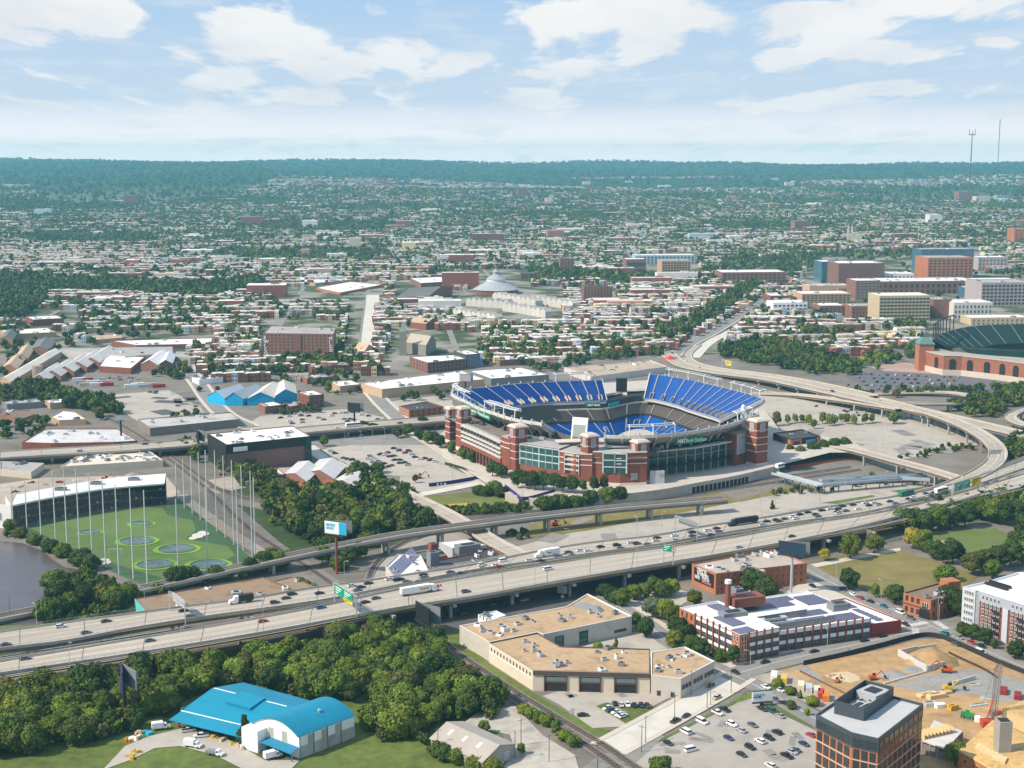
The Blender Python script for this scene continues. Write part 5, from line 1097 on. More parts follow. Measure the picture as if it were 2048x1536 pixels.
# --- solar roofed brick factory
rf = thing('brick_factory', 'long brick and white banded factory with purple solar panels on white roofs', 'building')
zA = hgt(1480, 1327, 1270)-.8
A_ = [G(1359, 1215, zA+.8), G(1480, 1270, zA+.8), G(1560, 1254.5, zA+.8), G(1560, 1254.5, zA+.8)+G(1359, 1215, zA+.8)-G(1480, 1270, zA+.8)]; wallbox(rf, A_, zA, BRICKO, WROOF, .8, trim=WHITE)
zB = 9.0; B_ = [G(1548, 1264, zB+.6), G(1742, 1236, zB+.6), G(1613, 1181, zB+.6), G(1440, 1207, zB+.6)]; wallbox(rf, B_, zB, BRICK, WROOF, .6, trim=WHITE)
zC = 6.0; C_ = [G(1743, 1248, zC+.5), G(1803, 1240, zC+.5), G(1690, 1196, zC+.5), G(1640, 1204, zC+.5)]; wallbox(rf, C_, zC, M('painted_red_wall', (.27, .05, .045), var=.12), WROOF, .5)
SOLAR = M('solar_panel', (.115, .11, .17), rough=.25, var=.12, scale=.5, spec=.5)
def panels(root, A, B, D, u0, u1, v0, v1, z, mat=SOLAR, name='solar_panel', rows=6):
    "tilted panel rows over the bilinear patch A + u (B-A) + v (D-A)"
    f = lambda u, v, zz: Vector((*(A+(B-A)*u+(D-A)*v).xy, zz)); m = MB()
    for k in range(rows):
        a, b = v0+(v1-v0)*k/rows, v0+(v1-v0)*(k+.86)/rows; m.quad(f(u0, a, z+.25), f(u1, a, z+.25), f(u1, b, z+.6), f(u0, b, z+.6))
    return m.obj(name, [mat], root)
for q in ((.05, .42, .62, .93), (.40, .72, .25, .60), (.80, .97, .08, .5)): panels(rf, A_[0], A_[1], A_[3], *q, zA)
for q in ((.02, .62, .68, .82), (.05, .70, .84, .97), (.30, .66, .10, .26), (.68, .95, .06, .24), (.45, .75, .32, .46), (.72, .97, .62, .92)): panels(rf, B_[0], B_[1], B_[3], *q, zB)
panels(rf, C_[0], C_[1], C_[3], .35, .6, .1, .6, zC); panels(rf, C_[0], C_[1], C_[3], .3, .7, .66, .95, zC)
def banded(root, a, b, z0, floors, fh, bays, gl=GLASS, low=None):
    "white banded bays between brick piers: piers and each bay are parts"
    u = (b-a); u.z = 0; L = u.length; u.normalize(); n = Vector((u.y, -u.x, 0))
    for i in range(bays):
        p, q = a+u*(L*(i+.14)/bays), a+u*(L*(i+.96)/bays); m = MB()
        for j in range(floors):
            z = z0+fh*j; e = n*.10
            m.quad(*(Vector((*(s+e).xy, zz)) for s, zz in ((p, z), (q, z), (q, z+fh*.62), (p, z+fh*.62))), 0)
            m.quad(*(Vector((*(s+e*1.3).xy, zz)) for s, zz in ((p, z+fh*.62), (q, z+fh*.62), (q, z+fh), (p, z+fh))), 1)
            for k in range(5): s = p.lerp(q, k/4)+e; m.box((s.x, s.y, z), (.16, .16, fh*.62), math.atan2(u.y, u.x), 2)
            m.beam(Vector((*(p+e).xy, z+fh*.36)), Vector((*(q+e).xy, z+fh*.36)), .14, .12, 2)
        m.obj('window_bay', [gl if not low else gl, WHITE, GRAYM], root)
        s = a+u*(L*(i+.05)/bays)+n*.3; m = MB(); m.box((s.x, s.y, -.2), (L/bays*.16, .7, z0+floors*fh+1.5), math.atan2(u.y, u.x)); m.obj('brick_pier', [BRICK], root)
banded(rf, A_[0].lerp(A_[1], .28), A_[0].lerp(A_[1], .88), .4, 3, zA/3, 6); banded(rf, A_[1].lerp(A_[2], .2), A_[1].lerp(A_[2], .98), .4, 3, zA/3, 4)
banded(rf, B_[0].lerp(B_[1], .04), B_[0].lerp(B_[1], .99), .6, 2, zB/2, 11)
wins(rf, A_[0], A_[0].lerp(A_[1], .26), 3, 3, 1.5, zA/3, 1.2, 2.4, BRICK, DW); wins(rf, A_[0].lerp(A_[1], .88), A_[1], 2, 3, 1.5, zA/3, 1.1, 2.4, WHITE, DW); wins(rf, A_[1], A_[1].lerp(A_[2], .2), 2, 3, 1.5, zA/3, 1.1, 2.4, WHITE, DW)
m = MB(); g = G(1455, 1213, zA); m.tube((g.x, g.y, zA), (g.x, g.y, zA+11), 1.5, 0, 10, 1.25); m.tube((g.x, g.y, zA+11), (g.x, g.y, zA+12.6), 1.6, 1, 10, 1.5); m.obj('chimney', [BRICK, WHITE], rf)
for px, py, sx, sy, sz, mt in ((1490, 1216, 16, 9, 4.2, BRICK), (1474, 1204, 4, 5, 5, GRAYM), (1545, 1242, 14, 3, 2.6, STEEL), (1556, 1249, 15, 3, 2.6, STEEL), (1677, 1214, 9, 6, 3.2, GRAYM), (1465, 1239, 12, 6, 2.0, GRAYM)):
    g = G(px, py, zB+1); unit(rf, g.x, g.y, zA if px < 1500 else zB, (sx, sy, sz), .35, mt)
m = MB(); g = G(1553, 1245, zB); m.box((g.x, g.y+3, zB), (34, .4, 3), .42); m.box((g.x+10, g.y-6, zB), (36, .4, 3), .42); m.obj('roof_screen', [GRAYM], rf)
# --- offices building with the big sign
of, oP, oz = bld('office_building', 'three storey red brick building with a huge black offices sign on its end wall', 'building', [(1384, 1127), (1432, 1147), (1614, 1126), (1548, 1098)], (1, 1190), BRICKO, M('buff_roof', (.42, .36, .29), stain=.3, var=.15), n_units=16, seed=9, us=(1.5, 4.5))
a, b = oP[0], oP[1]; u = (b-a).normalized(); n = Vector((u.y, -u.x, 0)); L = (b-a).length
m = MB(); p, q = a.lerp(b, .12)+n*.25, a.lerp(b, .92)+n*.25; m.beam(Vector((*p.xy, oz*.30)), Vector((*q.xy, oz*.30)), .3, oz*.66); sg = m.obj('sign_panel', [BLACK], of) if False else m.obj('sign_panel', [BLACK], of); Ls = L*.80
REDP = M('sign_red', (.5, .03, .03)); o_ = Vector((*(p+n*.25).xy, 0))
def tx(s, x, z, h, mt=WHITE, bold=.02, sq=.8): text(sg, s, o_+u*Ls*x+Vector((0, 0, z)), u, h, mt, bold=bold, squeeze=sq)
tx('OFFICES', .16, oz*.78, 2.6, sq=.62); tx('w/ PARKING', .18, oz*.64, 1.9, sq=.66); tx('SHARED', .06, oz*.53, 1.0); tx('PRIVATE', .06, oz*.44, 1.0); tx('410.385.1234', .42, oz*.50, 1.5, sq=.55); tx('OFFICE SPACE', .42, oz*.37, 1.1, M('sign_pink', (.8, .3, .3)))
wins(of, oP[1], oP[2], 14, 3, 1.6, oz/3, 1.15, 2.0, BRICKO, GLASS, m0=1.5)
m = MB(); p = oP[1].lerp(oP[2], .44); m.box((p.x, p.y-1.4, 0), (8, 3, oz+.2), math.atan2((oP[2]-oP[1]).y, (oP[2]-oP[1]).x)); m.obj('stair_bay', [LIME], of)
# --- old brick firehouse
fh, fP, fz = bld('firehouse', 'small orange brick firehouse with a dark arched doorway at the street corner', 'building', [(1807, 1185), (1862, 1201), (1928, 1181), (1876, 1166)], (1, 1242), BRICKO, M('brown_roof', (.20, .14, .10), var=.2), n_units=9, seed=2, trim=M('brown_cornice', (.16, .08, .05)))
wins(fh, fP[0], fP[0].lerp(fP[1], .68), 3, 2, 1.4, 5.2, 1.7, 2.6, M('brown_cornice'), DW)
u = (fP[1]-fP[0]).normalized(); n = Vector((u.y, -u.x, 0)); m = MB(); c = fP[0].lerp(fP[1], .80)+n*.3; pts = [c+u*(3*math.cos(t))+Vector((0, 0, 3.2+3*math.sin(t)-c.z)) for t in np.linspace(0, math.pi, 13)]; m.poly([c+u*3+Vector((0, 0, -c.z)), *pts, c-u*3+Vector((0, 0, -c.z))]); m.obj('arched_doorway', [BLACK], fh)
wins(fh, fP[0].lerp(fP[1], .66), fP[0].lerp(fP[1], .96), 3, 1, fz*.6, 3, 1.2, 2.6, LIME, GLASS); wins(fh, fP[1], fP[2], 6, 2, 1.5, 5.0, 1.2, 2.2, M('brown_cornice'), DW)
MB().beam(Vector((*(fP[0]+n*.2).xy, fz*.55)), Vector((*(fP[1]+n*.2).xy, fz*.55)), .5, .4).obj('string_course', [M('brown_cornice')], fh)
m = MB(); g = G(1900, 1176, fz); m.box((g.x, g.y, fz), (7, 7, 4.2), .3); m.obj('roof_tower', [BRICKO], fh)
# --- apartment block on the right edge
ap, aP, az = bld('apartment_block', 'six storey apartment block of red brick and pale grey panels by the crossing', 'building', [(1927, 1173), (2060, 1214), (2150, 1240), (2240, 1170), (2038, 1144), (1983, 1160)], (0, 1256), BRICK, WROOF, n_units=0, par=1.0, trim=WHITE)
GP = M('grey_panel_cladding', (.36, .38, .43), var=.06); WP = M('white_panel_cladding', (.50, .51, .55), var=.05)
a, b = aP[0], aP[1]; u = (b-a).normalized(); n = Vector((u.y, -u.x, 0)); L = (b-a).length; fhh = az/6
def clad(f0, f1, z0, z1, mt, d=.5, nm='cladding'):
    m = MB(); p, q = a.lerp(b, f0)+n*d*.5, a.lerp(b, f1)+n*d*.5; m.beam(Vector((*p.xy, z0)), Vector((*q.xy, z0)), d, z1-z0); m.obj(nm, [mt], ap)
clad(0, .2, 0, az+1.1, WP, .5); clad(.2, .26, 0, az+1.05, GP, -.2); clad(.26, 1.0, fhh*5, az+1.1, GP, .45); clad(.62, .70, 0, fhh*5, WP, .6)
wins(ap, a.lerp(b, .02)+n*.6, a.lerp(b, .19)+n*.6, 4, 6, 1.2, fhh, 1.3, 2.0, WHITE, GLASS); wins(ap, a.lerp(b, .28)+n*.5, a.lerp(b, .60)+n*.5, 5, 6, 1.2, fhh, 1.4, 2.0, WHITE, GLASS, skip=()); wins(ap, a.lerp(b, .72)+n*.5, a.lerp(b, .99)+n*.5, 4, 6, 1.2, fhh, 1.4, 2.0, WHITE, GLASS)
for f in (.53, .9):
    for j in range(1, 5):
        m = MB(); p = a.lerp(b, f)+n*1.2; m.box((p.x, p.y, fhh*j+.2), (3.2, 1.6, .2), math.atan2(u.y, u.x)); m.box((p.x+n.x*.75, p.y+n.y*.75, fhh*j+.4), (3.2, .08, 1.0), math.atan2(u.y, u.x)); m.obj('balcony', [DARKM], ap)
for k in range(22): p = aP[0].lerp(aP[1], .35+.03*(k % 11))+Vector((6+k//11*2.4, 17+k//11*2.6, 0)); unit(ap, p.x, p.y, az, (1.4, 1.4, 1.2), .3, DARKM)
m = MB(); p = aP[0].lerp(aP[2], .55)+(aP[4]-aP[0])*.5; 
# --- dark topped office tower at the foot of the picture
ow = thing('office_tower', 'tall brick office tower with dark metal top floor and grey roof plant', 'office building'); zt = 30.0
T_ = [G(1632, 1428, zt), G(1703, 1465, zt), G(1757, 1477, zt), G(1847, 1407, zt), G(1714, 1373, zt)]; wallbox(ow, T_, zt-.9, M('dark_cladding', (.055, .07, .08), rough=.4), M('pale_grey_roof', (.47, .465, .46), var=.06, stain=.08), .9, zb=25, nm='top_storey')
cen = sum(T_, Vector())/5; Bk = [p+(cen-p).normalized()*.25 for p in T_]; m = MB(); m.prism([(p.x, p.y) for p in Bk], -.5, 25.4, 0); m.obj('wall', [BRICKO], ow)
for a, b, c in ((T_[0], T_[1], 5), (T_[1], T_[2], 3), (T_[2], T_[3], 9)):
    u = (b-a).normalized(); n = Vector((u.y, -u.x, 0)); wins(ow, a-n*.1, b-n*.1, c, 6, 1.0, 4.1, (b-a).length/c*.66, 3.1, DARKM, GLASS, m0=.4, proud=.05)
    wins(ow, a, b, c, 1, 25.7, 4, (b-a).length/c*.82, 2.6, DARKM, GLASS, m0=.4, proud=.05)
    for k in range(1, 6):
        MB().beam(Vector((*(a+n*.02).xy, k*4.1+.35)), Vector((*(b+n*.02).xy, k*4.1+.35)), .12, .25).obj('ledge', [LIME], ow)
Pn = [G(1669, 1422, zt), G(1728, 1437, zt), G(1786, 1394, zt), G(1729, 1380, zt)]
m = MB()
for a, b in zip(Pn, Pn[1:]+Pn[:1]): m.beam(Vector((*a.xy, zt-.9)), Vector((*b.xy, zt-.9)), .3, 4.6)
m.obj('plant_screen', [M('dark_cladding')], ow)
for k, (f, g, s) in enumerate(((.3, .5, (7, 3, 2.2)), (.55, .35, (3, 2, 1.5)), (.62, .6, (3, 2, 1.5)), (.8, .5, (9, 8, 3.6)), (.45, .7, (8, 1.6, 1.4)))):
    p = Pn[0]+(Pn[1]-Pn[0])*g+(Pn[3]-Pn[0])*f; unit(ow, p.x, p.y, zt-.9, s, .75, STEEL)
# --- blue roofed depot
BLUE = M('blue_metal_roof', (.006, .215, .335), rough=.45, var=.16, scale=.9, spec=.4, stretch=(14, .8, 1, -.5)); BLUED = M('blue_trim', (.02, .20, .33), rough=.5)
dp = thing('depot_building', 'blue metal roofed depot with a white walled arched hall and canopy', 'depot'); ev = 7.0
F0, F1, K1, K0 = G(362, 1424, 5), G(522, 1462, 5), G(640, 1408, 6.5), G(487, 1366, 6.5)
rg0, rg1 = (F0+K0)/2, (F1+K1)/2; m = MB(); rz_ = 9.6; zv = lambda p, z: Vector((p.x, p.y, z))
m.quad(zv(F0, 5.6), zv(F1, 5.6), zv(rg1, rz_), zv(rg0, rz_)); m.quad(zv(rg0, rz_), zv(rg1, rz_), zv(K1, 6.8), zv(K0, 6.8)); ca_ = F0+(F0-K0).normalized()*6; cb_ = F1+(F1-K1).normalized()*6; m.quad(zv(ca_, 3.9), zv(cb_, 3.9), zv(F1, 5.3), zv(F0, 5.3))
m.quad(zv(ca_, 3.6), zv(cb_, 3.6), zv(cb_, 3.9), zv(ca_, 3.9)); ro = m.obj('roof', [BLUE], dp)
m = MB(); m.beam(zv(F0, 5.45), zv(F1, 5.45), .35, .3); m.obj('gutter', [WHITE], ro); m = MB(); a, b = rg0.lerp(rg1, .02), rg0.lerp(rg1, .3); m.beam(zv(a, rz_+.03), zv(b, rz_+.03), .5, .12); a, b = rg0.lerp(rg1, .7), rg0.lerp(rg1, .95); m.beam(zv(a, rz_+.03), zv(b, rz_+.03), .5, .12); m.obj('ridge_light', [WHITE], ro)
m = MB(); a, b = rg0.lerp(rg1, .35), rg0.lerp(rg1, .66); v = (F0-K0).normalized(); m.quad(zv(a+v*7, rz_-.7), zv(b+v*7, rz_-.7), zv(b-v*1, rz_+.9), zv(a-v*1, rz_+.9)); m.quad(zv(a+v*7, rz_-.7), zv(b+v*7, rz_-.7), zv(b+v*7, rz_-1.6), zv(a+v*7, rz_-1.6)); m.quad(zv(b+v*7, rz_-1.6), zv(b+v*7, rz_-.7), zv(b-v, rz_+.9), zv(b-v, rz_-.3)); m.obj('raised_roof_panel', [BLUE], ro)
m = MB(); 
for a, b in ((F0, F1), (F1, K1), (K1, K0), (K0, F0)): m.quad(zv(a, -.3), zv(b, -.3), zv(b, 5.5 if a in (F0,) else 6.7), zv(a, 5.5))
m.poly([zv(F0, 5.5), zv(rg0, rz_-.05), zv(K0, 6.7)]); m.poly([zv(F1, 5.5), zv(rg1, rz_-.05), zv(K1, 6.7)]); m.obj('wall', [M('depot_wall', (.30, .33, .33), var=.1)], dp)
u = (F1-F0).normalized(); n = Vector((u.y, -u.x, 0))
for k in range(7):
    m = MB(); p, q = F0.lerp(F1, (k+.15)/7)+n*.1, F0.lerp(F1, (k+.8)/7)+n*.1; m.quad(zv(p, 0), zv(q, 0), zv(q, 3.9), zv(p, 3.9)); m.obj('bay_door', [(BLUED, M('bay_dark'))[k % 2]], dp)
hA, hB, hC = G(507, 1489), G(600, 1518), G(709, 1475); hD = hA+hC-hB; hw = 8.3; ar = 4.6
hall_u = (hB-hA); w_ = hall_u.length; hall_u.normalize(); dv = hC-hB
archp = [(f, hw+ar*math.sin(math.pi*f)**.85) for f in np.linspace(0, 1, 19)]
m = MB(); fr = [zv(hA+hall_u*w_*f, z) for f, z in archp]; bk = [p+dv for p in fr]; e1 = dv.normalized()*.6
m.strip([p-e1+Vector((0, 0, .15)) for p in fr], [p+e1+Vector((0, 0, .15)) for p in bk]); m.strip([p-e1+Vector((0, 0, .15)) for p in fr], [p-e1-Vector((0, 0, .2)) for p in fr]); m.obj('arched_roof', [BLUE], dp)
m = MB(); m.poly([zv(hA, -.3), zv(hB, -.3)]+fr[::-1]); m.poly([zv(hD, -.3), zv(hC, -.3)]+bk[::-1]); m.quad(zv(hB, -.3), zv(hC, -.3), zv(hC, hw), zv(hB, hw)); m.quad(zv(hA, -.3), zv(hD, -.3), zv(hD, hw), zv(hA, hw)); m.obj('hall_wall', [WHITE], dp)
n2 = Vector((dv.y, -dv.x, 0)).normalized(); STN = M('stained_stucco', (.42, .38, .35), var=.22, scale=.5, stain=.2)
for k in range(4):
    a, b = hB.lerp(hC, k/4+.01), hB.lerp(hC, (k+1)/4-.01); mm = MB(); e = n2*.06; mm.quad(zv(a+e, 0), zv(b+e, 0), zv(b+e, 4.6), zv(a+e, 4.6)); mm.obj('stucco_panel', [STN], dp)
    if k < 3: a2 = a.lerp(b, .58); mm = MB(); e = n2*.07; mm.quad(zv(a2+e, 4.6), zv(b+e, 4.6), zv(b+e, 8.0), zv(a2+e, 8.0)); mm.obj('louvre', [M('louvre_beige', (.40, .37, .31))], dp)
    mm = MB(); p = hB.lerp(hC, k/4)+n2*.1; mm.box((p.x, p.y, 0), (.35, .35, hw), 0); mm.obj('downpipe', [BLUED], dp)
n3 = Vector((hall_u.y, -hall_u.x, 0))
for f in (.33, .62): wins(dp, hA.lerp(hB, f), hA.lerp(hB, f+.13), 1, 1, 4.6, 1, 2.6, 4.4, WHITE, M('louvre_beige'), name='louvre')
m = MB(); p, q = hA.lerp(hB, .14), hA.lerp(hB, .98); mid = p.lerp(q, .3); o3 = n3*4.2; m.quad(zv(p+o3, 3.2), zv(mid+o3*1.1, 4.6), zv(mid, 5.0), zv(p, 4.2)); m.quad(zv(mid+o3*1.1, 4.6), zv(q+o3, 3.4), zv(q, 4.4), zv(mid, 5.0)); m.quad(zv(p+o3, 3.2), zv(mid+o3*1.1, 4.6), zv(mid+o3*1.1, 4.2), zv(p+o3, 2.8)); m.quad(zv(mid+o3*1.1, 4.6), zv(q+o3, 3.4), zv(q+o3, 3.0), zv(mid+o3*1.1, 4.2))
for s in (p, mid, q): m.box(((s+o3*.9).x, (s+o3*.9).y, 0), (.4, .4, 3.4))
m.obj('entrance_canopy', [BLUED], dp); m = MB(); a, b = hA.lerp(hB, .3)+n3*.1, hA.lerp(hB, .8)+n3*.1; m.quad(zv(a, 0), zv(b, 0), zv(b, 3.2), zv(a, 3.2)); m.obj('entrance', [M('bay_dark')], dp)
m = MB(); p = hA+hall_u*3+n3*2.2; m.box((p.x, p.y, -.3), (8, 5.5, 8.6), math.atan2(hall_u.y, hall_u.x)); m.obj('corner_block', [WHITE], dp)
m = MB(); g = hB.lerp(hC, .55)-n2*6; m.tube((g.x, g.y, 11), (g.x, g.y, 13), .45, 0, 8, .6); m.obj('roof_vent', [STEEL], dp)
# --- gabled shed, bottom centre
sh, sP = gable('metal_shed', 'beige metal shed with a low gabled roof beside the railway hedge', 'shed', [(862, 1500), (965, 1548), (1030, 1512)], 4.6, 7.6, M('shed_wall', (.42, .37, .31), var=.1), M('shed_roof', (.40, .35, .30), var=.1, stretch=(1, 5, 1)), 0, skylights=3)
wins(sh, sP[1], sP[2], 2, 1, .2, 1, 2.6, 3.2, WHITE, M('pale_door', (.45, .46, .48)), name='door')
# ---------- buildings of the middle distance ----------
def simple(name, label, cat, roof, base, wall, roofm=WROOF, nu=4, seed=1, win=None, **k):
    r, P, z = bld(name, label, cat, roof, base, wall, roofm, n_units=nu, seed=seed, us=(2, 6), **k)
    for w in win or (): 
        e, cols, rows, ww, hh = w[:5]; a, b = P[e], P[(e+1) % len(P)]; dz = (z-.6)/rows; wins(r, a, b, cols, rows, dz*.28, dz, ww, hh, w[5] if len(w) > 5 else WHITE, w[6] if len(w) > 6 else GLASS, proud=.1)
    return r, P, z
# letters-on-the-corner brick block
mi, mP, mz = simple('brick_warehouse', 'large six storey red brick warehouse block with white letters down its end', 'building', [(526, 666), (667, 668), (672, 655), (541, 651)], (0, 709), BRICKB, GROOF, 5, 3)
BRW = M('warehouse_brick', (.30, .10, .06)); wins(mi, mP[0].lerp(mP[1], .03), mP[0].lerp(mP[1], .97), 16, 6, 2.5, mz/6.4, 1.7, 1.9, BRICKB, DW)
for tx_, f in (('MICO', .955), ('SWICO', .03)):
    for i, ch in enumerate(tx_): p = mP[0].lerp(mP[1], f); text(mi, ch, Vector((p.x-1.5, p.y-.7, mz-6-i*4.3)), (1, 0, 0), 3.6, WHITE, bold=.05)
m = MB(); p = mP[0].lerp(mP[1], .48); m.box((p.x, p.y-.8, 0), (9, 1.2, mz), 0); m.obj('stair_bay', [BRICKB], mi)
simple('big_box_store', 'long flat tan walled warehouse with a white roof left of the stadium', 'warehouse', [(722, 766), (764, 778), (969, 758), (922, 741)], (1, 797), M('tan_wall', (.50, .35, .23), var=.08), WROOF, 14, 5)
simple('brick_mill', 'brown brick mill with rows of windows behind the tan warehouse', 'building', [(819, 713), (855, 725), (932, 717), (909, 709)], (1, 747), BRICKB, WROOF, 4, 6, win=((0, 6, 3, 2.2, 2.4, BRICKB), (1, 10, 3, 2.6, 2.4, BRICKB)))
simple('modern_flats', 'dark modern block of flats with coloured balconies beside the brown brick mill', 'building', [(907, 702), (933, 709), (960, 707), (934, 699)], (1, 737), M('dark_render', (.06, .065, .075)), WROOF, 2, 7, win=((1, 4, 5, 3.4, 1.8, STEEL, GLASSB),))
simple('flat_roofed_hall', 'wide white roofed hall with dark glazed front just behind the stadium', 'building', [(938, 741), (982, 757), (1098, 749), (1040, 734)], (1, 772), GRAYM, WROOF, 8, 8)
simple('gravel_roofed_store', 'big low pale walled store with brown gravel roof behind the stadium scoreboard', 'building', [(1128, 734), (1182, 753), (1335, 733), (1300, 720)], (1, 766), M('pale_pink_wall', (.58, .52, .49)), M('brown_gravel', (.42, .33, .24), stain=.2), 12, 9)
# stone church
ch, cP = gable('church', 'grey stone church with a slender tower and gabled nave among the rowhouses', 'church', [(812, 706), (852, 712), (872, 700)], 12, 19, M('grey_stone', (.26, .23, .19), var=.15), M('slate_tan', (.42, .35, .27)), 0)
m = MB(); g = G(806, 710); m.box((g.x, g.y, -1), (7, 7, 27)); m.add([(g.x-3.6, g.y-3.6, 26), (g.x+3.6, g.y-3.6, 26), (g.x+3.6, g.y+3.6, 26), (g.x-3.6, g.y+3.6, 26), (g.x, g.y, 37)], [(0, 1, 4), (1, 2, 4), (2, 3, 4), (3, 0, 4)], 1); m.obj('bell_tower', [M('grey_stone'), M('copper_spire', (.22, .30, .27))], ch)
gable('chapel', 'small chapel with a steep tan gabled roof left of the stone church', 'church', [(708, 712), (728, 717), (748, 708)], 7, 13, BRICKT, M('tan_shingle', (.46, .33, .22)))
gable('brick_hall', 'long red brick hall with a grey gabled roof in front of the white terraces', 'building', [(818, 656), (852, 660), (876, 653)], 8, 12, BRICK, M('tan_shingle'), 0)
gable('market_hall', 'big red brick hall with a dark grey gabled roof left of the domed roundhouse', 'building', [(793, 612), (858, 608), (905, 590)], 12, 20, BRICK, M('slate_grey', (.15, .15, .145)), 0)
# zig zag blue and white sheds
for k, (q, lb) in enumerate((([(416, 806), (450, 812), (497, 797)], 'first'), ([(450, 812), (486, 812), (530, 794)], 'second'), ([(495, 812), (548, 810), (572, 788)], 'third'), ([(548, 808), (594, 802), (590, 782)], 'fourth'))):
    gable('gabled_shed', f'{lb} from the left of the bright blue fronted sheds with pale roofs', 'shed', q, 6.5, 12, M('bright_blue_wall', (.02, .36, .62)), (M('blue_grey_sheet', (.36, .42, .47)), M('cream_sheet', (.62, .57, .49)))[k > 1], 1, group='blue gabled sheds')
simple('brick_shop', 'brick building with grey glass corner tower beside the blue sheds', 'building', [(594, 784), (618, 791), (648, 788), (625, 779)], (1, 817), BRICK, WROOF, 2, 3, win=((0, 3, 3, 2, 2, GRAYM), (1, 3, 3, 3, 2.2, GRAYM)))
simple('brick_shop', 'low brick workshop with white roof below the blue sheds', 'building', [(516, 806), (530, 813), (566, 809), (546, 802)], (1, 828), BRICKB, WROOF, 2, 4)
simple('brick_shop', 'low brick workshop with rounded roof between the blue sheds and the car park', 'building', [(566, 809), (575, 814), (606, 808), (590, 803)], (1, 825), BRICK, GROOF, 2, 5)
simple('brick_shop', 'orange brick hall with grey flat roof beside the far motorway and stadium', 'building', [(798, 812), (818, 820), (886, 812), (855, 802)], (1, 836), BRICKO, DROOF, 2, 6, win=((0, 4, 2, 2, 2, WHITE), (1, 6, 2, 2, 2, BRICKO)))
simple('brick_shop', 'small tan shop with white roof left of the tan warehouse', 'building', [(655, 763), (680, 772), (722, 768), (700, 760)], (1, 786), BRICKT, WROOF, 4, 7)
# sawtooth works on the left
simple('old_works', 'long low factory with wide white roof left of the brick warehouse block', 'factory', [(222, 681), (272, 690), (422, 687), (425, 675)], (1, 699), BRICK, WROOF, 8, 8)
simple('old_works', 'orange brick gallery building with arched parapet left of the long white factory', 'factory', [(178, 670), (184, 680), (245, 675), (240, 667)], (1, 688), BRICKT, M('tan_shingle'), 2, 9)
simple('old_works', 'grey roofed factory range with a thin yellow edge above the sawtooth works', 'factory', [(118, 700), (250, 712), (345, 706), (345, 693), (270, 694), (120, 696)], 7, M('white_brick', (.5, .47, .43)), GROOF, 3, 10)
simple('old_works', 'white roofed brick shed at the heart of the sawtooth works', 'factory', [(198, 732), (262, 736), (290, 713), (212, 711)], (1, 749), BRICK, WROOF, 2, 11)
simple('old_works', 'grey concrete store with dark trees at its right beside the street', 'factory', [(343, 713), (393, 716), (396, 704), (348, 702)], (1, 726), CONCD, GROOF, 1, 12)
for k in range(5):
    x0, y0 = 62+k*26, 771-k*9; gable('sawtooth_bay', f'{nth(k)} from the left of the pale sawtooth roof bays', 'factory', [(x0, y0), (x0+34, y0+2), (x0+70, y0-24)], 6, 11, BRICKB, M('pale_sheet', (.60, .56, .51)), 1, group='sawtooth roof bays')
gable('old_works', 'narrow cream works range running back from the trees beside the sawtooth bays', 'factory', [(0, 774), (22, 778), (122, 716)], 7, 10, BRICKT, M('cream_sheet'), 1)
for k, q in enumerate(([(60, 712), (98, 714), (112, 694)], [(30, 728), (56, 730), (70, 708)], [(0, 690), (26, 692), (36, 676)], [(6, 748), (34, 752), (52, 730)])):
    gable('brick_shed', f'{nth(k)} nearest the sawtooth works of the old brick sheds at the left edge', 'shed', q, 7, 11, BRICKB, (M('slate_grey'), M('tan_shingle'))[k % 2], 1, group='old brick sheds')
m = MB(); g = G(76, 760); m.tube((g.x, g.y, 0), (g.x, g.y, 14), 5, 0, 14); tag(m.obj('storage_tank', [M('tank_tan', (.30, .25, .20))]), 'squat brown cylindrical tank beside the sawtooth works', 'tank')
gable('brick_shed', 'brick shed with paired white gables at the right end of the sawtooth works', 'shed', [(282, 742), (316, 744), (344, 722)], 7, 12, BRICKB, WROOF, 1); gable('brick_shed', 'twin white gabled brick shed nearest the green patch', 'shed', [(318, 742), (345, 740), (352, 722)], 7, 11, BRICKB, WROOF, 1)
# shops and stores between rails and far motorway
simple('stone_depot', 'long grey stained roof depot above the far motorway and the railway bend', 'building', [(276, 838), (300, 856), (478, 838), (462, 824)], (1, 873), M('grey_brown_wall', (.22, .19, .17)), M('stained_roof', (.46, .43, .40), stain=.35), 6, 13)
simple('low_store', 'red brick store with patched grey and white roof at the far left motorway', 'building', [(44, 884), (102, 886), (228, 884), (275, 881), (235, 857), (90, 857)], (0, 900), BRICK, M('patched_roof', (.55, .53, .52), stain=.3), 9, 14)
simple('low_store', 'tan L shaped store with a white roof in front of the bent railway', 'building', [(102, 833), (118, 840), (172, 838), (150, 824), (124, 821)], (1, 852), BRICKT, WROOF, 2, 15)
simple('low_store', 'flat brown roofed garage at the left edge beside the parked vans', 'building', [(0, 826), (42, 838), (70, 828), (60, 820), (0, 818)], (1, 848), BRICKB, M('brown_roof'), 2, 16)
simple('low_store', 'flat grey roofed store at the left edge below the far motorway', 'building', [(0, 938), (62, 944), (88, 926), (0, 922)], (1, 958), LIME, GROOF, 2, 17)
simple('cream_warehouse', 'long cream walled warehouse with a crowded roof plant behind the driving range', 'warehouse', [(121, 933), (326, 920), (298, 901), (155, 912)], (1, 935), CREAM, CREAM, 22, 18)
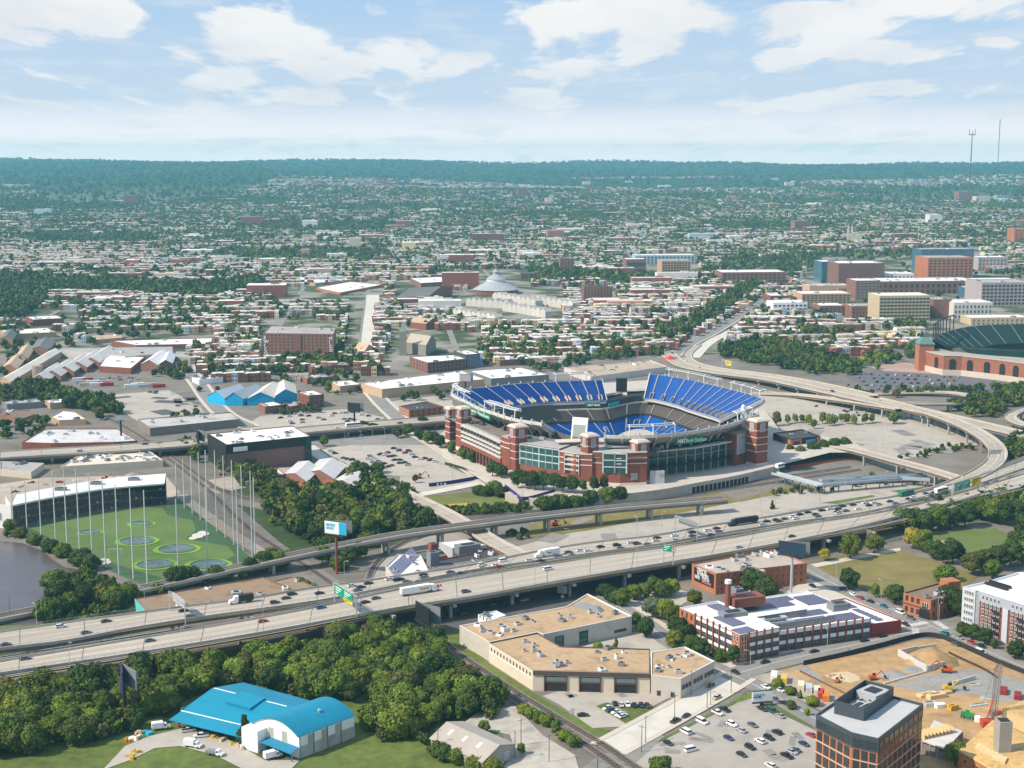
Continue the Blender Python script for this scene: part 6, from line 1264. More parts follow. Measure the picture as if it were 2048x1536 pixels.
# dark topped garage block
gb, gP, gz = bld('garage_block', 'tall windowless brown brick block with a black band round its top', 'building', [(416, 867), (453, 889), (621, 872), (585, 851)], (1, 945), M('mauve_brick', (.215, .125, .105), var=.1, scale=.5), WROOF, n_units=16, seed=20, us=(2, 5))
for a, b, f in ((gP[1], gP[2], .30), (gP[0], gP[1], 1.0)):
    u = (b-a).normalized(); n = Vector((u.y, -u.x, 0)); m = MB(); m.beam(Vector((*(a+n*.3).xy, gz*(1-f))), Vector((*(b+n*.3).xy, gz*(1-f))), .6, gz*f+.75); m.obj('black_cladding', [BLACK], gb)
a, b = gP[1].lerp(gP[2], .93), gP[2]; wall_grid(gb, a, b, 2, gz, 1, 6, [GLASSG, DARKM], 'stair_tower', glass_in=.8, proud=.9)
u = (gP[2]-gP[1]).normalized(); n = Vector((u.y, -u.x, 0)); p = gP[1].lerp(gP[2], .09)+n*.65; p.z = 0; m = MB(); m.box((p.x+4, p.y, gz-4.4), (10, .3, 3), math.atan2(u.y, u.x)); s_ = m.obj('sign', [WHITE], gb); text(s_, 'HORSESHOE', p+n*.2+Vector((-.6, 0, gz-3.6)), u, 1.5, M('sign_navy', (.05, .06, .12)), bold=.05, squeeze=.75)
# silver sheds beside the ramp
for k, (q, e, r_) in enumerate((([(570, 962), (614, 978), (640, 952)], 5, 8), ([(614, 958), (668, 972), (692, 946)], 5, 8.5), ([(666, 975), (706, 985), (738, 966)], 4.5, 6.5))):
    gable('silver_shed', f'{nth(k)} from the left of the silver sheet roofed sheds beside the ramp', 'shed', q, e, r_, BRICKB, M('silver_sheet', (.52, .50, .49), stain=.2, stretch=(1, 1, 1)), 1, group='silver roofed sheds')
for k, q in enumerate(([(565, 978), (600, 985), (612, 976)], [(600, 986), (640, 990), (652, 980)], [(646, 978), (672, 986), (690, 976)])):
    gable('rust_roofed_shed', f'{nth(k)} from the left of the low sheds with rusty red roofs', 'shed', q, 3.5, 5.2, BRICKB, RUST, 0, group='rusty roofed sheds')
simple('brick_shop', 'small flat white roofed brick block beside the silver sheds', 'building', [(529, 938), (545, 950), (571, 948), (556, 936)], (1, 965), BRICKB, WROOF, 1, 21)
# teal walled store under the motorway
ZS = 6.5; ts = thing('teal_store', 'brown flat roofed store with a turquoise end wall beside the motorway', 'building'); P = [G(*p, ZS+.4) for p in ((269, 1197), (299, 1228), (420, 1210), (560, 1190), (610, 1186), (525, 1154))]; wallbox(ts, P, ZS, M('turquoise_wall', (.10, .50, .46)), M('brown_gravel_roof', (.27, .185, .115), var=.18, stain=.25), .4, trim=BRICKB); units(ts, P, ZS, 7, 31, (2, 4.5), [WHITE, STEEL])
P = [G(*p, ZS+.2) for p in ((540, 1164), (612, 1186), (640, 1178), (584, 1153))]; wallbox(ts, P, ZS-.2, BRICKB, M('brown_gravel_roof'), .4, nm='rear_wall', rn='rear_roof'); units(ts, P, ZS-.2, 2, 32)
# solar roofed block and brick yard left of the ramp
sb, sP_, sz = bld('solar_store', 'low white roofed store covered in rows of solar panels beside the motorway', 'building', [(771, 1132), (790, 1158), (858, 1142), (842, 1110), (795, 1108)], 5.5, LIME, WROOF, n_units=4, seed=40)
panels(sb, sP_[0], sP_[1], sP_[0]+(sP_[3]-sP_[1])*1.0, .18, .92, .05, .95, sz, rows=9)
b2, bP, bz = bld('brick_workshop', 'brick workshop with dark flat roofs and a black roof plant beside the solar roofed store', 'building', [(860, 1122), (868, 1140), (1010, 1112), (985, 1094), (960, 1097), (958, 1104)], 6.0, BRICK, DROOF, n_units=5, seed=41)
wallbox(b2, [G(*p, 5.5) for p in ((810, 1108), (830, 1122), (895, 1112), (880, 1098))], 5.2, BRICK, M('green_grey_roof', (.10, .13, .12)), .5, nm='wing_wall', rn='wing_roof'); wallbox(b2, [G(*p, 6) for p in ((878, 1084), (905, 1096), (972, 1090), (932, 1078))], 5.6, STEEL, WROOF, .4, nm='hall_wall', rn='hall_roof')
for px, py, s in ((866, 1135, (5, 5, 8)), (866, 1108, (4, 4, 5.5)), (935, 1106, (13, 6, 4.5))): g = G(px, py, 5); unit(b2, g.x, g.y, 5.5, s, .5, BRICK if s[0] == 4 else GRAYM)
wins(b2, bP[1], bP[2], 9, 1, 1.5, 3, 2.6, 2.4, BRICK, DW)
# sports pub beside the stadium
pb, pP, pz = bld('sports_pub', 'black boxy sports bar with brick end panels right of the stadium', 'building', [(1546, 866), (1582, 878), (1641, 872), (1604, 858)], (1, 906), BLACK, DROOF, n_units=2, seed=44)
a, b = pP[0], pP[1]; u = (b-a).normalized(); n = Vector((u.y, -u.x, 0)); m = MB(); p, q = a.lerp(b, .86)+n*.3, b+n*.3; m.beam(Vector((*p.xy, 0)), Vector((*q.xy, 0)), .5, pz); m.obj('brick_panel', [BRICKO], pb)
a, b = pP[1], pP[2]; u = (b-a).normalized(); n = Vector((u.y, -u.x, 0)); m = MB(); p, q = a+n*.3, a.lerp(b, .36)+n*.3; m.beam(Vector((*p.xy, 0)), Vector((*q.xy, 0)), .5, pz); m.obj('brick_panel', [BRICKO], pb); m = MB(); p, q = a.lerp(b, .88)+n*.3, b+n*.3; m.beam(Vector((*p.xy, 0)), Vector((*q.xy, 0)), .5, pz); m.obj('brick_panel', [BRICKO], pb)
m = MB(); p, q = a.lerp(b, .08)+n*.7, a.lerp(b, .28)+n*.7; m.beam(Vector((*p.xy, 2)), Vector((*q.xy, 2)), .3, pz-3.5); m.obj('poster', [M('poster_purple', (.07, .03, .12))], pb); m = MB(); p, q = a.lerp(b, .5)+n*.5, a.lerp(b, .82)+n*.5; m.beam(Vector((*p.xy, pz-6)), Vector((*q.xy, pz-6)), .3, 5); m.obj('screen', [M('screen_blue', (.10, .25, .65), rough=.3)], pb)
# domed roundhouse
rh = thing('roundhouse', 'great round hall with a pale tiered conical roof and lantern on top', 'roundhouse'); g = GT(992, 586); nseg = 22
def ringm(r0, z0, r1, z1, m=None):
    m = m or MB(); a = [(g.x+r0*math.cos(t), g.y+r0*math.sin(t), g.z+z0) for t in np.linspace(0, 2*math.pi, nseg+1)]; b = [(g.x+r1*math.cos(t), g.y+r1*math.sin(t), g.z+z1) for t in np.linspace(0, 2*math.pi, nseg+1)]; m.strip(a, b); return m
ringm(36, -2, 36, 7).obj('wall', [BRICK], rh); DOME = M('dome_slate', (.34, .35, .36), var=.1, scale=.2)
m = ringm(37.5, 6.5, 15, 19); ringm(15, 19, 15, 22.5, m); ringm(16, 22.3, 5, 30, m); ringm(5, 30, 5, 34, m); ringm(5.5, 34, 0.4, 39, m); m.obj('roof', [DOME], rh); m = ringm(15.3, 19.3, 15.3, 21.8); m.obj('clerestory', [WHITE], rh); m = MB(); m.tube((g.x, g.y, g.z+38), (g.x, g.y, g.z+44), .5); m.obj('finial', [STEEL], rh)
simple('brick_hall', 'flat white roofed brick hall behind the dark gabled market hall', 'building', [(820, 556), (842, 566), (910, 562), (880, 553)], (1, 576), BRICKB, WROOF, 2, 51)
simple('school_block', 'wide orange brick school with a white roof left of the market hall', 'school', [(632, 575), (680, 585), (764, 569), (700, 563)], (1, 590), BRICKO, WROOF, 3, 52)
simple('school_block', 'long low school ranges with white roofs behind the orange brick school', 'school', [(556, 556), (630, 566), (735, 556), (650, 548)], (1, 572), BRICKT, WROOF, 6, 53)
# white terraces with steep gables
for k, (x, y, n_) in enumerate(((905, 634, 9), (932, 612, 8), (985, 600, 9), (1005, 622, 9), (1060, 606, 8))):
    A0, B0 = G(x, y), G(x+86, y+14 if k != 1 else y+6); tr = thing('white_terrace', f'{nth(k)} from the left of the terraces with white walls and tan gabled roofs', 'terrace', group='white gabled terraces'); u = (B0-A0); L = u.length/n_; u.normalize(); v = Vector((-u.y, u.x, 0))*13
    for i in range(n_):
        a, b = A0+u*L*i, A0+u*L*(i+.97); zv = lambda p, z: Vector((p.x, p.y, z)); m = MB(); h = 8.5+(i % 2); c, d = b+v, a+v; m1, m2 = (a+b)/2, (c+d)/2
        for p, q in ((a, b), (b, c), (c, d), (d, a)): m.quad(zv(p, -.5), zv(q, -.5), zv(q, h), zv(p, h))
        m.poly([zv(a, h), zv(b, h), zv(m1, h+4)]); m.quad(zv(a, h), zv(m1, h+4), zv(m2, h+4), zv(d, h), 1); m.quad(zv(b, h), zv(m1, h+4), zv(m2, h+4), zv(c, h), 1); m.obj('gabled_house', [M('terrace_wall', (.52, .49, .45)), M('tan_grey_shingle', (.40, .36, .32))], tr)
# towers and institutions
def block(name, label, px, pb, pt, w, d, wall, roofm=GROOF, cols=0, rows=0, rz=.09, cat='building', nu=2, gl=GLASS, ww=2.0, fr=None):
    g = GT(px, pb); z = hgt(px, pb, pt, g.z)-g.z; s = (g.y/math.cos(PT)+0)/F; W = w*math.hypot(g.y, H-g.z)/F; u = Vector((math.cos(rz), math.sin(rz), 0)); v = Vector((-u.y, u.x, 0)); P = [g-u*W/2, g+u*W/2, g+u*W/2+v*d, g-u*W/2+v*d]; P = [Vector((p.x, p.y, 0)) for p in P]
    r = thing(name, label, cat); wallbox(r, P, g.z+z, wall, roofm, .8, zb=g.z-4)
    if cols: wins(r, P[0], P[1], cols, rows, g.z+z*.06, z*.92/rows, ww, z*.92/rows*.6, fr or wall, gl, proud=.12)
    if nu: units(r, P, g.z+z, nu, int(px), (3, 8))
    return r, P, g.z, z
block('apartment_tower', 'stepped dark red brick apartment tower among the terraces right of the roundhouse', 1196, 608, 573, 58, 18, BRICKB, DROOF, 9, 9)
block('office_block', 'tan office block of long window bands with grey garage wings', 1352, 553, 522, 58, 45, BRICKT, GROOF, 10, 6, ww=4)
block('office_block', 'green glass fronted block with white roof left of the tan office block', 1272, 548, 519, 40, 40, BRICKB, WROOF, 6, 2, gl=GLASSG, ww=6)
block('office_block', 'pale blue panelled block behind the green glass fronted block', 1330, 528, 511, 120, 40, M('pale_blue_panel', (.36, .45, .52)), WROOF, 16, 3, ww=4)
block('brick_tower', 'brown brick tower block left of the green glass fronted block', 1134, 545, 517, 28, 25, BRICKB, GROOF, 4, 7)
block('office_block', 'wide brick block with white upper storey behind the boulevard trees', 1508, 565, 545, 130, 60, BRICKB, WROOF, 14, 3, ww=3)
block('high_rise', 'lone dark red high rise standing at the foot of the wooded hill', 262, 410, 391, 28, 40, BRICKB, GROOF, 6, 6)
block('high_rise', 'distant maroon tower block in the middle of the far city', 1046, 396, 377, 22, 40, BRICKB, GROOF, 4, 6)
block('high_rise', 'brown slab block of flats with white shed behind it', 1604, 462, 442, 30, 40, BRICKB, GROOF, 6, 6)
block('high_rise', 'pair of dark round cornered towers below the mast', 1930, 404, 383, 26, 50, BRICKB, GROOF, 3, 8)
block('high_rise', 'left one of two pale slab blocks under the masts', 1966, 405, 393, 28, 40, LIME, GROOF, 5, 4); block('high_rise', 'right one of two grey slab blocks under the masts', 2007, 404, 391, 27, 40, M('grey_concrete_wall', (.30, .29, .29)), GROOF, 5, 4)
block('high_rise', 'brown tower cut by the right edge above the hospital', 2040, 490, 458, 26, 40, BRICKO, GROOF, 3, 10)
# hospital quarter
h1 = block('hospital_block', 'massive windowless brown brick hospital block with a glass end', 1722, 575, 527, 94, 60, M('hospital_brick', (.20, .105, .08)), WROOF, nu=6)
h2 = block('hospital_wing', 'tall blue glass fin wing against the windowless hospital block', 1655, 566, 524, 26, 45, GLASSB, WROOF, 6, 1, fr=STEEL, gl=GLASSB, ww=5)
h3 = block('hospital_tower', 'tall square orange brick hospital tower with a grid of white balconies', 1899, 572, 516, 92, 60, BRICKO, GROOF, 10, 9, ww=4.4, fr=LIME, gl=DW)
block('glass_tower', 'large teal glass slab tower behind the orange brick hospital tower', 1893, 556, 499, 108, 45, GLASSB, GROOF, 9, 10, gl=GLASSB, fr=STEEL, ww=8)
block('hospital_block', 'beige hospital block of stacked window bands with a white barrel roof', 1808, 643, 592, 104, 45, M('beige_concrete', (.50, .40, .26)), WROOF, 14, 7, ww=4.2, fr=M('beige_concrete'))
block('hospital_wing', 'plain brown brick wing attached right of the beige block', 1883, 636, 600, 36, 45, BRICKB, GROOF, nu=3)
block('hospital_block', 'orange banded clinic block with chimneys on its barrel roof', 1652, 612, 588, 100, 45, BRICKT, WROOF, 12, 5, ww=4.5, fr=BRICKT); block('clinic_roof_hall', 'pink clinic roof hall with small white turrets above the banded clinic', 1660, 592, 572, 84, 40, M('pink_render', (.52, .33, .25)), LIME, 0, 0, nu=7)
block('hospital_block', 'white framed research block with brick piers left of the long white roofs', 1735, 600, 562, 50, 45, BRICKB, WROOF, 6, 6, ww=4, fr=WHITE)
block('hospital_block', 'long flat white roofed hospital range in front of the orange tower', 1850, 588, 563, 220, 70, BRICKB, WROOF, 20, 2, ww=4, nu=16)
block('hospital_block', 'grey and brick hospital block with pale vertical panels at the right edge', 2010, 612, 566, 100, 60, M('grey_pink_panel', (.40, .34, .33)), GROOF, 12, 6, ww=4, fr=BRICKB)
block('hospital_block', 'white curved roof hall with red brick band right of the beige block', 1945, 638, 606, 80, 45, M('white_render', (.60, .57, .52)), WROOF, 10, 3, ww=2.5)
block('brick_block', 'low dark red brick block with green roof box below the banded clinic', 1730, 636, 613, 56, 40, BRICKB, GROOF, 8, 3); block('brick_block', 'brown brick block with white roof left of the beige hospital block', 1665, 632, 612, 52, 40, BRICKB, WROOF, 6, 3); block('brick_block', 'white walled flats with long balconies at the end of the boulevard', 1580, 628, 606, 70, 35, WHITE, WROOF, 8, 3, ww=4)
block('brick_hotel', 'tan stone hall with square windows above the ballpark stands', 2000, 650, 636, 120, 35, M('beige_concrete'), WROOF, 12, 2)
# far churches
for px, pb, pt, lb in ((1700, 484, 446, 'twin pale'), (1176, 500, 478, 'slim white'), (668, 522, 503, 'thin pale'), (1003, 525, 500, 'squat white'), (1540, 420, 405, 'white pointed')):
    g = GT(px, pb); z = hgt(px, pb, pt, g.z)-g.z; r = thing('church', f'distant church with {lb} spire rising above the rowhouses', 'church'); m = MB(); m.box((g.x+12, g.y, g.z-2), (30, 14, z*.35)); m.obj('nave', [LIME], r)
    for dx in ((0, 9) if 'twin' in lb else (0,)): m = MB(); m.box((g.x-6+dx, g.y-4, g.z-2), (5, 5, z*.6)); m.box((g.x-6+dx, g.y-4, g.z-2+z*.6), (5, 5, z*.4), 0, 0, .08); m.obj('spire', [LIME], r)
# ballpark cut by the right edge
bk = thing('ballpark', 'brick arched ballpark with dark green stands at the right edge', 'stadium'); BG = M('dark_green_seat', (.007, .028, .024), var=.15); bp = [G(*p) for p in ((1836, 738), (1858, 744), (1886, 751), (1922, 752), (1990, 760), (2100, 776), (2200, 792))]
zb_ = hgt(1858, 745, 705); m = MB(); m.strip([Vector((p.x, p.y, -1)) for p in bp], up(bp, zb_), 0); bpk = [p+Vector((20, 26, 0)) for p in bp]; m.strip(up(bp, zb_), up(bpk, zb_), 1); m.obj('wall', [M('ballpark_brick', (.31, .12, .07)), CONCD], bk)
for i, (a, b) in enumerate(zip(bp, bp[1:])):
    u = (b-a); L = u.length; u.normalize(); n = Vector((u.y, -u.x, 0)); cnt = max(1, int(L/13))
    MB().beam(Vector((*(a+n*.2).xy, -.2)), Vector((*(b+n*.2).xy, -.2)), .4, zb_*.3).obj('stone_base', [LIME], bk); MB().beam(Vector((*(a+n*.2).xy, zb_-.6)), Vector((*(b+n*.2).xy, zb_-.6)), .5, .7).obj('cornice', [LIME], bk)
    for k in range(cnt):
        c = a+u*(L*(k+.5)/cnt)+n*.25; w2 = min(3.2, L/cnt*.3); m = MB(); pts = [c+u*(w2*math.cos(t))+Vector((0, 0, zb_*.68+w2*math.sin(t))) for t in np.linspace(0, math.pi, 9)]; m.poly([c+u*w2+Vector((0, 0, .5)), *pts, c-u*w2+Vector((0, 0, .5))]); m.obj('arch', [DW], bk)
t0_, t1_ = G(1842, 742), G(1866, 735); m = MB(); c = t0_+Vector((5, 8, 0)); m.box((c.x, c.y, -1), (15, 15, zb_+8)); m.box((c.x, c.y, zb_+7), (17, 17, 6), 0, 1, .35); m.obj('corner_pavilion', [BRICKO, M('green_copper', (.10, .20, .18))], bk)
cen_ = Vector((560, 1290, 0)); st = MB(); zo, zi = 36.0, 20.0
op = spline([G(1866, 680, 26), G(1885, 687, 26), G(1911, 692, 26), G(1986, 697, 26), G(2060, 700, 26), G(2180, 704, 26)], 30); ip_ = [p.lerp(G(2120, 672, 20), .0)+ (cen_-p).normalized()*48 for p in op]
for k in range(16):
    f0, f1 = k/16, (k+1)/16; st.strip([Vector((*a.lerp(b, f0).xy, 26-10*f0)) for a, b in zip(op, ip_)], [Vector((*a.lerp(b, f1).xy, 26-10*f0-.2)) for a, b in zip(op, ip_)]); st.strip([Vector((*a.lerp(b, f1).xy, 26-10*f0-.2)) for a, b in zip(op, ip_)], [Vector((*a.lerp(b, f1).xy, 26-10*f1)) for a, b in zip(op, ip_)])
st.strip([Vector((p.x, p.y, 24)) for p in op], up(op, .8)); st.obj('near_stand', [BG], bk)
m = MB(); q1 = [Vector((*(p+(cen_-p).normalized()*6).xy, 8)) for p in op]; m.strip(q1, up(q1, 17.5)); m.strip([Vector((*p.xy, 13)) for p in op], up(q1, 5), 1); m.strip([Vector((*p.xy, 13)) for p in op], [Vector((*p.xy, 14)) for p in op], 1); m.strip([Vector((*p.xy, 18.5)) for p in op], [Vector((*p.xy, 19.2)) for p in op], 1); m.obj('concourse', [M('concourse_wall'), CONCD], bk)
for k in range(0, 30, 3): m = MB(); p = op[k]; m.tube((p.x, p.y, 14), (p.x, p.y, 25), .5); m.tube((p.x, p.y, 16), (p.x+8, p.y+10, 24), .5); m.obj('steel_frame', [M('green_steel', (.012, .05, .04))], bk)
fo = spline([G(1866, 678, 31), G(1890, 665, 30), G(1948, 652, 30), G(2060, 648, 30), G(2180, 652, 30)], 24); fi = [p+(cen_-p).normalized()*42 for p in fo]; m = MB(); m.strip([Vector((p.x, p.y, 30)) for p in fo], [Vector((p.x, p.y, 14)) for p in fi]); m.strip([Vector((p.x, p.y, 4)) for p in fi], [Vector((p.x, p.y, 14)) for p in fi]); m.strip([Vector((p.x, p.y, 0)) for p in fo], [Vector((p.x, p.y, 30)) for p in fo]); m.obj('far_stand', [BG], bk)
for k in range(2, 22, 2): m = MB(); a, b = Vector((*fo[k].xy, 30.4)), Vector((*fi[k].xy, 14.4)); m.beam(a, b, 1.2, .3); m.obj('aisle', [M('green_aisle', (.10, .13, .12))], bk)
m = MB()
for k in range(0, 9): p = fo[k]; m.tube((p.x, p.y, 28), (p.x, p.y, 46), .6)
m.path([Vector((p.x, p.y, 46)) for p in fo[:9]], .8); m.obj('roof_frame', [DARKM], bk)

for i, (q, h, wl, lb) in enumerate((([(425, 716), (440, 723), (520, 716), (505, 710)], 5, BRICKB, 'brown walled one above the blue sheds'), ([(445, 736), (456, 742), (522, 737), (511, 731)], 5, LIME, 'pale one just behind the blue sheds'), ([(0, 660), (18, 668), (112, 664), (92, 655)], 6, BRICKT, 'tan one at the left edge by the wood'), ([(52, 633), (66, 639), (126, 636), (112, 630)], 8, BRICK, 'red walled school like one below the wood'), ([(598, 750), (614, 757), (662, 753), (646, 747)], 5, BRICKB, 'brick one left of the tan shop'), ([(384, 753), (398, 759), (446, 754), (434, 748)], 5, WHITE, 'white walled one by the street bend'), ([(160, 650), (172, 656), (262, 652), (250, 646)], 6, BRICKT, 'long tan one below the left woods'), ([(612, 728), (624, 734), (700, 729), (688, 723)], 6, BRICK, 'brick one in front of the brick warehouse block'), ([(430, 690), (440, 696), (520, 692), (512, 686)], 7, BRICKT, 'tan one against the brick warehouse block'), ([(985, 712), (1000, 720), (1070, 716), (1056, 708)], 6, BRICKB, 'brown one behind the white roofed hall'), ([(0, 800), (14, 808), (84, 803), (70, 796)], 5, GRAYM, 'grey one in the trees at the left edge'), ([(90, 800), (100, 806), (150, 802), (140, 796)], 5, BRICKT, 'tan one among the left rail trees'))):
    simple('flat_roofed_block', 'flat roofed block, the '+lb, 'building', q, h, wl, (WROOF, GROOF, WROOF)[i % 3], 4, 60+i, group='flat roofed blocks of the left quarter')
for px, pb, pt, w_, wl, lb in ((1795, 572, 548, 66, WHITE, 'white clinic block left of the orange hospital tower'), (1700, 592, 576, 50, BRICKT, 'tan clinic block below the windowless hospital block'), (1985, 540, 515, 60, M('grey_pink_panel'), 'grey panel block right of the orange hospital tower'), (1990, 580, 560, 90, BRICKB, 'brick block in front of the glass roofed atrium'), (1960, 596, 577, 50, GLASSB, 'blue glass atrium hall at the right edge'), (1480, 560, 550, 60, LIME, 'pale flats left of the wide brick block'), (1560, 606, 592, 40, BRICK, 'brick corner flats beside the boulevard')):
    block('hospital_annex', lb, px, pb, pt, w_, 40, wl, WROOF, 8, 3, ww=2.5)
# ---------- driving range ----------
st_ = thing('range_building', 'three tier driving range building with open dark bays and a long white roof', 'driving range'); N_ = 26
fb = spline([G(26, 1057), G(70, 1047), G(125, 1036), (G(205, 1022)), G(270, 1015), G(331, 1010)], N_); zr = hgt(331, 1010, 966)
back = [p+Vector((-4, 20, 0)) for p in fb]; m = MB(); m.strip(up(fb, zr), up(back, zr+1.5)); m.strip([p+Vector((0, -1.2, zr-.9)) for p in fb], [p+Vector((0, -1.2, zr+.05)) for p in fb]); m.strip([p+Vector((0, -1.2, zr+.05)) for p in fb], up(fb, zr)); m.obj('roof', [WROOF], st_)
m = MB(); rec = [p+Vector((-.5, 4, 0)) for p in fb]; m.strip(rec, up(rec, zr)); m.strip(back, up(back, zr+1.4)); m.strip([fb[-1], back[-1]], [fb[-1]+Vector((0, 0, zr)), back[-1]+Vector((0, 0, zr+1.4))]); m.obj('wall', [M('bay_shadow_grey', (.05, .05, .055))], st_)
m = MB(); m.quad(fb[0]+Vector((-.3, -1, 0)), back[0]+Vector((-6, -2, 0)), back[0]+Vector((-6, -2, zr+1)), fb[0]+Vector((-.3, -1, zr+.4))); m.quad(fb[0]+Vector((-.3, -1, 0)), fb[0]+Vector((-16, 3, 0)), fb[0]+Vector((-16, 3, zr+.4)), fb[0]+Vector((-.3, -1, zr+.4))); e_ = m.obj('end_wall', [WHITE], st_)
m = MB(); p = fb[0]+Vector((-11, .9, zr*.55)); m.box((p.x, p.y-1, p.z), (3.2, .3, 4), -.25); m.obj('logo_panel', [M('logo_blue', (.02, .06, .18))], e_)
for k, zz in enumerate((.2, zr*.34, zr*.67)): m = MB(); q = up(fb, zz); m.strip(q, [p+Vector((-.5, 4.5, zz)) for p in fb]); m.strip(q, up(q, .35)); m.obj('tee_deck', [M('deck_grey', (.13, .135, .14))], st_)
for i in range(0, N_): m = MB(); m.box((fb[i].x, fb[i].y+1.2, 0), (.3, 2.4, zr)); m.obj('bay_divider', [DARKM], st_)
for k in range(60):
    i = RND.randrange(N_-1); p = fb[i].lerp(fb[i+1], RND.random())+Vector((0, 2.2, (0.25, zr*.34+.1, zr*.67+.1)[k % 3])); m = MB(); m.box(p, (1.1, .8, RND.uniform(.7, 1.3)), RND.uniform(0, 3)); m.obj('bay_screen', [(STEEL, WHITE, GRAYM, RUST)[k % 4]], st_)
for k in range(3): p = back[8+k*6].lerp(fb[8+k*6], .45); unit(st_, p.x, p.y, zr+.6, (7, 3, 2), .15, GRAYM)
TGT = M('target_mesh', (.12, .18, .18), var=.5, scale=1.2, rough=.5)
for k, (px, py, rx) in enumerate(((180, 1066, 22), (283, 1049, 24), (274, 1083, 37), (354, 1099, 40), (310, 1130, 39), (417, 1130, 40))):
    c = G(px, py); r = rx*math.hypot(c.y, H)/F; t = thing('target_green', 'x', 'golf target', c, 0, 'sunken target pits of the driving range'); t['label'] = f'{("leftmost", "farthest", "large central", "right middle", "nearest left", "nearest right")[k]} blue netted target pit ringed with lime turf'
    sx = 1.0; m = MB(); a = [(r*1.18*math.cos(q), r*1.0*math.sin(q), .32) for q in np.linspace(0, 6.2832, 41)]; b = [(r*.9*math.cos(q), r*.8*math.sin(q), .40) for q in np.linspace(0, 6.2832, 41)]; m.strip(a, b); m.obj('rim', [RIM], t)
    m = MB(); m.poly([(x, y, .41) for x, y, z in b[:-1]]); m.strip(b, [(x, y, .75) for x, y, z in b]); m.obj('net_bed', [TGT], t)
    m = MB(); rr = random.Random(k)
    for i in range(9): q = rr.uniform(0, 6.28); m.beam((0, 0, .46), (r*.8*math.cos(q), r*.7*math.sin(q), .46), .14, .05)
    for f in (.3, .6): 
        for i in range(24): q = i*6.2832/24; m.beam((r*.9*f*math.cos(q), r*.8*f*math.sin(q), .46), (r*.9*f*math.cos(q+.26), r*.8*f*math.sin(q+.26), .46), .14, .05)
    m.obj('divider', [STEEL], t)
for (px, py) in ((392, 1071), (403, 1066), (386, 1077), (398, 1074), (410, 1069), (205, 1121), (213, 1126), (199, 1126), (210, 1122)):
    c = G(px, py); m = MB(); m.poly([(c.x+2.4*math.cos(q), c.y+3.6*math.sin(q), .30+px*.0001) for q in np.linspace(0, 6.28, 20)[:-1]]); tag(m.obj('sand_bunker', [SAND]), f'white sand patch in the {"right" if px > 300 else "lower left"} bunker cluster of the range', 'bunker', 'white bunker patches on the range')
m = MB(); g = G(231, 1110)
for dx in (-3.6, 3.6): m.tube(g+Vector((dx, 0, 0)), g+Vector((dx, 0, 3.4)), .12)
m.tube(g+Vector((-3.6, 0, 3.4)), g+Vector((3.6, 0, 3.4)), .12); tag(m.obj('goal_frame', [WHITE]), 'white goal frame standing on the range turf', 'goal')
POLES = [((27, 1058), 972), ((55, 1071), 962), ((83, 1084), 957), ((112, 1092), 941), ((135, 1102), 930), ((160, 1113), 938), ((185, 1120), 946), ((212, 1136), 957), ((238, 1149), 967), ((267, 1158), 977), ((295, 1170), 980), ((357, 1150), 998), ((416, 1144), 974), ((477, 1132), 967), ((511, 1120), 955), ((505, 1112), 942), ((487, 1102), 931), ((468, 1090), 921), ((451, 1076), 911), ((434, 1063), 901), ((415, 1040), 900), ((401, 1040), 905), ((385, 1028), 912), ((369, 1017), 919), ((354, 1000), 927)]
PW = M('pole_white', (.62, .62, .60), rough=.5, var=.05); netm = bpy.data.materials.new('netting'); netm.use_nodes = True; nn = netm.node_tree; tr_ = nn.nodes.new('ShaderNodeBsdfTransparent'); mx_ = nn.nodes.new('ShaderNodeMixShader'); mx_.inputs[0].default_value = .16; nn.nodes['Principled BSDF'].inputs['Base Color'].default_value = (.05, .06, .055, 1)
nn.links.new(tr_.outputs[0], mx_.inputs[1]); nn.links.new(nn.nodes['Principled BSDF'].outputs[0], mx_.inputs[2]); nn.links.new(mx_.outputs[0], [n for n in nn.nodes if n.type == 'OUTPUT_MATERIAL'][0].inputs[0])
tops = []
for i, (b, t) in enumerate(POLES):
    g = G(*b); h = hgt(b[0], b[1], t); o = link('net_pole', MB().tube((0, 0, -.3), (0, 0, h), .40, 0, 8, .24).mesh('net_pole', [PW]), None, g); tops.append((g, h))
    side = 'pond side' if i < 11 else 'railway bridge side' if i < 14 else 'rail track side'; j = i if i < 11 else i-11 if i < 14 else i-14
    tag(o, f'{nth(j)} tall white net pole along the {side} of the range', 'net pole', 'tall white net poles round the driving range')
nt_ = thing('range_net', 'fine grey safety net strung between the tall white poles', 'netting'); 
for (g, h), (g2, h2) in zip(tops, tops[1:]): MB().quad(g, g2, g2+Vector((0, 0, h2*.96)), g+Vector((0, 0, h*.96))).obj('net_panel', [netm], nt_)

# ---------- trees ----------
woodp = [(-40, 1402), (60, 1388), (150, 1376), (330, 1350), (470, 1335), (540, 1318), (640, 1300), (740, 1268), (822, 1278), (872, 1292), (905, 1335), (960, 1390), (1002, 1432), (960, 1446), (880, 1440), (850, 1492), (765, 1484), (735, 1440), (742, 1412), (640, 1396), (560, 1390), (490, 1372), (430, 1378), (385, 1395), (330, 1440), (240, 1474), (-40, 1520)]
KD = ['round', 'round', 'round', 'tall', 'bush']; CD = ['dark', 'green', 'green', 'light', 'olive', 'green', 'light', 'lime']
n1 = fill_trees(woodp, 9.6, (7.5, 12), KD, CD, 'in the depot wood', 'trees of the wood below the motorway', 3)
mid = [(520, 1000), (560, 985), (600, 1000), (690, 1000), (760, 990), (800, 1010), (850, 1032), (880, 1050), (820, 1068), (720, 1085), (640, 1102), (590, 1080), (545, 1050)]
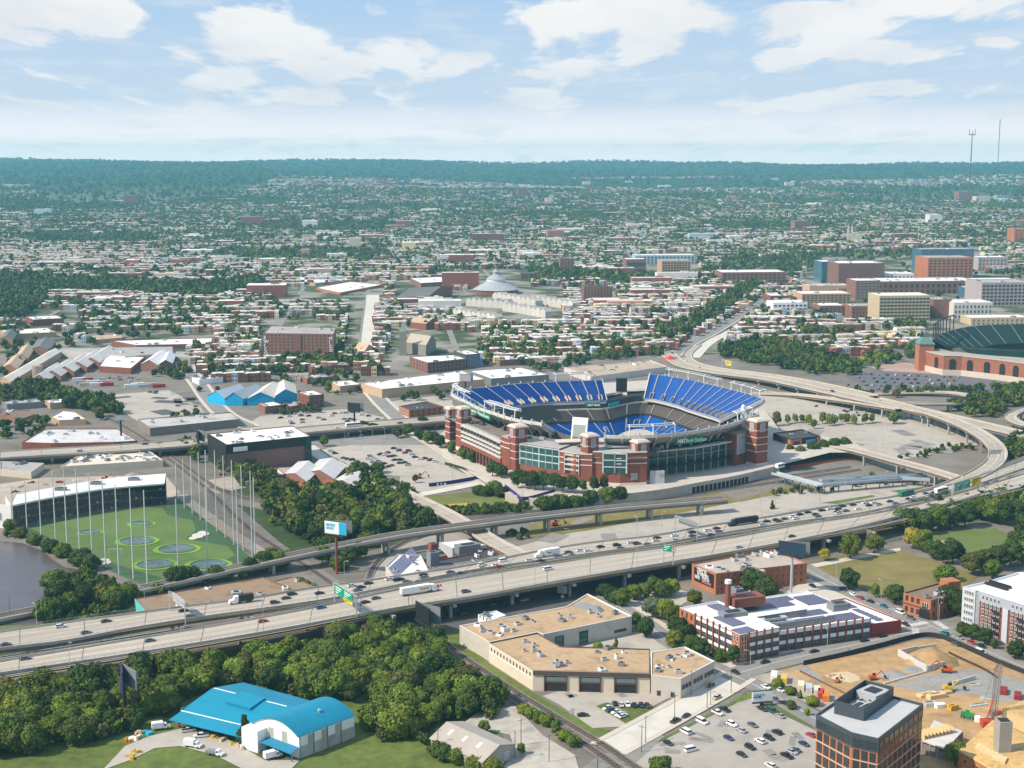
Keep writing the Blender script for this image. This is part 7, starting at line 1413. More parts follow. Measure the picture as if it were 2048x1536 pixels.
n2 = fill_trees(mid, 20, (9, 13), KD, ['dark', 'green', 'green', 'olive', 'light'], 'in the viaduct thicket', 'trees of the thicket behind the rail viaduct', 4)
tree_row([(108, 1178, 9, 'bush', 'green'), (122, 1200, 10, 'bush', 'dark'), (150, 1195, 9, 'round', 'green'), (170, 1215, 11, 'round', 'dark'), (200, 1210, 9, 'bush', 'olive'), (180, 1200, 5, 'bush', 'yellow'), (225, 1215, 10, 'round', 'green'), (240, 1225, 10, 'round', 'dark'), (140, 1225, 10, 'round', 'green'), (110, 1232, 9, 'bush', 'dark'), (255, 1205, 9, 'bush', 'green'), (95, 1240, 9, 'bush', 'green'), (355, 1170, 9, 'bush', 'dark'), (375, 1166, 8, 'bush', 'dark'), (430, 1160, 7, 'bush', 'green'), (500, 1150, 9, 'round', 'dark'), (530, 1142, 11, 'round', 'dark'), (555, 1138, 9, 'bush', 'green'), (20, 1060, 6, 'bush', 'green'), (40, 1075, 6, 'bush', 'olive'), (70, 1090, 6, 'bush', 'green'), (100, 1104, 7, 'bush', 'dark'), (125, 1114, 7, 'bush', 'green'), (160, 1130, 8, 'bush', 'dark'), (178, 1140, 8, 'bush', 'dark'), (120, 1160, 5, 'bush', 'green')], 'by the pond', 'trees round the pond')
tree_row([(645, 1128, 10, 'round', 'green'), (700, 1130, 10, 'round', 'dark'), (722, 1118, 9, 'round', 'green'), (680, 1140, 7, 'bush', 'green'), (655, 1108, 9, 'bush', 'dark'), (600, 1175, 5, 'bush', 'green'), (612, 1182, 5, 'bush', 'light'), (625, 1188, 5, 'bush', 'green'), (540, 1115, 5, 'bush', 'light'), (580, 1118, 5, 'bush', 'light'), (735, 1092, 8, 'bush', 'green')], 'by the blue billboard', 'trees below the rail viaduct')
tree_row([(985, 952, 10, 'round', 'dark', 3), (1003, 956, 9, 'round', 'dark', 3), (1036, 972, 11, 'round', 'dark', 5), (1052, 975, 11, 'round', 'dark', 5), (1070, 978, 11, 'round', 'dark', 5), (1087, 978, 11, 'round', 'dark', 5), (1107, 978, 10, 'round', 'dark', 6), (1125, 982, 10, 'round', 'dark', 6), (1144, 984, 10, 'round', 'dark', 6), (1165, 984, 9, 'tall', 'green', 6), (1188, 984, 10, 'tall', 'dark', 6), (1208, 982, 10, 'tall', 'dark', 6), (946, 928, 10, 'round', 'dark'), (927, 920, 9, 'round', 'green'), (905, 908, 10, 'round', 'green'), (880, 896, 10, 'round', 'dark'), (856, 888, 10, 'round', 'green'), (838, 880, 9, 'round', 'dark'), (815, 872, 10, 'round', 'green'), (870, 888, 9, 'round', 'dark'), (796, 876, 8, 'round', 'dark'), (845, 856, 10, 'round', 'dark'), (728, 864, 9, 'round', 'dark'), (742, 866, 8, 'round', 'dark'), (990, 988, 8, 'bush', 'green'), (1002, 994, 7, 'bush', 'dark'), (957, 990, 6, 'bush', 'dark'), (972, 992, 6, 'bush', 'dark'), (648, 893, 8, 'round', 'green'), (830, 966, 6, 'tall', 'green'), (712, 948, 9, 'round', 'dark'), (728, 950, 9, 'round', 'green'), (755, 946, 7, 'bush', 'dark'), (1180, 1014, 11, 'round', 'dark'), (1215, 1010, 12, 'round', 'green'), (1240, 1008, 11, 'round', 'dark'), (1090, 1022, 9, 'bush', 'green'), (1120, 1020, 9, 'bush', 'dark'), (1150, 1018, 8, 'bush', 'green'), (1545, 1018, 6, 'cone', 'dark')], 'beside the stadium', 'trees round the stadium')
tree_row([(1553, 852, 12, 'tall', 'olive'), (1575, 848, 8, 'tall', 'light'), (1590, 846, 8, 'tall', 'light'), (1604, 846, 8, 'tall', 'olive'), (1617, 850, 9, 'tall', 'light'), (1627, 858, 9, 'tall', 'light'), (1645, 848, 10, 'tall', 'olive'), (1658, 852, 10, 'tall', 'light'), (1670, 850, 9, 'tall', 'lime'), (1682, 844, 8, 'tall', 'light'), (1693, 848, 10, 'tall', 'olive'), (1707, 850, 9, 'tall', 'light'), (1730, 848, 9, 'tall', 'olive'), (1744, 846, 8, 'tall', 'light'), (1787, 848, 10, 'round', 'green'), (1580, 912, 8, 'round', 'dark'), (1600, 916, 9, 'round', 'green'), (1625, 912, 11, 'round', 'green'), (1648, 908, 11, 'round', 'green'), (1670, 906, 11, 'round', 'dark'), (1690, 902, 10, 'round', 'green')], 'by the stadium car park', 'trees of the stadium car park')
tree_row([(1245, 1212, 9, 'round', 'green'), (1268, 1200, 8, 'round', 'light'), (1290, 1198, 8, 'round', 'light'), (1308, 1190, 9, 'round', 'green'), (1325, 1196, 9, 'round', 'green'), (1342, 1192, 9, 'round', 'light'), (1305, 1236, 10, 'round', 'grey'), (1330, 1240, 10, 'round', 'light'), (1345, 1252, 10, 'round', 'green'), (1358, 1275, 10, 'round', 'dark'), (1330, 1225, 5, 'bush', 'plum'), (1388, 1212, 8, 'round', 'light'), (1272, 1258, 8, 'tall', 'green'), (1291, 1275, 9, 'round', 'dark'), (1348, 1300, 9, 'round', 'light'), (1385, 1310, 9, 'round', 'green'), (1402, 1318, 9, 'round', 'dark'), (1368, 1285, 8, 'bush', 'dark'), (1466, 1330, 9, 'tall', 'dark'), (1232, 1300, 6, 'cone', 'green'), (1196, 1298, 3, 'bush', 'lime'), (1505, 1192, 14, 'round', 'dark'), (1525, 1195, 10, 'bush', 'dark'), (1440, 1322, 5, 'bush', 'green'), (1232, 1208, 6, 'bush', 'dark'), (1222, 1200, 6, 'bush', 'dark'), (1210, 1192, 6, 'bush', 'dark')], 'round the solar factory', 'street trees round the brick factory')
tree_row([(1650, 1122, 7, 'round', 'yellow'), (1700, 1118, 13, 'round', 'light'), (1748, 1107, 11, 'round', 'light'), (1698, 1180, 11, 'round', 'dark'), (1750, 1195, 7, 'tall', 'lime'), (1790, 1208, 10, 'round', 'dark'), (1825, 1098, 12, 'round', 'yellow'), (1845, 1104, 13, 'round', 'light'), (1868, 1118, 11, 'round', 'dark'), (1885, 1128, 12, 'tall', 'dark'), (1905, 1128, 13, 'round', 'dark'), (1800, 1062, 13, 'round', 'green'), (1822, 1066, 15, 'round', 'dark'), (1848, 1068, 13, 'round', 'dark'), (1876, 1060, 14, 'round', 'green'), (1900, 1058, 13, 'round', 'dark'), (1930, 1054, 14, 'round', 'dark'), (1960, 1040, 14, 'round', 'green'), (1985, 1046, 15, 'round', 'green'), (2010, 1050, 15, 'round', 'dark'), (2035, 1050, 15, 'round', 'dark'), (2050, 1080, 15, 'round', 'dark'), (2040, 1108, 14, 'round', 'dark'), (2045, 1130, 13, 'round', 'green'), (2020, 1132, 13, 'round', 'green'), (1995, 1140, 13, 'round', 'dark'), (1965, 1142, 12, 'round', 'olive'), (1945, 1150, 12, 'round', 'olive'), (1985, 1158, 10, 'round', 'green'), (1890, 1162, 8, 'bush', 'green'), (1910, 1230, 13, 'round', 'dark'), (1890, 1222, 12, 'round', 'dark'), (1925, 1238, 11, 'round', 'dark'), (1926, 1274, 7, 'round', 'green'), (1945, 1280, 7, 'round', 'dark'), (1970, 1290, 8, 'round', 'dark'), (1988, 1298, 5, 'tall', 'dark'), (2030, 1318, 8, 'round', 'dark')], 'round the park fields', 'trees of the park fields')
tree_row([(490, 1488, 12, 'cone', 'dark'), (632, 1494, 4, 'tall', 'dark'), (968, 1468, 5, 'round', 'green'), (875, 1512, 5, 'bush', 'green'), (890, 1520, 5, 'bush', 'dark'), (915, 1526, 5, 'bush', 'green'), (950, 1540, 5, 'bush', 'light'), (985, 1546, 5, 'bush', 'light'), (1042, 1510, 5, 'tall', 'green'), (1048, 1428, 4, 'bush', 'light'), (1062, 1436, 4, 'bush', 'light'), (1078, 1444, 4, 'bush', 'green'), (1095, 1452, 4.5, 'bush', 'light'), (1112, 1470, 6, 'tall', 'green'), (1130, 1482, 4, 'bush', 'light'), (1146, 1492, 4, 'bush', 'green'), (1322, 1548, 6, 'bush', 'green'), (1555, 1378, 4, 'bush', 'light'), (1582, 1390, 3.5, 'bush', 'green'), (1600, 1398, 4, 'cone', 'green'), (1626, 1412, 4, 'bush', 'light'), (1583, 1418, 3, 'bush', 'green'), (1614, 1432, 3.5, 'tall', 'lime'), (1911, 1532, 9, 'round', 'green')], 'on the front plots', 'shrubs and trees of the front plots')
rng8 = np.random.default_rng(21)
def stuff_fill(poly, n, rmin, rmax, hk=(1.4, 1.9), br=1.0):
    P = [G(*p) for p in poly]; xs = [p.x for p in P]; ys = [p.y for p in P]; x = rng8.uniform(min(xs), max(xs), n); y = rng8.uniform(min(ys), max(ys), n); a, b = masks(x, y, 0); k = inpoly(a, b, poly); x, y = x[k], y[k]; r = rng8.uniform(rmin, rmax, len(x)); return np.concatenate([np.stack([x, y, x*0, r, r*rng8.uniform(*hk, len(x))], 1), rand_green(rng8, len(x), br)], 1)
SF = [stuff_fill([(-40, 790), (60, 775), (140, 790), (200, 800), (240, 815), (246, 838), (200, 842), (160, 820), (80, 812), (-40, 815)], 500, 3, 6), stuff_fill([(430, 945), (500, 925), (545, 950), (560, 975), (690, 985), (680, 1000), (560, 1000), (480, 975)], 260, 2.2, 4.5), stuff_fill([(700, 945), (760, 960), (820, 992), (870, 1020), (780, 1000), (700, 985)], 200, 2, 4.5),
      stuff_fill([(1440, 700), (1500, 684), (1600, 692), (1640, 705), (1720, 735), (1640, 752), (1540, 735), (1440, 715)], 520, 3, 6), stuff_fill([(1640, 752), (1740, 712), (1838, 688), (1842, 708), (1760, 738), (1690, 758)], 320, 3, 5, br=1.5), stuff_fill([(1500, 628), (1545, 600), (1560, 606), (1500, 650), (1440, 690), (1420, 690)], 160, 3, 5.5), stuff_fill([(600, 742), (720, 740), (720, 790), (620, 790)], 40, 2.5, 4.5), stuff_fill([(372, 740), (420, 740), (440, 790), (400, 800)], 24, 2.5, 4), stuff_fill([(770, 770), (900, 772), (900, 800), (770, 804)], 26, 2.5, 4.5), stuff_fill([(0, 690), (160, 690), (110, 712), (0, 760)], 60, 2.5, 5), stuff_fill([(100, 640), (420, 640), (430, 668), (180, 690)], 70, 3, 5.5),
      stuff_fill([(1680, 792), (1790, 782), (1900, 780), (2010, 778), (2110, 775), (2110, 792), (1960, 786), (1790, 796)], 160, 2.5, 4.2), stuff_fill([(1900, 815), (1960, 800), (2030, 790), (2110, 790), (2110, 808), (2030, 815), (1985, 838), (1930, 832)], 260, 3.5, 6), stuff_fill([(2010, 900), (2060, 880), (2110, 890), (2110, 930), (2020, 930)], 160, 4, 7), stuff_fill([(400, 880), (408, 905), (395, 930), (360, 905), (370, 890)], 60, 2, 4), stuff_fill([(1100, 735), (1150, 715), (1330, 700), (1330, 712), (1200, 722), (1120, 745), (1030, 742), (1040, 728)], 260, 2.5, 5), stuff_fill([(640, 700), (735, 700), (760, 730), (700, 740), (640, 730)], 60, 2.5, 5),
      stuff_fill([(300, 752), (360, 730), (398, 738), (360, 762)], 40, 2.5, 4), stuff_fill([(540, 820), (640, 815), (640, 826), (560, 832)], 40, 2, 3), stuff_fill([(1480, 1012), (1560, 980), (1720, 958), (1900, 955), (1900, 965), (1720, 975), (1560, 1000)], 130, 1.2, 2.4), stuff_fill([(890, 1022), (1060, 1010), (1060, 1026), (900, 1034)], 180, 1.2, 2.6), stuff_fill([(1775, 925), (1880, 895), (1950, 892), (1950, 900), (1880, 908), (1800, 932)], 120, 1.2, 2.4), stuff_fill([(1795, 1040), (1900, 1015), (2100, 990), (2100, 1040), (1960, 1035), (1850, 1050)], 420, 3, 6), stuff_fill(woodp, 1300, 1.8, 3.6, (1.3, 1.9)), stuff_fill(mid, 420, 1.6, 3.2), stuff_fill(mid, 150, 3.5, 6), stuff_fill([(90, 1170), (180, 1150), (255, 1180), (262, 1215), (220, 1232), (80, 1250), (100, 1210)], 260, 1.4, 3), stuff_fill([(20, 1056), (60, 1078), (170, 1132), (190, 1150), (165, 1150), (130, 1120), (60, 1088), (0, 1072)], 160, 1.2, 2.8), stuff_fill([(300, 1180), (480, 1142), (560, 1125), (570, 1140), (480, 1160), (310, 1192)], 140, 1.2, 2.8),
      stuff_fill([(1960, 500), (2110, 500), (2110, 545), (1980, 545)], 160, 4, 7), stuff_fill([(430, 690), (640, 700), (640, 760), (560, 775), (440, 760)], 90, 2.5, 5), stuff_fill([(0, 640), (90, 655), (180, 690), (110, 700), (0, 690)], 60, 3, 5), stuff_fill([(0, 850), (90, 845), (100, 880), (0, 880)], 30, 2.5, 4.5), stuff_fill([(1640, 520), (1840, 500), (2110, 560), (2110, 645), (1850, 645), (1640, 620)], 260, 3, 5), stuff_fill([(330, 835), (392, 825), (400, 840), (352, 850)], 20, 2, 3), stuff_fill([(1240, 880), (1241, 880), (1241, 881)], 1, 1, 1.1), stuff_fill([(1035, 1085), (1060, 1075), (1050, 1062), (1010, 1070)], 20, 1.2, 2)]
np_trees('thicket', np.concatenate(SF), 'thickets, verges and tree belts between the roads, rails and fields', 0)
# ---------- vehicles ----------
PAINT = bpy.data.materials.new('car_paint'); PAINT.use_nodes = True; b_ = PAINT.node_tree.nodes['Principled BSDF']; o_ = PAINT.node_tree.nodes.new('ShaderNodeObjectInfo'); PAINT.node_tree.links.new(o_.outputs['Color'], b_.inputs['Base Color']); b_.inputs['Roughness'].default_value = .32; b_.inputs['Coat Weight'].default_value = .4
CGL = M('car_glass', (.012, .015, .018), rough=.08, spec=.6); TYRE = M('tyre', (.015, .015, .015), rough=.8); HUB = M('wheel_hub', (.3, .3, .3), rough=.4); LAMP = M('headlamp_glass', (.6, .6, .58), rough=.2); TAIL = M('tail_lamp', (.35, .02, .02), rough=.3)
CCOL = {'black': (.012, .012, .014), 'white': (.72, .72, .71), 'grey': (.10, .105, .115), 'silver': (.33, .34, .36), 'red': (.36, .015, .02), 'maroon': (.10, .015, .02), 'navy': (.02, .035, .09), 'blue': (.03, .10, .28), 'green': (.015, .06, .045), 'yellow': (.62, .42, .02), 'tan': (.36, .29, .20), 'teal': (.01, .22, .30), 'orange': (.55, .15, .02), 'brown': (.09, .055, .045), 'cream': (.62, .55, .42)}
def loft(m, secs, mi=0):
    n = len(secs); V = []; Fc = []
    for x, w, z0, z1, wt in secs: V += [(x, -w, z0), (x, w, z0), (x, wt, z1), (x, -wt, z1)]
    for i in range(n-1):
        a = i*4
        for k in range(4): Fc.append((a+k, a+(k+1) % 4, a+4+(k+1) % 4, a+4+k))
    Fc += [(3, 2, 1, 0), tuple(range(4*n-4, 4*n))]; m.add(V, Fc, mi)
SHAPE = {  # hull sections, glass sections, roof plate
    'sedan': ([(-2.35, .78, .35, .72, .70), (-2.2, .88, .25, .95, .80), (-1.2, .92, .22, 1.0, .84), (.7, .92, .22, .98, .84), (2.0, .88, .24, .82, .78), (2.35, .76, .32, .66, .66)], [(-1.75, .80, .95, 1.0, .74), (-.95, .82, .95, 1.38, .62), (.25, .82, .95, 1.40, .62), (1.15, .80, .93, .98, .74)], (-1.0, .3, .62, 1.36, 1.45)),
    'suv': ([(-2.35, .84, .40, .98, .78), (-2.25, .93, .30, 1.1, .84), (0, .95, .28, 1.12, .88), (1.0, .95, .28, 1.10, .87), (2.1, .90, .30, .98, .80), (2.35, .80, .38, .80, .70)], [(-2.2, .84, 1.08, 1.2, .80), (-1.8, .86, 1.08, 1.66, .70), (.35, .86, 1.08, 1.68, .70), (1.15, .84, 1.06, 1.12, .78)], (-1.9, .4, .71, 1.64, 1.76)),
    'van': ([(-2.7, .92, .40, 1.2, .88), (-2.6, .98, .3, 1.25, .92), (1.4, .98, .3, 1.2, .92), (2.3, .94, .32, 1.05, .84), (2.6, .84, .40, .85, .74)], [(-2.6, .92, 1.2, 1.95, .84), (1.0, .92, 1.2, 1.98, .82), (1.9, .88, 1.15, 1.2, .80)], (-2.62, 1.05, .86, 1.90, 2.12)),
    'pickup': ([(-2.8, .90, .45, .95, .88), (-2.7, .95, .38, 1.05, .92), (-.8, .95, .36, 1.06, .92), (1.2, .95, .36, 1.08, .88), (2.5, .92, .38, 1.0, .82), (2.8, .82, .45, .85, .74)], [(-.9, .86, 1.04, 1.5, .78), (-.7, .86, 1.04, 1.72, .72), (.7, .86, 1.04, 1.74, .72), (1.45, .84, 1.04, 1.1, .78)], (-.85, .75, .73, 1.70, 1.82))}
CARM = {}
def car_parts(kind):
    if kind in CARM: return CARM[kind]
    hull, gl, rp = SHAPE[kind]; bm_ = MB(); loft(bm_, hull); bm_.box(((rp[0]+rp[1])/2, 0, rp[3]), (rp[1]-rp[0], rp[2]*2, rp[4]-rp[3]), 0, 0, .92)
    if kind == 'pickup': bm_.box((-1.75, 0, 1.055), (1.7, 1.45, .02), 0, 1)
    fx = hull[-1][0]; rx = hull[0][0]
    for s in (-1, 1): bm_.box((fx-.08, s*.55, .62), (.14, .32, .14), 0, 2); bm_.box((rx+.06, s*.6, .68), (.12, .24, .16), 0, 3)
    body = bm_.mesh('body', [PAINT, TYRE, LAMP, TAIL]); g_ = MB(); loft(g_, gl); win = g_.mesh('window', [CGL]); w_ = MB(); w_.tube((0, -.12, 0), (0, .12, 0), .34, 0, 12); w_.tube((0, -.13, 0), (0, .13, 0), .19, 1, 8); whl = w_.mesh('wheel', [TYRE, HUB])
    a_ = MB(); loft(a_, hull); a_.box(((rp[0]+rp[1])/2, 0, rp[3]), (rp[1]-rp[0], rp[2]*2, rp[4]-rp[3]), 0, 0, .92); loft(a_, gl, 1)
    for x in (rx+.85, fx-.9):
        for s in (-1, 1): a_.tube((x, s*.72, .33), (x, s*.93, .33), .33, 2, 8)
    CARM[kind] = (body, win, whl, a_.mesh('car', [PAINT, CGL, TYRE]), (rx+.85, fx-.9)); return CARM[kind]
def car(g, rz, colr, kind, full=True):
    body, win, whl, one, ax = car_parts(kind); nm = {'van': 'van', 'pickup': 'pickup_truck'}.get(kind, 'car'); c = CCOL[colr]; k = RND.uniform(.85, 1.15); c4 = (c[0]*k, c[1]*k, c[2]*k, 1)
    if not full: o = link(nm, one, None, g, rz); o.color = c4; return o
    o = link(nm, None, None, g, rz); b = link('body', body, o); b.color = c4; link('window', win, o)
    for x in ax:
        for s in (-1, 1): link('wheel', whl, o, (x, s*.82, .34))
    return o
KN = {'sedan': 'car', 'suv': 'SUV', 'van': 'van', 'pickup': 'pickup truck'}
def cars(items, place, group, z=0.0, full=True, head=None, path=None):
    "items (px, py, colour, kind[, heading point])"
    items = sorted(items); cnt = {}; seen = {}
    for it in items: cnt[it[2:4]] = cnt.get(it[2:4], 0)+1
    for it in items:
        g = G(it[0], it[1], z)
        if len(it) > 4: rz = it[4]
        elif path:
            i = min(range(len(path)), key=lambda i: (path[i]-g).length_squared); t = path[min(i+1, len(path)-1)]-path[max(i-1, 0)]; rz = math.atan2(t.y, t.x); g = Vector((g.x, g.y, path[i].z))
        else: rz = head
        if RND.random() < .5 and not path: rz += math.pi
        k = it[2:4]; i = seen.get(k, 0); seen[k] = i+1; o = car(g, rz+RND.uniform(-.03, .03), it[2], it[3], full)
        tag(o, f'{it[2]} {KN[it[3]]} {place}' if cnt[k] == 1 else f'{nth(i)} {it[2]} {KN[it[3]]} from the left {place}', {'van': 'van', 'pickup': 'truck'}.get(it[3], 'car'), group)
def hd(a, b): p, q = G(*a), G(*b); return math.atan2(q.y-p.y, q.x-p.x)
S_, U_, V_, K_ = 'sedan', 'suv', 'van', 'pickup'
mid1 = [(a+b)/2 for a, b in zip(*R1)]; mid2 = [(a+b)/2 for a, b in zip(*R2)]
cars([(51, 1319, 'grey', S_), (526, 1244, 'red', S_), (642, 1217, 'blue', U_), (731, 1206, 'black', S_), (752, 1198, 'grey', S_), (932, 1185, 'grey', U_), (1096, 1140, 'white', V_), (1584, 1074, 'black', S_), (1478, 1096, 'silver', S_), (300, 1283, 'grey', S_)], 'on the near motorway carriageway', 'cars on the near carriageway', 10.02, True, path=mid1)
far2 = '12 1291 navy s;122 1255 white u;172 1267 grey s;212 1244 brown s;367 1223 black s;380 1234 grey s;550 1207 maroon u;572 1198 brown s;584 1190 black u;639 1188 black s;704 1173 white s;722 1176 black s;715 1182 grey s;737 1168 black s;779 1160 white s;795 1162 black u;847 1151 black s;849 1156 grey s;814 1165 navy s;800 1160 black s;901 1146 black s;921 1148 grey s;964 1131 white u;965 1137 yellow s;992 1132 white s;999 1135 red s;1007 1123 white v;1059 1122 white s;1082 1123 black s;1116 1114 grey s;1137 1106 grey s;1146 1112 maroon s;1161 1102 white s;1176 1103 white s;1201 1095 black s;1234 1092 black u;1242 1098 green s;1262 1087 white s;1274 1089 maroon u;1295 1090 grey s;1314 1077 black s;1312 1083 white s;1349 1073 white s;1351 1082 silver s;1384 1066 black s;1385 1073 black s;1415 1062 white s;1433 1058 maroon s;1437 1064 blue s;1422 1071 grey s;1525 1051 white u;1534 1044 black s;1552 1041 black s;1558 1044 black s;1569 1039 grey s;1586 1034 white s;1592 1038 white s;1600 1030 black s;1616 1026 black s;1631 1030 navy s;1636 1034 grey s;1644 1022 black s;1660 1019 white s;1676 1019 black s;1685 1014 navy u;1675 1025 black s;1677 1028 white s;1692 1023 grey s;1706 1011 black s;1716 1019 white s;1730 1007 white s;1738 1012 black s;1748 1007 white s;1757 1010 silver s;1780 1004 black s;1791 1008 blue s;1817 999 navy s;1826 996 white s;1825 1003 maroon s;1851 988 blue s;1856 994 white s;1867 987 black s;1863 991 navy s;1908 984 white s;1956 974 grey s;1973 968 black u;1990 963 navy s'
KM = {'s': S_, 'u': U_, 'v': V_, 'k': K_}
def parse(s): return [(float(a), float(b), c, KM[d]) for a, b, c, d in (q.split() for q in s.split(';'))]
L2 = parse(far2); cars([q for q in L2 if q[0] < 1300], 'in the traffic west of the gantry', 'cars queueing on the far carriageway', 10.02, True, path=mid2); cars([q for q in L2 if q[0] >= 1300], 'in the dense traffic below the stadium', 'cars queueing on the far carriageway', 10.02, False, path=mid2)
lot = hd((1477, 1402), (1622, 1457)); row = lot
cars(parse('1435 1428 white k;1449 1421 black k;1404 1446 white v;1371 1466 white v;1336 1488 black s;1464 1451 white u;1483 1463 silver s;1505 1452 grey s;1525 1420 black s;1544 1425 green v;1560 1434 silver s;1554 1467 black u;1538 1478 black u;1520 1485 white u;1457 1478 navy s;1500 1497 black u;1483 1511 black s;1608 1490 navy s;1591 1502 grey s;1584 1506 silver s;1573 1514 black k;1540 1534 white u;1622 1472 red s')+[(1382, 1502, 'white', 'van', lot+1.4)], 'in the front car park', 'cars in the front car park', .3, True, row-.12)
sth = hd((1215, 1500), (1432, 1380)); cars(parse('1433 1398 tan u;1421 1373 black s;1372 1434 black s;1351 1444 black k'), 'on the pale concrete street', 'cars on the pale street', .25, True, sth)
ah = hd((1420, 1332), (1640, 1444)); cars(parse('1471 1346 black s;1426 1313 black s;1442 1320 maroon s;1532 1376 white s;1545 1375 grey s;1560 1382 white s;1552 1401 grey s;1571 1409 black s'), 'on the street beside the construction offices', 'cars on the diagonal street', .3, True, ah)
fhd = hd((1560, 1324), (1800, 1270)); cars(parse('1530 1326 black s;1628 1305 black s;1729 1283 black s;1766 1274 black s'), 'before the brick factory', 'cars on the factory street', .3, True, fhd)
rh_ = hd((1660, 1165), (1812, 1232)); cars(parse('1625 1173 black s;1686 1180 navy s;1706 1190 white s;1721 1197 red s;1740 1204 black s;1768 1214 blue s;1801 1227 white v;1822 1238 grey u;1811 1250 black s;1889 1269 teal u;1918 1277 silver s;1943 1287 red s;1963 1294 black s;1911 1290 grey s;1961 1307 white v'), 'on the street by the firehouse', 'cars on the firehouse street', .3, True, rh_)
ph = math.radians(96); cars(parse('1230 1409 black s;1242 1411 white s;1255 1411 white s;1269 1412 black s;1283 1412 black s;1295 1413 maroon s'), 'parked abreast on the lawn edge', 'cars on the small lawn lot', .3, True, ph); cars(parse('1215 1418 white s;1221 1422 green s;1232 1426 white s;1239 1431 white s;1246 1434 white s'), 'parked aslant by the small lawn', 'cars on the small lawn lot', .3, True, hd((1225, 1420), (1246, 1412))); cars(parse('1166 1432 black s'), 'alone on the yard concrete', 'cars on the small lawn lot', .3, True, .1)
cars(parse('377 1463 white k;402 1474 white k;1852 1499 white k')[:2], 'in the depot yard', 'trucks of the depot', .3, True, .3); cars(parse('1852 1499 white k'), 'behind the brick office tower', None, .3, True, .2)
cars(parse('900 1218 black s;910 1225 black s;926 1231 black s;975 1208 black s;985 1212 green s;1020 1214 black s;1048 1202 silver s;1063 1181 black s;990 1201 black s'), 'in the shade below the motorway', 'cars below the motorway', .3, True, .5)
c2 = [(400+a/4, 860+b/4) for a, b in ((1050, 172), (1080, 190), (1150, 228), (1180, 235), (1215, 243), (1345, 235), (1390, 230), (1360, 213), (1440, 200), (1500, 184), (1480, 204), (1515, 216), (1550, 210), (1550, 150), (1590, 168), (1640, 186), (1670, 171), (1695, 197), (1385, 262), (1430, 256), (1470, 272), (1555, 243), (1600, 243), (1640, 263), (1660, 282), (1600, 268), (1720, 220), (1760, 237), (1800, 230), (1840, 246), (1880, 256), (1500, 297), (1530, 288), (1470, 307))]
RC = ['black', 'white', 'grey', 'silver', 'black', 'navy', 'maroon', 'white', 'silver', 'red', 'green']
rr_ = random.Random(9); cars([(x, y, rr_.choice(RC), rr_.choice((S_, S_, U_))) for x, y in c2], 'on the lot by the straight ramp', 'cars on the lot left of the stadium', .3, False, .25)
c3 = [(512+a/4, 560+b/4) for a, b in ((195, 1105), (265, 1095), (360, 1088), (410, 1065), (420, 1090), (500, 1105), (605, 1088), (630, 1070), (680, 1065), (720, 1065), (705, 1115), (755, 1115), (845, 1080), (900, 1090), (970, 1115), (730, 1133), (270, 1133), (290, 1150), (370, 1120), (540, 1120), (780, 1120), (770, 1060), (155, 1068), (310, 1045), (370, 1142))]
cars([(x, y, rr_.choice(RC), S_) for x, y in c3], 'on the lot above the far motorway', 'cars on the lot above the far motorway', .3, False, .4)
c4 = [(1690+i*16+rr_.uniform(-3, 3)+j*9, 777-j*7+i*.5) for j in range(5) for i in range(13) if rr_.random() < .8]
cars([(x, y, rr_.choice(RC), rr_.choice((S_, U_))) for x, y in c4], 'on the ballpark lot', 'cars on the ballpark lot', .3, False, .9)
cars(parse('1632 813 grey s;1688 822 black s;1694 824 black s;1702 821 black s;1712 826 silver s;1717 831 navy s;1731 823 silver s;1648 828 black s;1664 830 silver s'), 'in the stadium car park', 'cars in the stadium car park', .3, False, .9)
cars(parse('1665 783 black s;1760 803 white s;1880 836 silver s'), 'on the spur behind the stadium', None, 9.6, False, -1); cars([(310+rr_.uniform(-14, 8), 785+i*2, rr_.choice(RC), S_) for i in range(2)]+[(x, y, rr_.choice(RC), S_) for x, y in ((312, 784), (345, 788), (366, 824), (383, 808), (392, 813), (356, 812))], 'on the wide empty lot', 'cars on the wide empty lot', .3, False, .1)
cars([(x, y, rr_.choice(RC), S_) for x, y in ((252, 888), (290, 889), (160, 903), (318, 886), (358, 881), (676, 857), (750, 850), (800, 847), (848, 840))], 'on the far motorway', 'cars on the far motorway', 6.52, False, .3)
cars([(x, y, rr_.choice(RC), S_) for x, y in ((220, 757), (228, 757), (237, 755), (241, 760), (258, 756), (266, 757), (274, 759), (262, 763))], 'in the works yard', 'wrecked cars in the works yard', .3, False, .6)
cars([(x, y, rr_.choice(RC), S_) for x, y in ((1345, 706), (1356, 700), (1366, 712), (1352, 716), (1372, 722), (1330, 700), (1400, 737), (1428, 741))], 'on the curving road behind the stadium', 'cars behind the stadium', 1.5, False, -1.2)
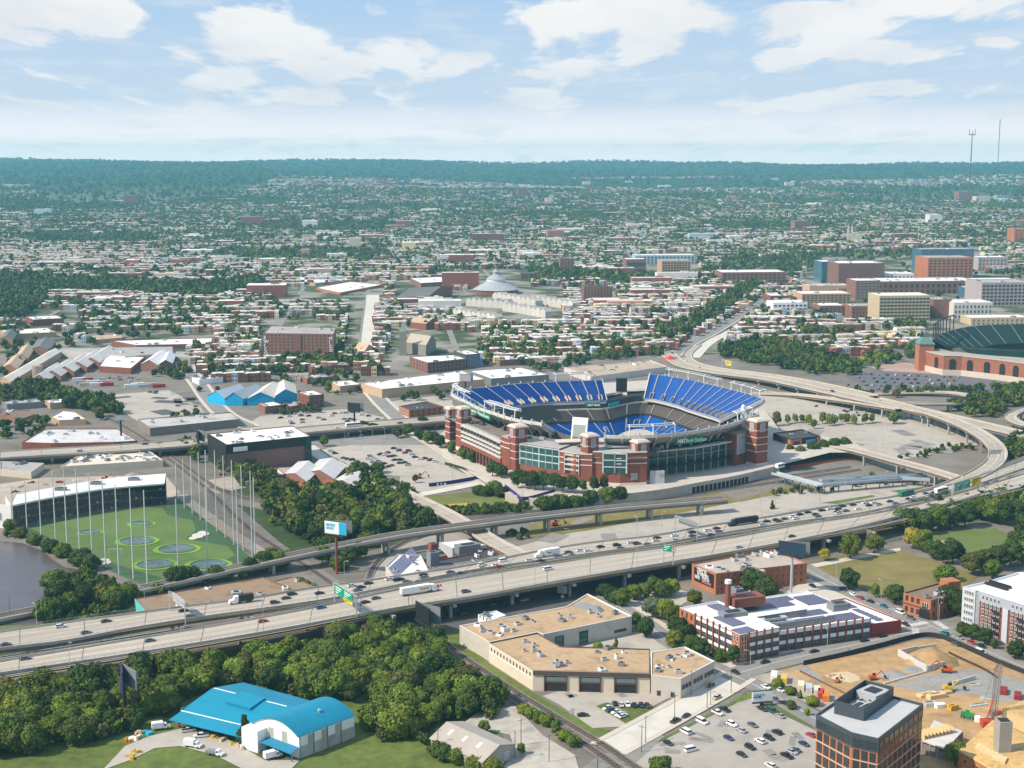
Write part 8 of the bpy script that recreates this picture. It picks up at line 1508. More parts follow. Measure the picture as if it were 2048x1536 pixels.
# lorries and buses
def wheels(o, xs, w=1.0, r=.5):
    me = MB().tube((0, -.16, 0), (0, .16, 0), r, 0, 12).tube((0, -.17, 0), (0, .17, 0), r*.5, 1, 8).mesh('wheel', [TYRE, HUB])
    for x in xs:
        for s in (-1, 1): link('wheel', me, o, (x, s*w, r))
def lorry(px, py, lab, path, trailer, cab, rev, L=14.5, letters=None, z=10.02):
    g = G(px, py, z); i = min(range(len(path)), key=lambda i: (path[i]-g).length_squared); t = path[i+1]-path[i-1]; rz = math.atan2(t.y, t.x)+(math.pi if rev else 0); o = thing('lorry', lab, 'lorry', g, rz)
    m = MB(); m.box((-3, 0, 1.1), (L, 2.6, 2.9)); tr = m.obj('trailer', [trailer], o); m = MB(); loft(m, [(L/2-2.4, 1.2, .6, 3.7, 1.1), (L/2-.6, 1.25, .5, 3.6, 1.1), (L/2-.2, 1.25, .5, 2.3, 1.1), (L/2+1.6, 1.1, .5, 1.9, .95), (L/2+2, .9, .6, 1.5, .8)]); m.obj('cab', [cab], o)
    m = MB(); m.quad((L/2-.56, -.95, 2.5), (L/2-.56, .95, 2.5), (L/2-.50, .95, 3.3), (L/2-.50, -.95, 3.3)); m.obj('windscreen', [CGL], o); m = MB(); m.box((-1, 0, .7), (L+3, 1.0, .4)); m.obj('chassis', [DARKM], o); wheels(o, (L/2+1, L/2-2.2, L/2-3.4, -L/2-.5, -L/2-1.8), 1.05)
    sgn = 1 if rev else -1
    for s, x, h, mt in letters or (): text(o, s, o.matrix_basis @ Vector((x*(-sgn), sgn*1.33, 1.9)), (o.matrix_basis.to_3x3() @ Vector((-sgn, 0, 0))), h, mt, bold=.05)
    return o
lorry(842, 1186, 'long white articulated lorry with red and orange lettering on the near carriageway', mid1, WHITE, WHITE, False, 15, [('MA', 7.5, 1.5, M('sign_red')), ('TRANS', -1.5, 1.2, M('lorry_orange', (.6, .22, .02)))])
lorry(1092, 1113, 'white box lorry heading left among the queueing cars', mid2, WHITE, WHITE, True, 9.5, [('Xtra', 0, .9, M('ink', (.05, .06, .08)))])
lorry(1484, 1049, 'black articulated lorry with an orange painted trailer end in the queue', mid2, BLACK, M('lorry_navy', (.02, .04, .07)), True, 15); g = G(1500, 1045, 10)
t_ = lorry(480, 1206, 'white cabbed tipper lorry with dark body on the far carriageway', mid2, M('tipper_dark', (.04, .045, .035)), WHITE, True, 6.5)
def busv(px, py, lab, path, colm, L=12, z=10.02):
    g = G(px, py, z); i = min(range(len(path)), key=lambda i: (path[i]-g).length_squared); t = path[i+1]-path[i-1]; o = thing('bus', lab, 'bus', g, math.atan2(t.y, t.x)); m = MB(); m.box((0, 0, .5), (L, 2.6, 2.7), 0, 0, .96); m.box((1, 0, 3.2), (3, 1.6, .3)); m.obj('body', [colm], o); m = MB(); m.box((0, 0, 1.7), (L*.97, 2.66, 1.0), 0, 0, .985); m.obj('window', [CGL], o); wheels(o, (L/2-2.5, -L/2+3), 1.1)
busv(1812, 991, 'green city bus at the roadside of the queue', mid2, M('bus_green', (.01, .17, .11), rough=.4)); busv(1882, 985, 'white coach in the queue beside the green signs', mid2, WHITE); far_mid = [G(a, b, 6.5) for a, b in ((587, 868), (640, 862), (700, 857), (760, 852))]; busv(706, 853, 'white coach on the far motorway', far_mid, WHITE, 12, 6.52)
busv(1560, 936, 'white box truck parked by the stadium corner tower', [G(1540, 940, 6), G(1560, 936, 6), G(1580, 932, 6)], WHITE, 7, 6.1)
for px, py, rz, lab, c_ in ((322, 1458, .35, 'white utility bucket truck in the depot yard', WHITE), (386, 1494, -.3, 'white boxed service truck beside the depot lawn', WHITE), (546, 1516, .6, 'white boxed service truck under the arched hall canopy', WHITE), (430, 1510, -.4, 'flatbed truck with a low dropside body on the depot drive', GRAYM)):
    g = G(px, py, .3); o = thing('service_truck', lab, 'truck', g, rz); m = MB(); m.box((-1.3, 0, .8), (4.2, 2.3, 2.2 if c_ is WHITE else .9)); m.obj('body', [c_], o); m = MB(); loft(m, [(.9, 1.05, .6, 2.4, .95), (2.0, 1.05, .5, 2.3, .9), (2.4, 1.0, .5, 1.4, .9), (3.4, .95, .5, 1.25, .85)]); m.obj('cab', [WHITE], o); m = MB(); m.quad((2.03, -.8, 1.55), (2.03, .8, 1.55), (2.06, .8, 2.15), (2.06, -.8, 2.15)); m.quad((1.1, -1.06, 1.5), (1.9, -1.06, 1.5), (1.9, -1.02, 2.1), (1.1, -1.02, 2.1)); m.obj('windscreen', [CGL], o); wheels(o, (2.5, -2.2), .95, .45)

# ---------- signs, lamps, billboards ----------
GSIGN = M('road_sign_green', (.0, .27, .15), rough=.5, var=.04); YSIGN = M('road_sign_yellow', (.75, .52, .02), rough=.5, var=.04); WS = M('sign_white', (.75, .75, .73), var=.02)
def gantry(pa, pb, z, h, panels_, lab, back=False):
    A, B = G(*pa, z), G(*pb, z); r = thing('sign_gantry', lab, 'road sign'); m = MB(); u = (B-A).normalized(); n = Vector((u.y, -u.x, 0))
    for p in (A, B): m.tube(p-Vector((0, 0, 1)), p+Vector((0, 0, h)), .28)
    for dz in (h-1.6, h-.2): 
        for dn in (-.6, .6): m.tube(A+n*dn+Vector((0, 0, dz)), B+n*dn+Vector((0, 0, dz)), .12, 0, 4)
    k = max(4, int((B-A).length/1.6))
    for i in range(k): a, b = A.lerp(B, i/k), A.lerp(B, (i+1)/k); m.tube(a+n*.6+Vector((0, 0, h-1.6)), b+n*.6+Vector((0, 0, h-.2)), .08, 0, 4); m.tube(a-n*.6+Vector((0, 0, h-.2)), b-n*.6+Vector((0, 0, h-1.6)), .08, 0, 4)
    m.obj('truss', [STEEL], r)
    for f0, f1, z0, z1, mt in panels_:
        a, b = A.lerp(B, f0), A.lerp(B, f1); s = -1.0 if back else .95; m = MB(); m.beam(a+n*s+Vector((0, 0, z0)), b+n*s+Vector((0, 0, z0)), .15, z1-z0); o = m.obj('sign_panel', [mt], r)
        if not back:
            q = MB(); e = n*(s+.12)
            for i, (l, zz) in enumerate(((.7, .72), (.55, .48), (.3, .2))): c = a.lerp(b, .12)+e+Vector((0, 0, z0+(z1-z0)*zz)); d = a.lerp(b, .12+l)+e+Vector((0, 0, z0+(z1-z0)*zz)); q.beam(c, d, .04, (z1-z0)*.1)
            q.obj('sign_legend', [WS if mt is not YSIGN else BLACK], o)
gantry((669, 1204), (713, 1233), 10, 9.5, [(.12, .5, 5.2, 9.8, GSIGN), (.52, .92, 6.2, 9.8, GSIGN), (.52, .92, 4.6, 6.1, YSIGN)], 'road gantry with two green panels and a yellow strip across the near carriageway')
gantry((340, 1222), (371, 1246), 10, 9.5, [(.1, .85, 5.5, 9.5, STEEL)], 'road gantry seen from behind over the far carriageway at the teal store', True)
gantry((1350, 1062), (1394, 1078), 10, 9, [(.1, .9, 5, 9, GRAYM)], 'road gantry seen from behind amid the queue below the stadium', True)
gantry((1904, 1000), (1960, 982), 10, 10, [(.02, .3, 5.5, 10, GSIGN), (.32, .56, 5.5, 10, GSIGN), (.62, .95, 5.0, 10, YSIGN)], 'road gantry with green panels and one yellow panel where the curved ramp joins')
gantry((1977, 926), (2006, 924), 10.8, 9, [(.0, .9, 5.5, 8.5, STEEL)], 'road gantry seen from behind on the curved ramp', True)
gantry((1327, 1124), (1346, 1126), 10, 9.5, [(.0, .9, 6, 9.6, GSIGN)], 'small green road sign on the near edge of the motorway')
gantry((1444, 738), (1464, 742), 2, 10, [(.4, .95, 5, 9.5, YSIGN)], 'road gantry with an orange sign on the spur behind the stadium')
LM = M('lamp_pole', (.40, .41, .40), rough=.5); lp = MB().tube((0, 0, 0), (0, 0, 11), .13, 0, 6, .09).tube((0, 0, 11), (1.8, 0, 11.4), .08, 0, 5).mesh('pole', [LM]); lh = MB().box((2.2, 0, 11.25), (1.0, .4, .25)).mesh('lamp_head', [STEEL])
def lamps(pts, place, group, z=0):
    for i, p in enumerate(sorted(pts)):
        o = link('street_lamp', None, None, G(*p, z), RND.uniform(0, 6.28)); link('pole', lp, o); link('lamp_head', lh, o); tag(o, f'{nth(i)} slim grey lamp post from the left {place}', 'street lamp', group)
lamps([(140, 1336), (527, 1264), (825, 1213), (1070, 1172), (1274, 1138)], 'on the near motorway edge', 'lamp posts on the motorway', 10); lamps([(1138, 1098), (1275, 1074), (1400, 1052), (1523, 1033), (1640, 1014), (1000, 1116), (74, 1258), (290, 1222)], 'along the far motorway edge', 'lamp posts on the motorway', 10)
lamps([(690, 890), (722, 893), (745, 888), (770, 885), (720, 900), (800, 893), (850, 915), (880, 930), (905, 965)], 'on the lots left of the stadium', 'lamp posts of the lots'); lamps([(1575, 855), (1657, 860), (1672, 868), (1732, 882), (1765, 897), (1775, 862), (1866, 882), (1750, 905), (1892, 903), (1660, 800), (1560, 800)], 'in the stadium car park', 'lamp posts of the stadium lots'); lamps([(1272, 1066), (1324, 1060), (1402, 1045), (1520, 1022), (1550, 1008), (1600, 1003), (1690, 985), (1770, 975)], 'on the long empty strip', 'lamp posts of the long strip')
lamps([(1877, 1255), (1672, 1168), (1762, 1206), (1654, 1304), (1786, 1268), (1875, 1240), (1500, 1352)], 'on the streets round the construction site', 'lamp posts of the streets'); lamps([(689, 1164), (1045, 1008), (988, 985), (1130, 986), (832, 1020), (800, 1002), (869, 1046)], 'by the ramp and stadium plaza', 'lamp posts of the plaza')
WOOD = M('pole_wood', (.17, .12, .085), var=.2); up_ = MB().tube((0, 0, -.2), (0, 0, 11), .17, 0, 6, .12).beam((-1.3, 0, 10), (1.3, 0, 10), .14, .14).mesh('utility_pole', [WOOD])
for i, p in enumerate(sorted([(876, 1512), (1195, 1540), (1098, 1525), (1291, 1487), (1349, 1442), (1421, 1412), (1462, 1388), (1030, 1518), (1382, 1392), (1139, 1500), (1042, 1492), (1283, 1506), (1414, 1418), (261, 1214), (20, 1236)])): tag(link('utility_pole', up_, None, G(*p), RND.uniform(0, 3)), f'{nth(i)} brown wooden utility pole from the left', 'utility pole', 'wooden utility poles')
def billboard(pb, ptop, w, h, rz, lab, face, pole, z=0, vee=True, letters=()):
    g = G(*pb, z); H_ = hgt(pb[0], pb[1], ptop, z)-z; r = thing('billboard', lab, 'billboard', g, rz); m = MB(); m.tube((0, 0, -.3), (0, 0, H_-h*.4), .75); m.obj('pole', [pole], r); n_ = Vector((0, -1, 0)); m = MB(); m.box((0, -.6, H_-h), (w, .5, h)); f = m.obj('panel', [face], r); m = MB(); m.box((0, -.95, H_-h-.5), (w*1.02, 1.3, .25)); m.box((0, -.55, H_), (w*1.02, .6, .25)); m.obj('catwalk', [DARKM], r)
    if vee: m = MB(); m.box((w*.06, 2.2, H_-h), (w, .4, h), .38); m.obj('rear_panel', [GRAYM], r)
    mm = r.matrix_basis
    for s, x, zz, hh, mt in letters: text(f, s, mm @ Vector((-w/2+x*w, -.92, H_-h+zz*h)), mm.to_3x3() @ Vector((1, 0, 0)), hh, mt, bold=.05, squeeze=.8)
    return r, f, H_
CY = M('billboard_cyan', (.02, .42, .66), rough=.5); INK = M('billboard_ink', (.02, .12, .25))
r_, f_, H_ = billboard((674, 1148), 1043, 13, 6.6, -.45, 'white and cyan billboard on a tall rusty pole over the rail viaduct', WS, RUST, letters=(('HELPING', .06, .62, 1.3, CY), ('HANDS', .06, .36, 1.3, CY))); m = MB(); m.box((4.4, -.9, H_-6.5), (4.2, .12, 6.4)); m.obj('colour_panel', [CY], r_)
billboard((848, 1266), 1210, 14, 8, -1.05, 'black V shaped billboard with red trim on a dark column by the motorway', BLACK, DARKM)
billboard((251, 1446), 1335, 12, 7.5, -1.25, 'purple lit billboard on a black pole rising from the wood', M('billboard_purple', (.06, .03, .16)), BLACK)
billboard((1582, 1187), 1085, 14, 6.5, -.55, 'dark V shaped billboard on a pale pole behind the offices', M('billboard_navy', (.02, .04, .07)), STEEL)
billboard((1523, 1412), 1381, 8.5, 4.2, .2, 'low white billboard at the corner of the front car park', WS, DARKM, vee=False, letters=(('CLEARANCE', .06, .62, .7, CY), ('MATTERS', .06, .38, .7, INK)))
billboard((709, 848), 806, 12, 7, -.5, 'dark billboard on a black pole above the far motorway lot', BLACK, BLACK); billboard((931, 800), 748, 11, 6.5, -.4, 'grey billboard on a black pole beside the tan warehouse', M('billboard_grey', (.30, .31, .33)), BLACK); billboard((398, 905), 861, 9, 8, -1.2, 'narrow dark billboard left of the windowless garage block', BLACK, BLACK); billboard((243, 885), 830, 6, 4, .2, 'tall black monopole with a white head at the railway bend', STEEL, BLACK, vee=False); billboard((1125, 1196), 1170, 5, 4, -.4, 'small white framed sign standing by the tan school roof', M('billboard_grey'), WHITE, vee=False)
# masts on the hills
for px, pt, pb, lab, cb in ((1941, 262, 378, 'broadcast mast with a forked candelabra top on the far hill', 1), (1997, 238, 340, 'slender single broadcast mast on the far hill', 0)):
    g = GT(px-2, pb); z1 = H+(-SP+(768-pt)/F*CP)*g.y/(CP+(768-pt)/F*SP); r = thing('broadcast_mast', lab, 'mast', (0, 0, 0)); m = MB(); m.tube((g.x, g.y, g.z), (g.x, g.y, z1-(18 if cb else 0)), 3.4 if cb else 2.6, 0, 4, 2.4); 
    if cb:
        m.box((g.x, g.y, z1-20), (32, 6, 4)); 
        for dx in (-14, 0, 14): m.tube((g.x+dx, g.y, z1-18), (g.x+dx, g.y, z1+(8 if dx else 0)), 1.6, 0, 4)
    m.obj('lattice', [M('mast_maroon', (.09, .05, .06))], r)
# ---------- construction site ----------
def fence(pts, h, lab, mt, name='fence', z=0):
    P = spline([G(*p, z) for p in pts], max(8, len(pts)*8)); r = thing(name, lab, 'fence'); m = MB(); m.strip(up(P, 0), up(P, h)); m.strip([p+Vector((.1, .12, 0)) for p in P], [p+Vector((.1, .12, h)) for p in P]); m.strip(up(P, h), [p+Vector((.1, .12, h)) for p in P]); m.obj('screen', [mt], r); m = MB()
    for p in P[::2]: m.tube(p, p+Vector((0, 0, h+.3)), .07, 0, 5)
    m.obj('fence_post', [DARKM], r)
BF = M('black_screen_fabric', (.035, .03, .03), var=.2)
fence([(1607, 1332), (1680, 1316), (1760, 1296), (1838, 1276), (1880, 1278), (1925, 1296), (1990, 1326), (2080, 1362)], 2.4, 'black screened fence round the construction site', BF)
fence([(1600, 1345), (1650, 1370), (1720, 1405), (1760, 1428)], 1.0, 'low dark silt fence along the storage yard', M('silt_brown', (.16, .09, .05)))
fence([(1010, 975), (1030, 990), (1048, 1001), (1110, 985)], 2.2, 'purple banner fence round the small yard below the stadium trees', M('banner_purple', (.055, .03, .20)), z=4.3)
fence([(858, 974), (905, 968), (962, 958)], 2.6, 'navy banner fence with white lettering beside the sand lot', M('banner_navy', (.03, .04, .16))); g = G(880, 972); 
text(bpy.data.objects['screen.003'] if 'screen.003' in bpy.data.objects else None, 'B  T  M', g+Vector((-2, -1.2, .6)), (1, .25, 0), 1.5, WHITE, bold=.05)
fence([(890, 930), (925, 940), (962, 956)], 2.2, 'dark green fence along the lawn of the sand lot', M('fence_green', (.03, .04, .03))); fence([(1580, 936), (1640, 928), (1708, 918)], 1.4, 'orange mesh barrier along the path by the pub trees', M('orange_mesh', (.55, .10, .03)))
fence([(640, 900), (680, 930), (715, 948)], 1.2, 'low wall along the entrance lane of the lot', CONC, 'low_wall')
def mound(px, py, r, h, lab, mt, name='earth_mound'):
    g = G(px, py); rr = random.Random(int(px)); m = MB(); ring = [[(0, 0, h)]]
    n = 22; V = [(0, 0, h)]; 
    for k in range(1, 6): V += [(r*k/5*math.cos(t)*rr.uniform(.9, 1.1), r*k/5*math.sin(t)*rr.uniform(.9, 1.1), h*(1-k/5)**.9*rr.uniform(.85, 1.1)) for t in np.linspace(0, 2*math.pi, n+1)[:-1]]
    Fc = [(0, 1+i, 1+(i+1) % n) for i in range(n)]
    for k in range(4): Fc += [(1+k*n+i, 1+(k+1)*n+i, 1+(k+1)*n+(i+1) % n, 1+k*n+(i+1) % n) for i in range(n)]
    m.add(V, Fc); o = m.obj(name, [mt], None, True); o.location = g; tag(o, lab, 'mound', None); return o
mound(1862, 1322, 12, 6.5, 'tall heap of brown earth inside the concrete foundation walls', DIRT); mound(1790, 1352, 7, 1.6, 'low grey rubble heap left of the foundation wall', GRAVEL); mound(1690, 1355, 8, 1.0, 'flat pale sand heap near the site entrance', M('pale_sand', (.52, .40, .25))); mound(1755, 1390, 7, 1.3, 'brown spoil heap beside the red excavator', DIRT); mound(265, 953, 7, 3, 'grey gravel heap behind the driving range', GRAVEL); mound(1830, 1340, 6, 1.2, 'grey stone heap in the foundation pit', GRAVEL)
fw = thing('foundation_wall', 'pale concrete foundation walls boxing in the earth heap', 'wall')
for a, b, h in (((1796, 1312), (1853, 1345), 3.2), ((1853, 1345), (1888, 1336), 3.0), ((1796, 1312), (1832, 1303), 2.6), ((1832, 1303), (1872, 1297), 2.2), ((1768, 1370), (1853, 1346), 1.0), ((1905, 1372), (1950, 1360), 2.0)):
    MB().beam(G(*a), G(*b), .5, h).obj('wall_panel', [M('fresh_concrete', (.52, .49, .46))], fw)
fence([(1897, 1308), (1930, 1324), (1965, 1340), (1995, 1358)], 1.3, 'dark trench shoring running across the earth', M('trench_brown', (.07, .045, .035)), 'trench_wall')
def digger(px, py, rz, colm, lab, s=1.0):
    r = thing('excavator', lab, 'excavator', G(px, py, .1), rz); r.scale = (s, s, s); m = MB()
    for y in (-1.2, 1.2): m.box((0, y, 0), (4.2, .6, .9), 0, 0, .9)
    m.obj('track', [DARKM], r); m = MB(); m.box((-.5, 0, 1.1), (3.6, 2.6, 1.2)); m.box((-1.6, 0, 2.3), (1.2, 2.4, .5)); m.obj('body', [colm], r); m = MB(); m.box((.8, .7, 2.2), (1.5, 1.1, 1.2)); m.obj('cab', [CGL], r); m = MB(); m.beam((1.2, -.3, 1.8), (4.2, -.3, 4.6), .4, .6); m.beam((4.2, -.3, 4.5), (6.6, -.3, 2.0), .35, .5); m.obj('boom', [colm], r); m = MB(); m.box((6.6, -.3, .9), (1.0, 1.1, 1.1)); m.obj('bucket', [DARKM], r)
OR = M('digger_orange', (.50, .09, .03), rough=.5); YE = M('digger_yellow', (.55, .34, .04), rough=.5)
digger(1893, 1345, 2.9, OR, 'orange excavator at the corner of the foundation wall'); digger(1746, 1360, .2, OR, 'small red excavator beside the spoil heap', .8); digger(1897, 1383, .1, YE, 'yellow excavator by the low concrete wall'); digger(1840, 1330, 2.5, GRAYM, 'grey excavator below the earth heap', .7); digger(1675, 1365, 1, OR, 'old excavator near the site entrance', .6); digger(210, 962, .2, OR, 'orange excavator in the works yard behind the range'); digger(445, 950, .3, YE, 'yellow excavator beside the windowless garage block'); digger(838, 957, .2, M('digger_brown', (.30, .17, .10)), 'brown excavator on the sand lot'); digger(1110, 1052, .4, OR, 'orange lift machine below the rail viaduct'); digger(1395, 962, 2.6, OR, 'orange boom lift on the forecourt by the retaining wall', .8)
def crate(px, py, s, rz, mt, lab, cat='container', name='shipping_container'):
    g = G(px, py, .1); o = thing(name, lab, cat, g, rz); m = MB(); m.box((0, 0, 0), s); m.obj('body', [mt], o); m = MB()
    for x in np.linspace(-s[0]/2+.3, s[0]/2-.3, 8): m.box((x, -s[1]/2-.03, .15), (.18, .06, s[2]-.3))
    for y in (-.3, .3): m.box((s[0]/2+.03, y*s[1], .1), (.06, s[1]*.46, s[2]-.2))
    m.box((0, 0, s[2]), (s[0]*.98, s[1]*.98, .06)); m.obj('ribbing', [mt], o)
crh = hd((1500, 1360), (1560, 1390)); 
for k, (x, y, mt, lb) in enumerate(((1548, 1358, WHITE, 'white'), (1568, 1364, M('box_yellow', (.58, .42, .10)), 'yellow'), (1602, 1378, M('box_cream', (.62, .53, .38)), 'cream'), (1618, 1383, STEEL, 'steel grey'), (1634, 1388, M('box_pale', (.56, .50, .40)), 'pale beige'), (1642, 1394, M('box_red', (.42, .05, .04)), 'red'), (1652, 1399, M('box_orange', (.60, .20, .03)), 'orange'))): crate(x, y, (6, 2.5, 2.6), crh-.75, mt, f'{lb} site container in the row beside the diagonal street')
crate(2007, 1386, (6, 2.6, 1.8), 1.2, M('skip_red', (.25, .03, .03)), 'open red skip leftmost near the site crane', 'skip', 'skip'); crate(2035, 1396, (6, 2.6, 1.8), 1.2, M('skip_red'), 'open red skip rightmost near the site crane', 'skip', 'skip')
PLY = M('plywood', (.56, .36, .14), var=.32, scale=.7, stain=.2); LUM = M('lumber', (.62, .46, .24), var=.15)
fr = thing('timber_frame_building', 'half built timber framed building with bright plywood decks', 'building'); Zf = 11
FP = [G(1925, 1475, Zf), G(1960, 1448, Zf), G(2110, 1475, Zf), G(2110, 1600, Zf), G(2060, 1600, Zf)]
P_ = [G(1918, 1500, 8), G(1985, 1440, 8), G(2130, 1500, 8), G(2130, 1620, 8)]; m = MB(); m.prism([(p.x, p.y) for p in P_], 7.4, 8.0, 0, 1, True); m.obj('plywood_deck', [LUM, PLY], fr); m = MB(); m.prism([(p.x, p.y) for p in P_], -.3, 7.2, 0); m.obj('lower_wall', [M('orange_sheathing', (.42, .17, .06), var=.2)], fr)
wins(fr, P_[0], P_[3], 8, 2, 1.0, 3.2, 1.6, 1.9, LUM, DW)
for i in range(7): p = P_[0].lerp(P_[1], .25).lerp(P_[3].lerp(P_[2], .25), .12+i*.045); m = MB(); m.box((p.x, p.y, 8.0), (1.6, 5.0, .8), -.5); m.obj('lumber_pack', [LUM], fr)
P3 = [G(2005, 1418, 6), G(2060, 1395, 6), G(2140, 1425, 6), G(2100, 1455, 6)]; m = MB(); m.prism([(p.x, p.y) for p in P3], 5.5, 6, 0, 1, True); m.prism([(p.x, p.y) for p in P3], -.3, 5.4, 0); m.obj('rear_deck', [LUM, PLY], fr)
m = MB(); g = G(2004, 1500, 8); m.box((g.x, g.y, -.3), (4.6, 4.6, 27.5-8), .1, 0); e_ = thing('lift_shaft', 'bare grey concrete lift shaft rising from the timber frame', 'tower'); m.obj('shaft', [M('raw_concrete', (.30, .28, .25), stain=.2)], e_); m = MB(); m.box((g.x, g.y, 19.2), (3.6, 3.6, .1), .1); m.obj('opening', [BLACK], e_)
sl = thing('concrete_slab_building', 'unfinished concrete slabs and wood framing behind the office tower', 'building'); Pq = [G(1845, 1480, 5), G(1868, 1440, 5), G(1925, 1462, 5), G(1892, 1498, 5)]; m = MB(); m.prism([(p.x, p.y) for p in Pq], 4.4, 5.0, 0, 0, True); m.obj('slab', [M('fresh_concrete')], sl); m = MB()
for i in range(4):
    for j in range(4): p = Pq[0].lerp(Pq[1], i/3).lerp(Pq[3].lerp(Pq[2], i/3), j/3); m.box((p.x, p.y, -.2), (.5, .5, 4.8))
m.obj('column', [CONCD], sl); m = MB(); 
for i in range(9): p = Pq[0].lerp(Pq[2], .1+i*.09); m.box((p.x-2, p.y+1, 5.0), (.2, 4, 2.4), .6)
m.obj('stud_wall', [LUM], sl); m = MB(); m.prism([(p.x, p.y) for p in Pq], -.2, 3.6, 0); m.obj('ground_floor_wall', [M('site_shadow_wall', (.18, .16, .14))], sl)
cr = thing('mobile_crane', 'tall lattice crane mast with a red base standing in the building site', 'crane'); g = G(1984, 1452); m = MB(); hc = hgt(1984, 1452, 1328)
for dx, dy in ((-.9, -.9), (.9, -.9), (.9, .9), (-.9, .9)): m.tube((g.x+dx, g.y+dy, 0), (g.x+dx+1.5, g.y+dy, hc), .14, 0, 4)
for k in range(26): z = hc*k/26; x = g.x+1.5*k/26; m.tube((x-.9, g.y-.9, z), (x+.9, g.y-.9, z+hc/26), .09, 0, 4); m.tube((x+.9, g.y+.9, z), (x-.9, g.y+.9, z+hc/26), .09, 0, 4); m.tube((x-.9, g.y+.9, z), (x-.9, g.y-.9, z+hc/26), .09, 0, 4)
m.obj('lattice_mast', [M('crane_grey', (.24, .22, .23))], cr); m = MB(); m.tube((g.x+1.5, g.y, hc), (g.x-2, g.y-4, hc-1), .1); m.tube((g.x-4, g.y+2, 6), (g.x+.4, g.y, hc*.95), .05, 0, 4); m.obj('jib_line', [DARKM], cr); m = MB(); m.box((g.x-1.5, g.y-1, 0), (6, 4, 3)); m.beam((g.x-2, g.y, 3), (g.x+.4, g.y, 12), .8, .8); m.obj('base', [M('crane_red', (.42, .06, .03))], cr)
tl = thing('telehandler', 'green telescopic handler beside the white site vehicles', 'machine', G(1935, 1437), -.5); m = MB(); m.box((0, 0, .7), (5, 2.2, 1.4)); m.box((-.3, .6, 2.1), (1.5, 1, 1.1)); m.beam((-2.4, -.4, 2.2), (4.6, -.4, 1.6), .5, .6); m.obj('body', [M('handler_green', (.02, .24, .08))], tl); wheels(tl, (-1.7, 1.7), 1.1, .7)
for k, (x, y, s, rz, mt, lb) in enumerate(((1855, 1392, (9, 3, 1.2), .4, LUM, 'longest'), (1872, 1396, (8, 3, 1.8), .4, LUM, 'middle'), (1888, 1388, (7, 2, 1.0), .4, LUM, 'short'), (1975, 1400, (6, 1.2, .6), -.5, STEEL, 'grey steel'), (1958, 1412, (8, 1.2, .6), .3, STEEL, 'long grey'), (1735, 1372, (8, 4, .3), .4, WHITE, 'white sheeted'), (1665, 1352, (6, 3, .3), .4, M('pale_sand'), 'sandy'), (1860, 1412, (5, 3, 1.6), .2, STEEL, 'pale boxed'), (1880, 1416, (4, 2.2, 1.8), .3, WHITE, 'white boxed'), (1950, 1372, (4, 2, .8), .1, CONC, 'concrete block'), (1905, 1420, (4, 2.4, 2.2), .5, YE, 'yellow boxed'), (1965, 1445, (6, 2.4, 2.2), -.4, WHITE, 'white cabin'), (1990, 1430, (5, 2, 1.8), .5, M('pale_red', (.45, .16, .12)), 'red boxed'))):
    m = MB(); g = G(x, y, .1); m.box(g, s, rz)
    for q in range(3): m.box((g.x+RND.uniform(-1, 1), g.y+RND.uniform(-1, 1), g.z+s[2]*.9), (s[0]*.7, s[1]*.3, .3), rz+RND.uniform(-.1, .1))
    tag(m.obj('material_stack', [mt]), f'{lb} stack of building material on the construction site', 'material stack', 'material stacks on the construction site')
# yard clutter, walkways and small things
for k, (px, py, mt, lb) in enumerate(((268, 1478, WHITE, 'white bagged'), (280, 1470, M('pale_sand'), 'sandy'), (262, 1484, M('box_orange'), 'orange'), (296, 1466, CY, 'blue skip'), (365, 1450, RUST, 'red machine'), (400, 1445, YE, 'yellow beam'), (420, 1462, RUST, 'rusty machine'), (435, 1473, YE, 'long yellow beam'), (455, 1480, LUM, 'pallet'), (470, 1490, YE, 'yellow trestle'), (482, 1496, LIME, 'pale sack'), (262, 1514, YE, 'yellow ring'), (270, 1508, YE, 'yellow coil'), (60, 967, RUST, 'red'), (90, 970, LUM, 'timber'), (120, 965, RUST, 'scarlet'), (40, 975, GRAVEL, 'grey'), (30, 985, DARKM, 'dark'), (150, 962, WHITE, 'white'), (320, 955, M('box_orange'), 'orange fenced'), (470, 955, WHITE, 'white tank'), (640, 946, RUST, 'rusty'))):
    g = G(px, py, .1); m = MB(); rr = random.Random(k)
    for q in range(4): m.box((g.x+rr.uniform(-2, 2), g.y+rr.uniform(-2, 2), .1), (rr.uniform(.8, 3.2), rr.uniform(.6, 1.4), rr.uniform(.4, 1.6)), rr.uniform(0, 3), 0, rr.uniform(.6, 1))
    tag(m.obj('yard_pile', [mt]), f'{lb} pile of yard material in the {"depot yard" if px > 200 and py > 1300 else "works yard by the range"}', 'pile', 'piles of yard material')
wk = thing('station_walkway', 'grey raised station walkways with canopies zigzagging below the ramp', 'walkway')
for a, b, w_, z in (((1548, 948), (1640, 972), 5, 6), ((1636, 972), (1800, 958), 5, 5), ((1640, 962), (1850, 952), 5, 3.5), ((1800, 958), (1860, 962), 4, 4)):
    A, B = G(*a, z), G(*b, z); m = MB(); m.beam(A, B, w_, .5); m.obj('walkway_deck', [STEEL], wk); m = MB(); u = (B-A).normalized(); n = Vector((u.y, -u.x, 0))*w_/2
    for s in (-1, 1): m.beam(A+n*s+Vector((0, 0, .5)), B+n*s+Vector((0, 0, .5)), .1, 1.1)
    m.obj('railing', [M('rail_blue_grey', (.38, .44, .48))], wk); m = MB()
    for i in range(6): p = A.lerp(B, (i+.5)/6); m.box((p.x, p.y, -.2), (.6, .6, z))
    m.obj('support', [GRAYM], wk)
red = [(1340, 718, 8, 'inflatable red tent beside the road behind the stadium')]
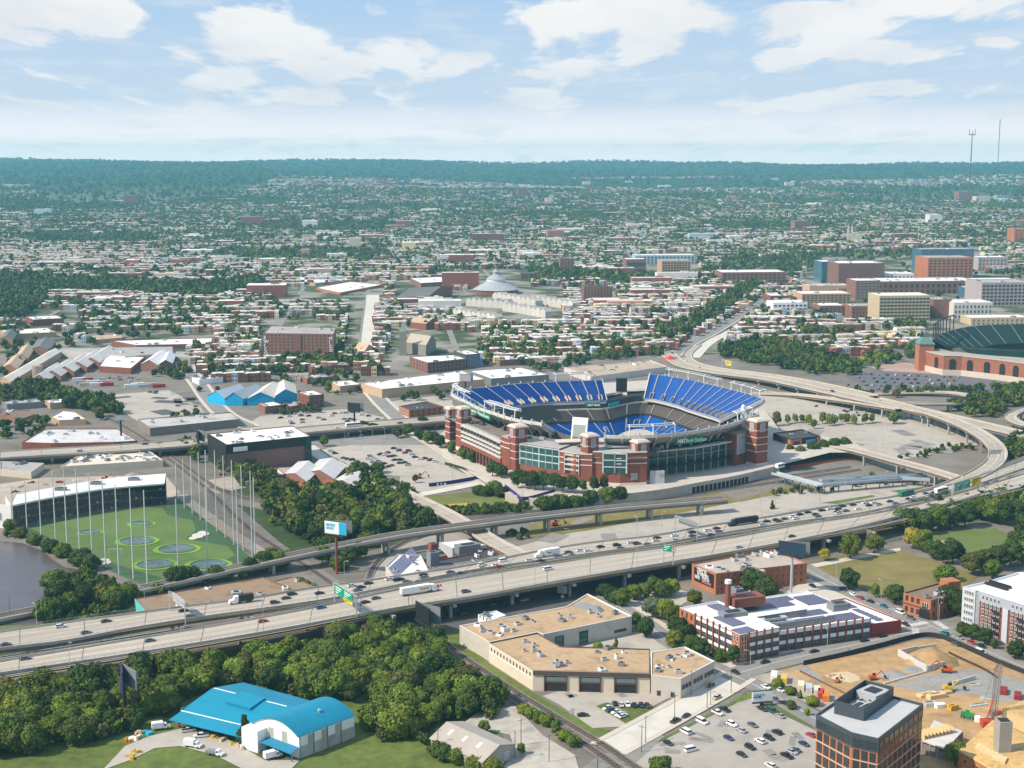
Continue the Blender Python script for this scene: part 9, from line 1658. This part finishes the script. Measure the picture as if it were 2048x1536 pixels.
for px, py, r, lab in red: c = mound(px, py+2, r, 5, lab, M('tent_red', (.55, .05, .03)), 'tent'); c['category'] = 'tent'
# parking bay lines and patches
def bays(a, b, d, n, lab, mat=LINE, z=.36, w=.13):
    A, B = G(*a), G(*b); u = (B-A)/n; q = G(*d)-A; m = MB(); Z = Vector((0, 0, z))
    for i in range(n+1): m.beam(A+u*i+Z, A+u*i+q+Z, w, .012)
    struct(m.obj('parking_lines', [mat]))
PL = M('worn_paint', (.56, .53, .48), var=.25, scale=1.5)
for a, b, d, n in (((1392, 1462), (1470, 1420), (1404, 1468), 16), ((1318, 1500), (1390, 1463), (1330, 1506), 15), ((1440, 1478), (1530, 1428), (1452, 1484), 18), ((1360, 1525), (1440, 1479), (1372, 1531), 16), ((1490, 1505), (1590, 1450), (1503, 1511), 20), ((1420, 1540), (1490, 1505), (1433, 1546), 14), ((1540, 1530), (1610, 1490), (1553, 1536), 14)): bays(a, b, d, n, '', PL)
for k in range(7): bays((1560+k*38, 800+k*7), (1660+k*40, 812+k*7), (1562+k*38, 802+k*7), 24, '', PL)
for k in range(5): bays((1610+k*40, 880+k*7), (1740+k*42, 862+k*7), (1613+k*40, 882+k*7), 26, '', PL)
rp_ = random.Random(5); 
for (x0, x1, y0, y1, n, w, mat) in ((210, 400, 796, 835, 9, 14, ASPH), (1030, 1420, 1020, 1095, 6, 10, ASPL), (1300, 1600, 1420, 1520, 12, 5, ASPL), (1600, 1900, 850, 905, 10, 12, ASPL), (1100, 1300, 1390, 1440, 6, 4, ASPL)):
    for k in range(n):
        g = G(rp_.uniform(x0, x1), rp_.uniform(y0, y1)); a, b, t = rp_.uniform(w*.4, w), rp_.uniform(w*.2, w*.6), rp_.uniform(0, 3); _z[0] += .001
        if (mat is ASPH and x0 == 1500): t = .5
        m = MB(); c, s = math.cos(t), math.sin(t); m.poly([(g.x+i*a*c-j*b*s, g.y+i*a*s+j*b*c, .33) for i, j in ((-1, -1), (1, -.9), (.95, 1), (-1, .9))]); 
        px_, py_ = pix(g.x, g.y, 0); struct(m.obj('asphalt_patch', [mat]))

for k in range(14):
    x, y = (158+k*7, 762+(k % 3)*5) if k < 9 else (262+(k-9)*14, 772+(k % 2)*3); crate(x, y, (12, 2.5, 3.2), .35, (WHITE, STEEL, LIME, M('box_red'), WHITE)[k % 5], f'{nth(k)} from the left of the long trailers parked in the works yard', 'trailer', 'parked_trailer');
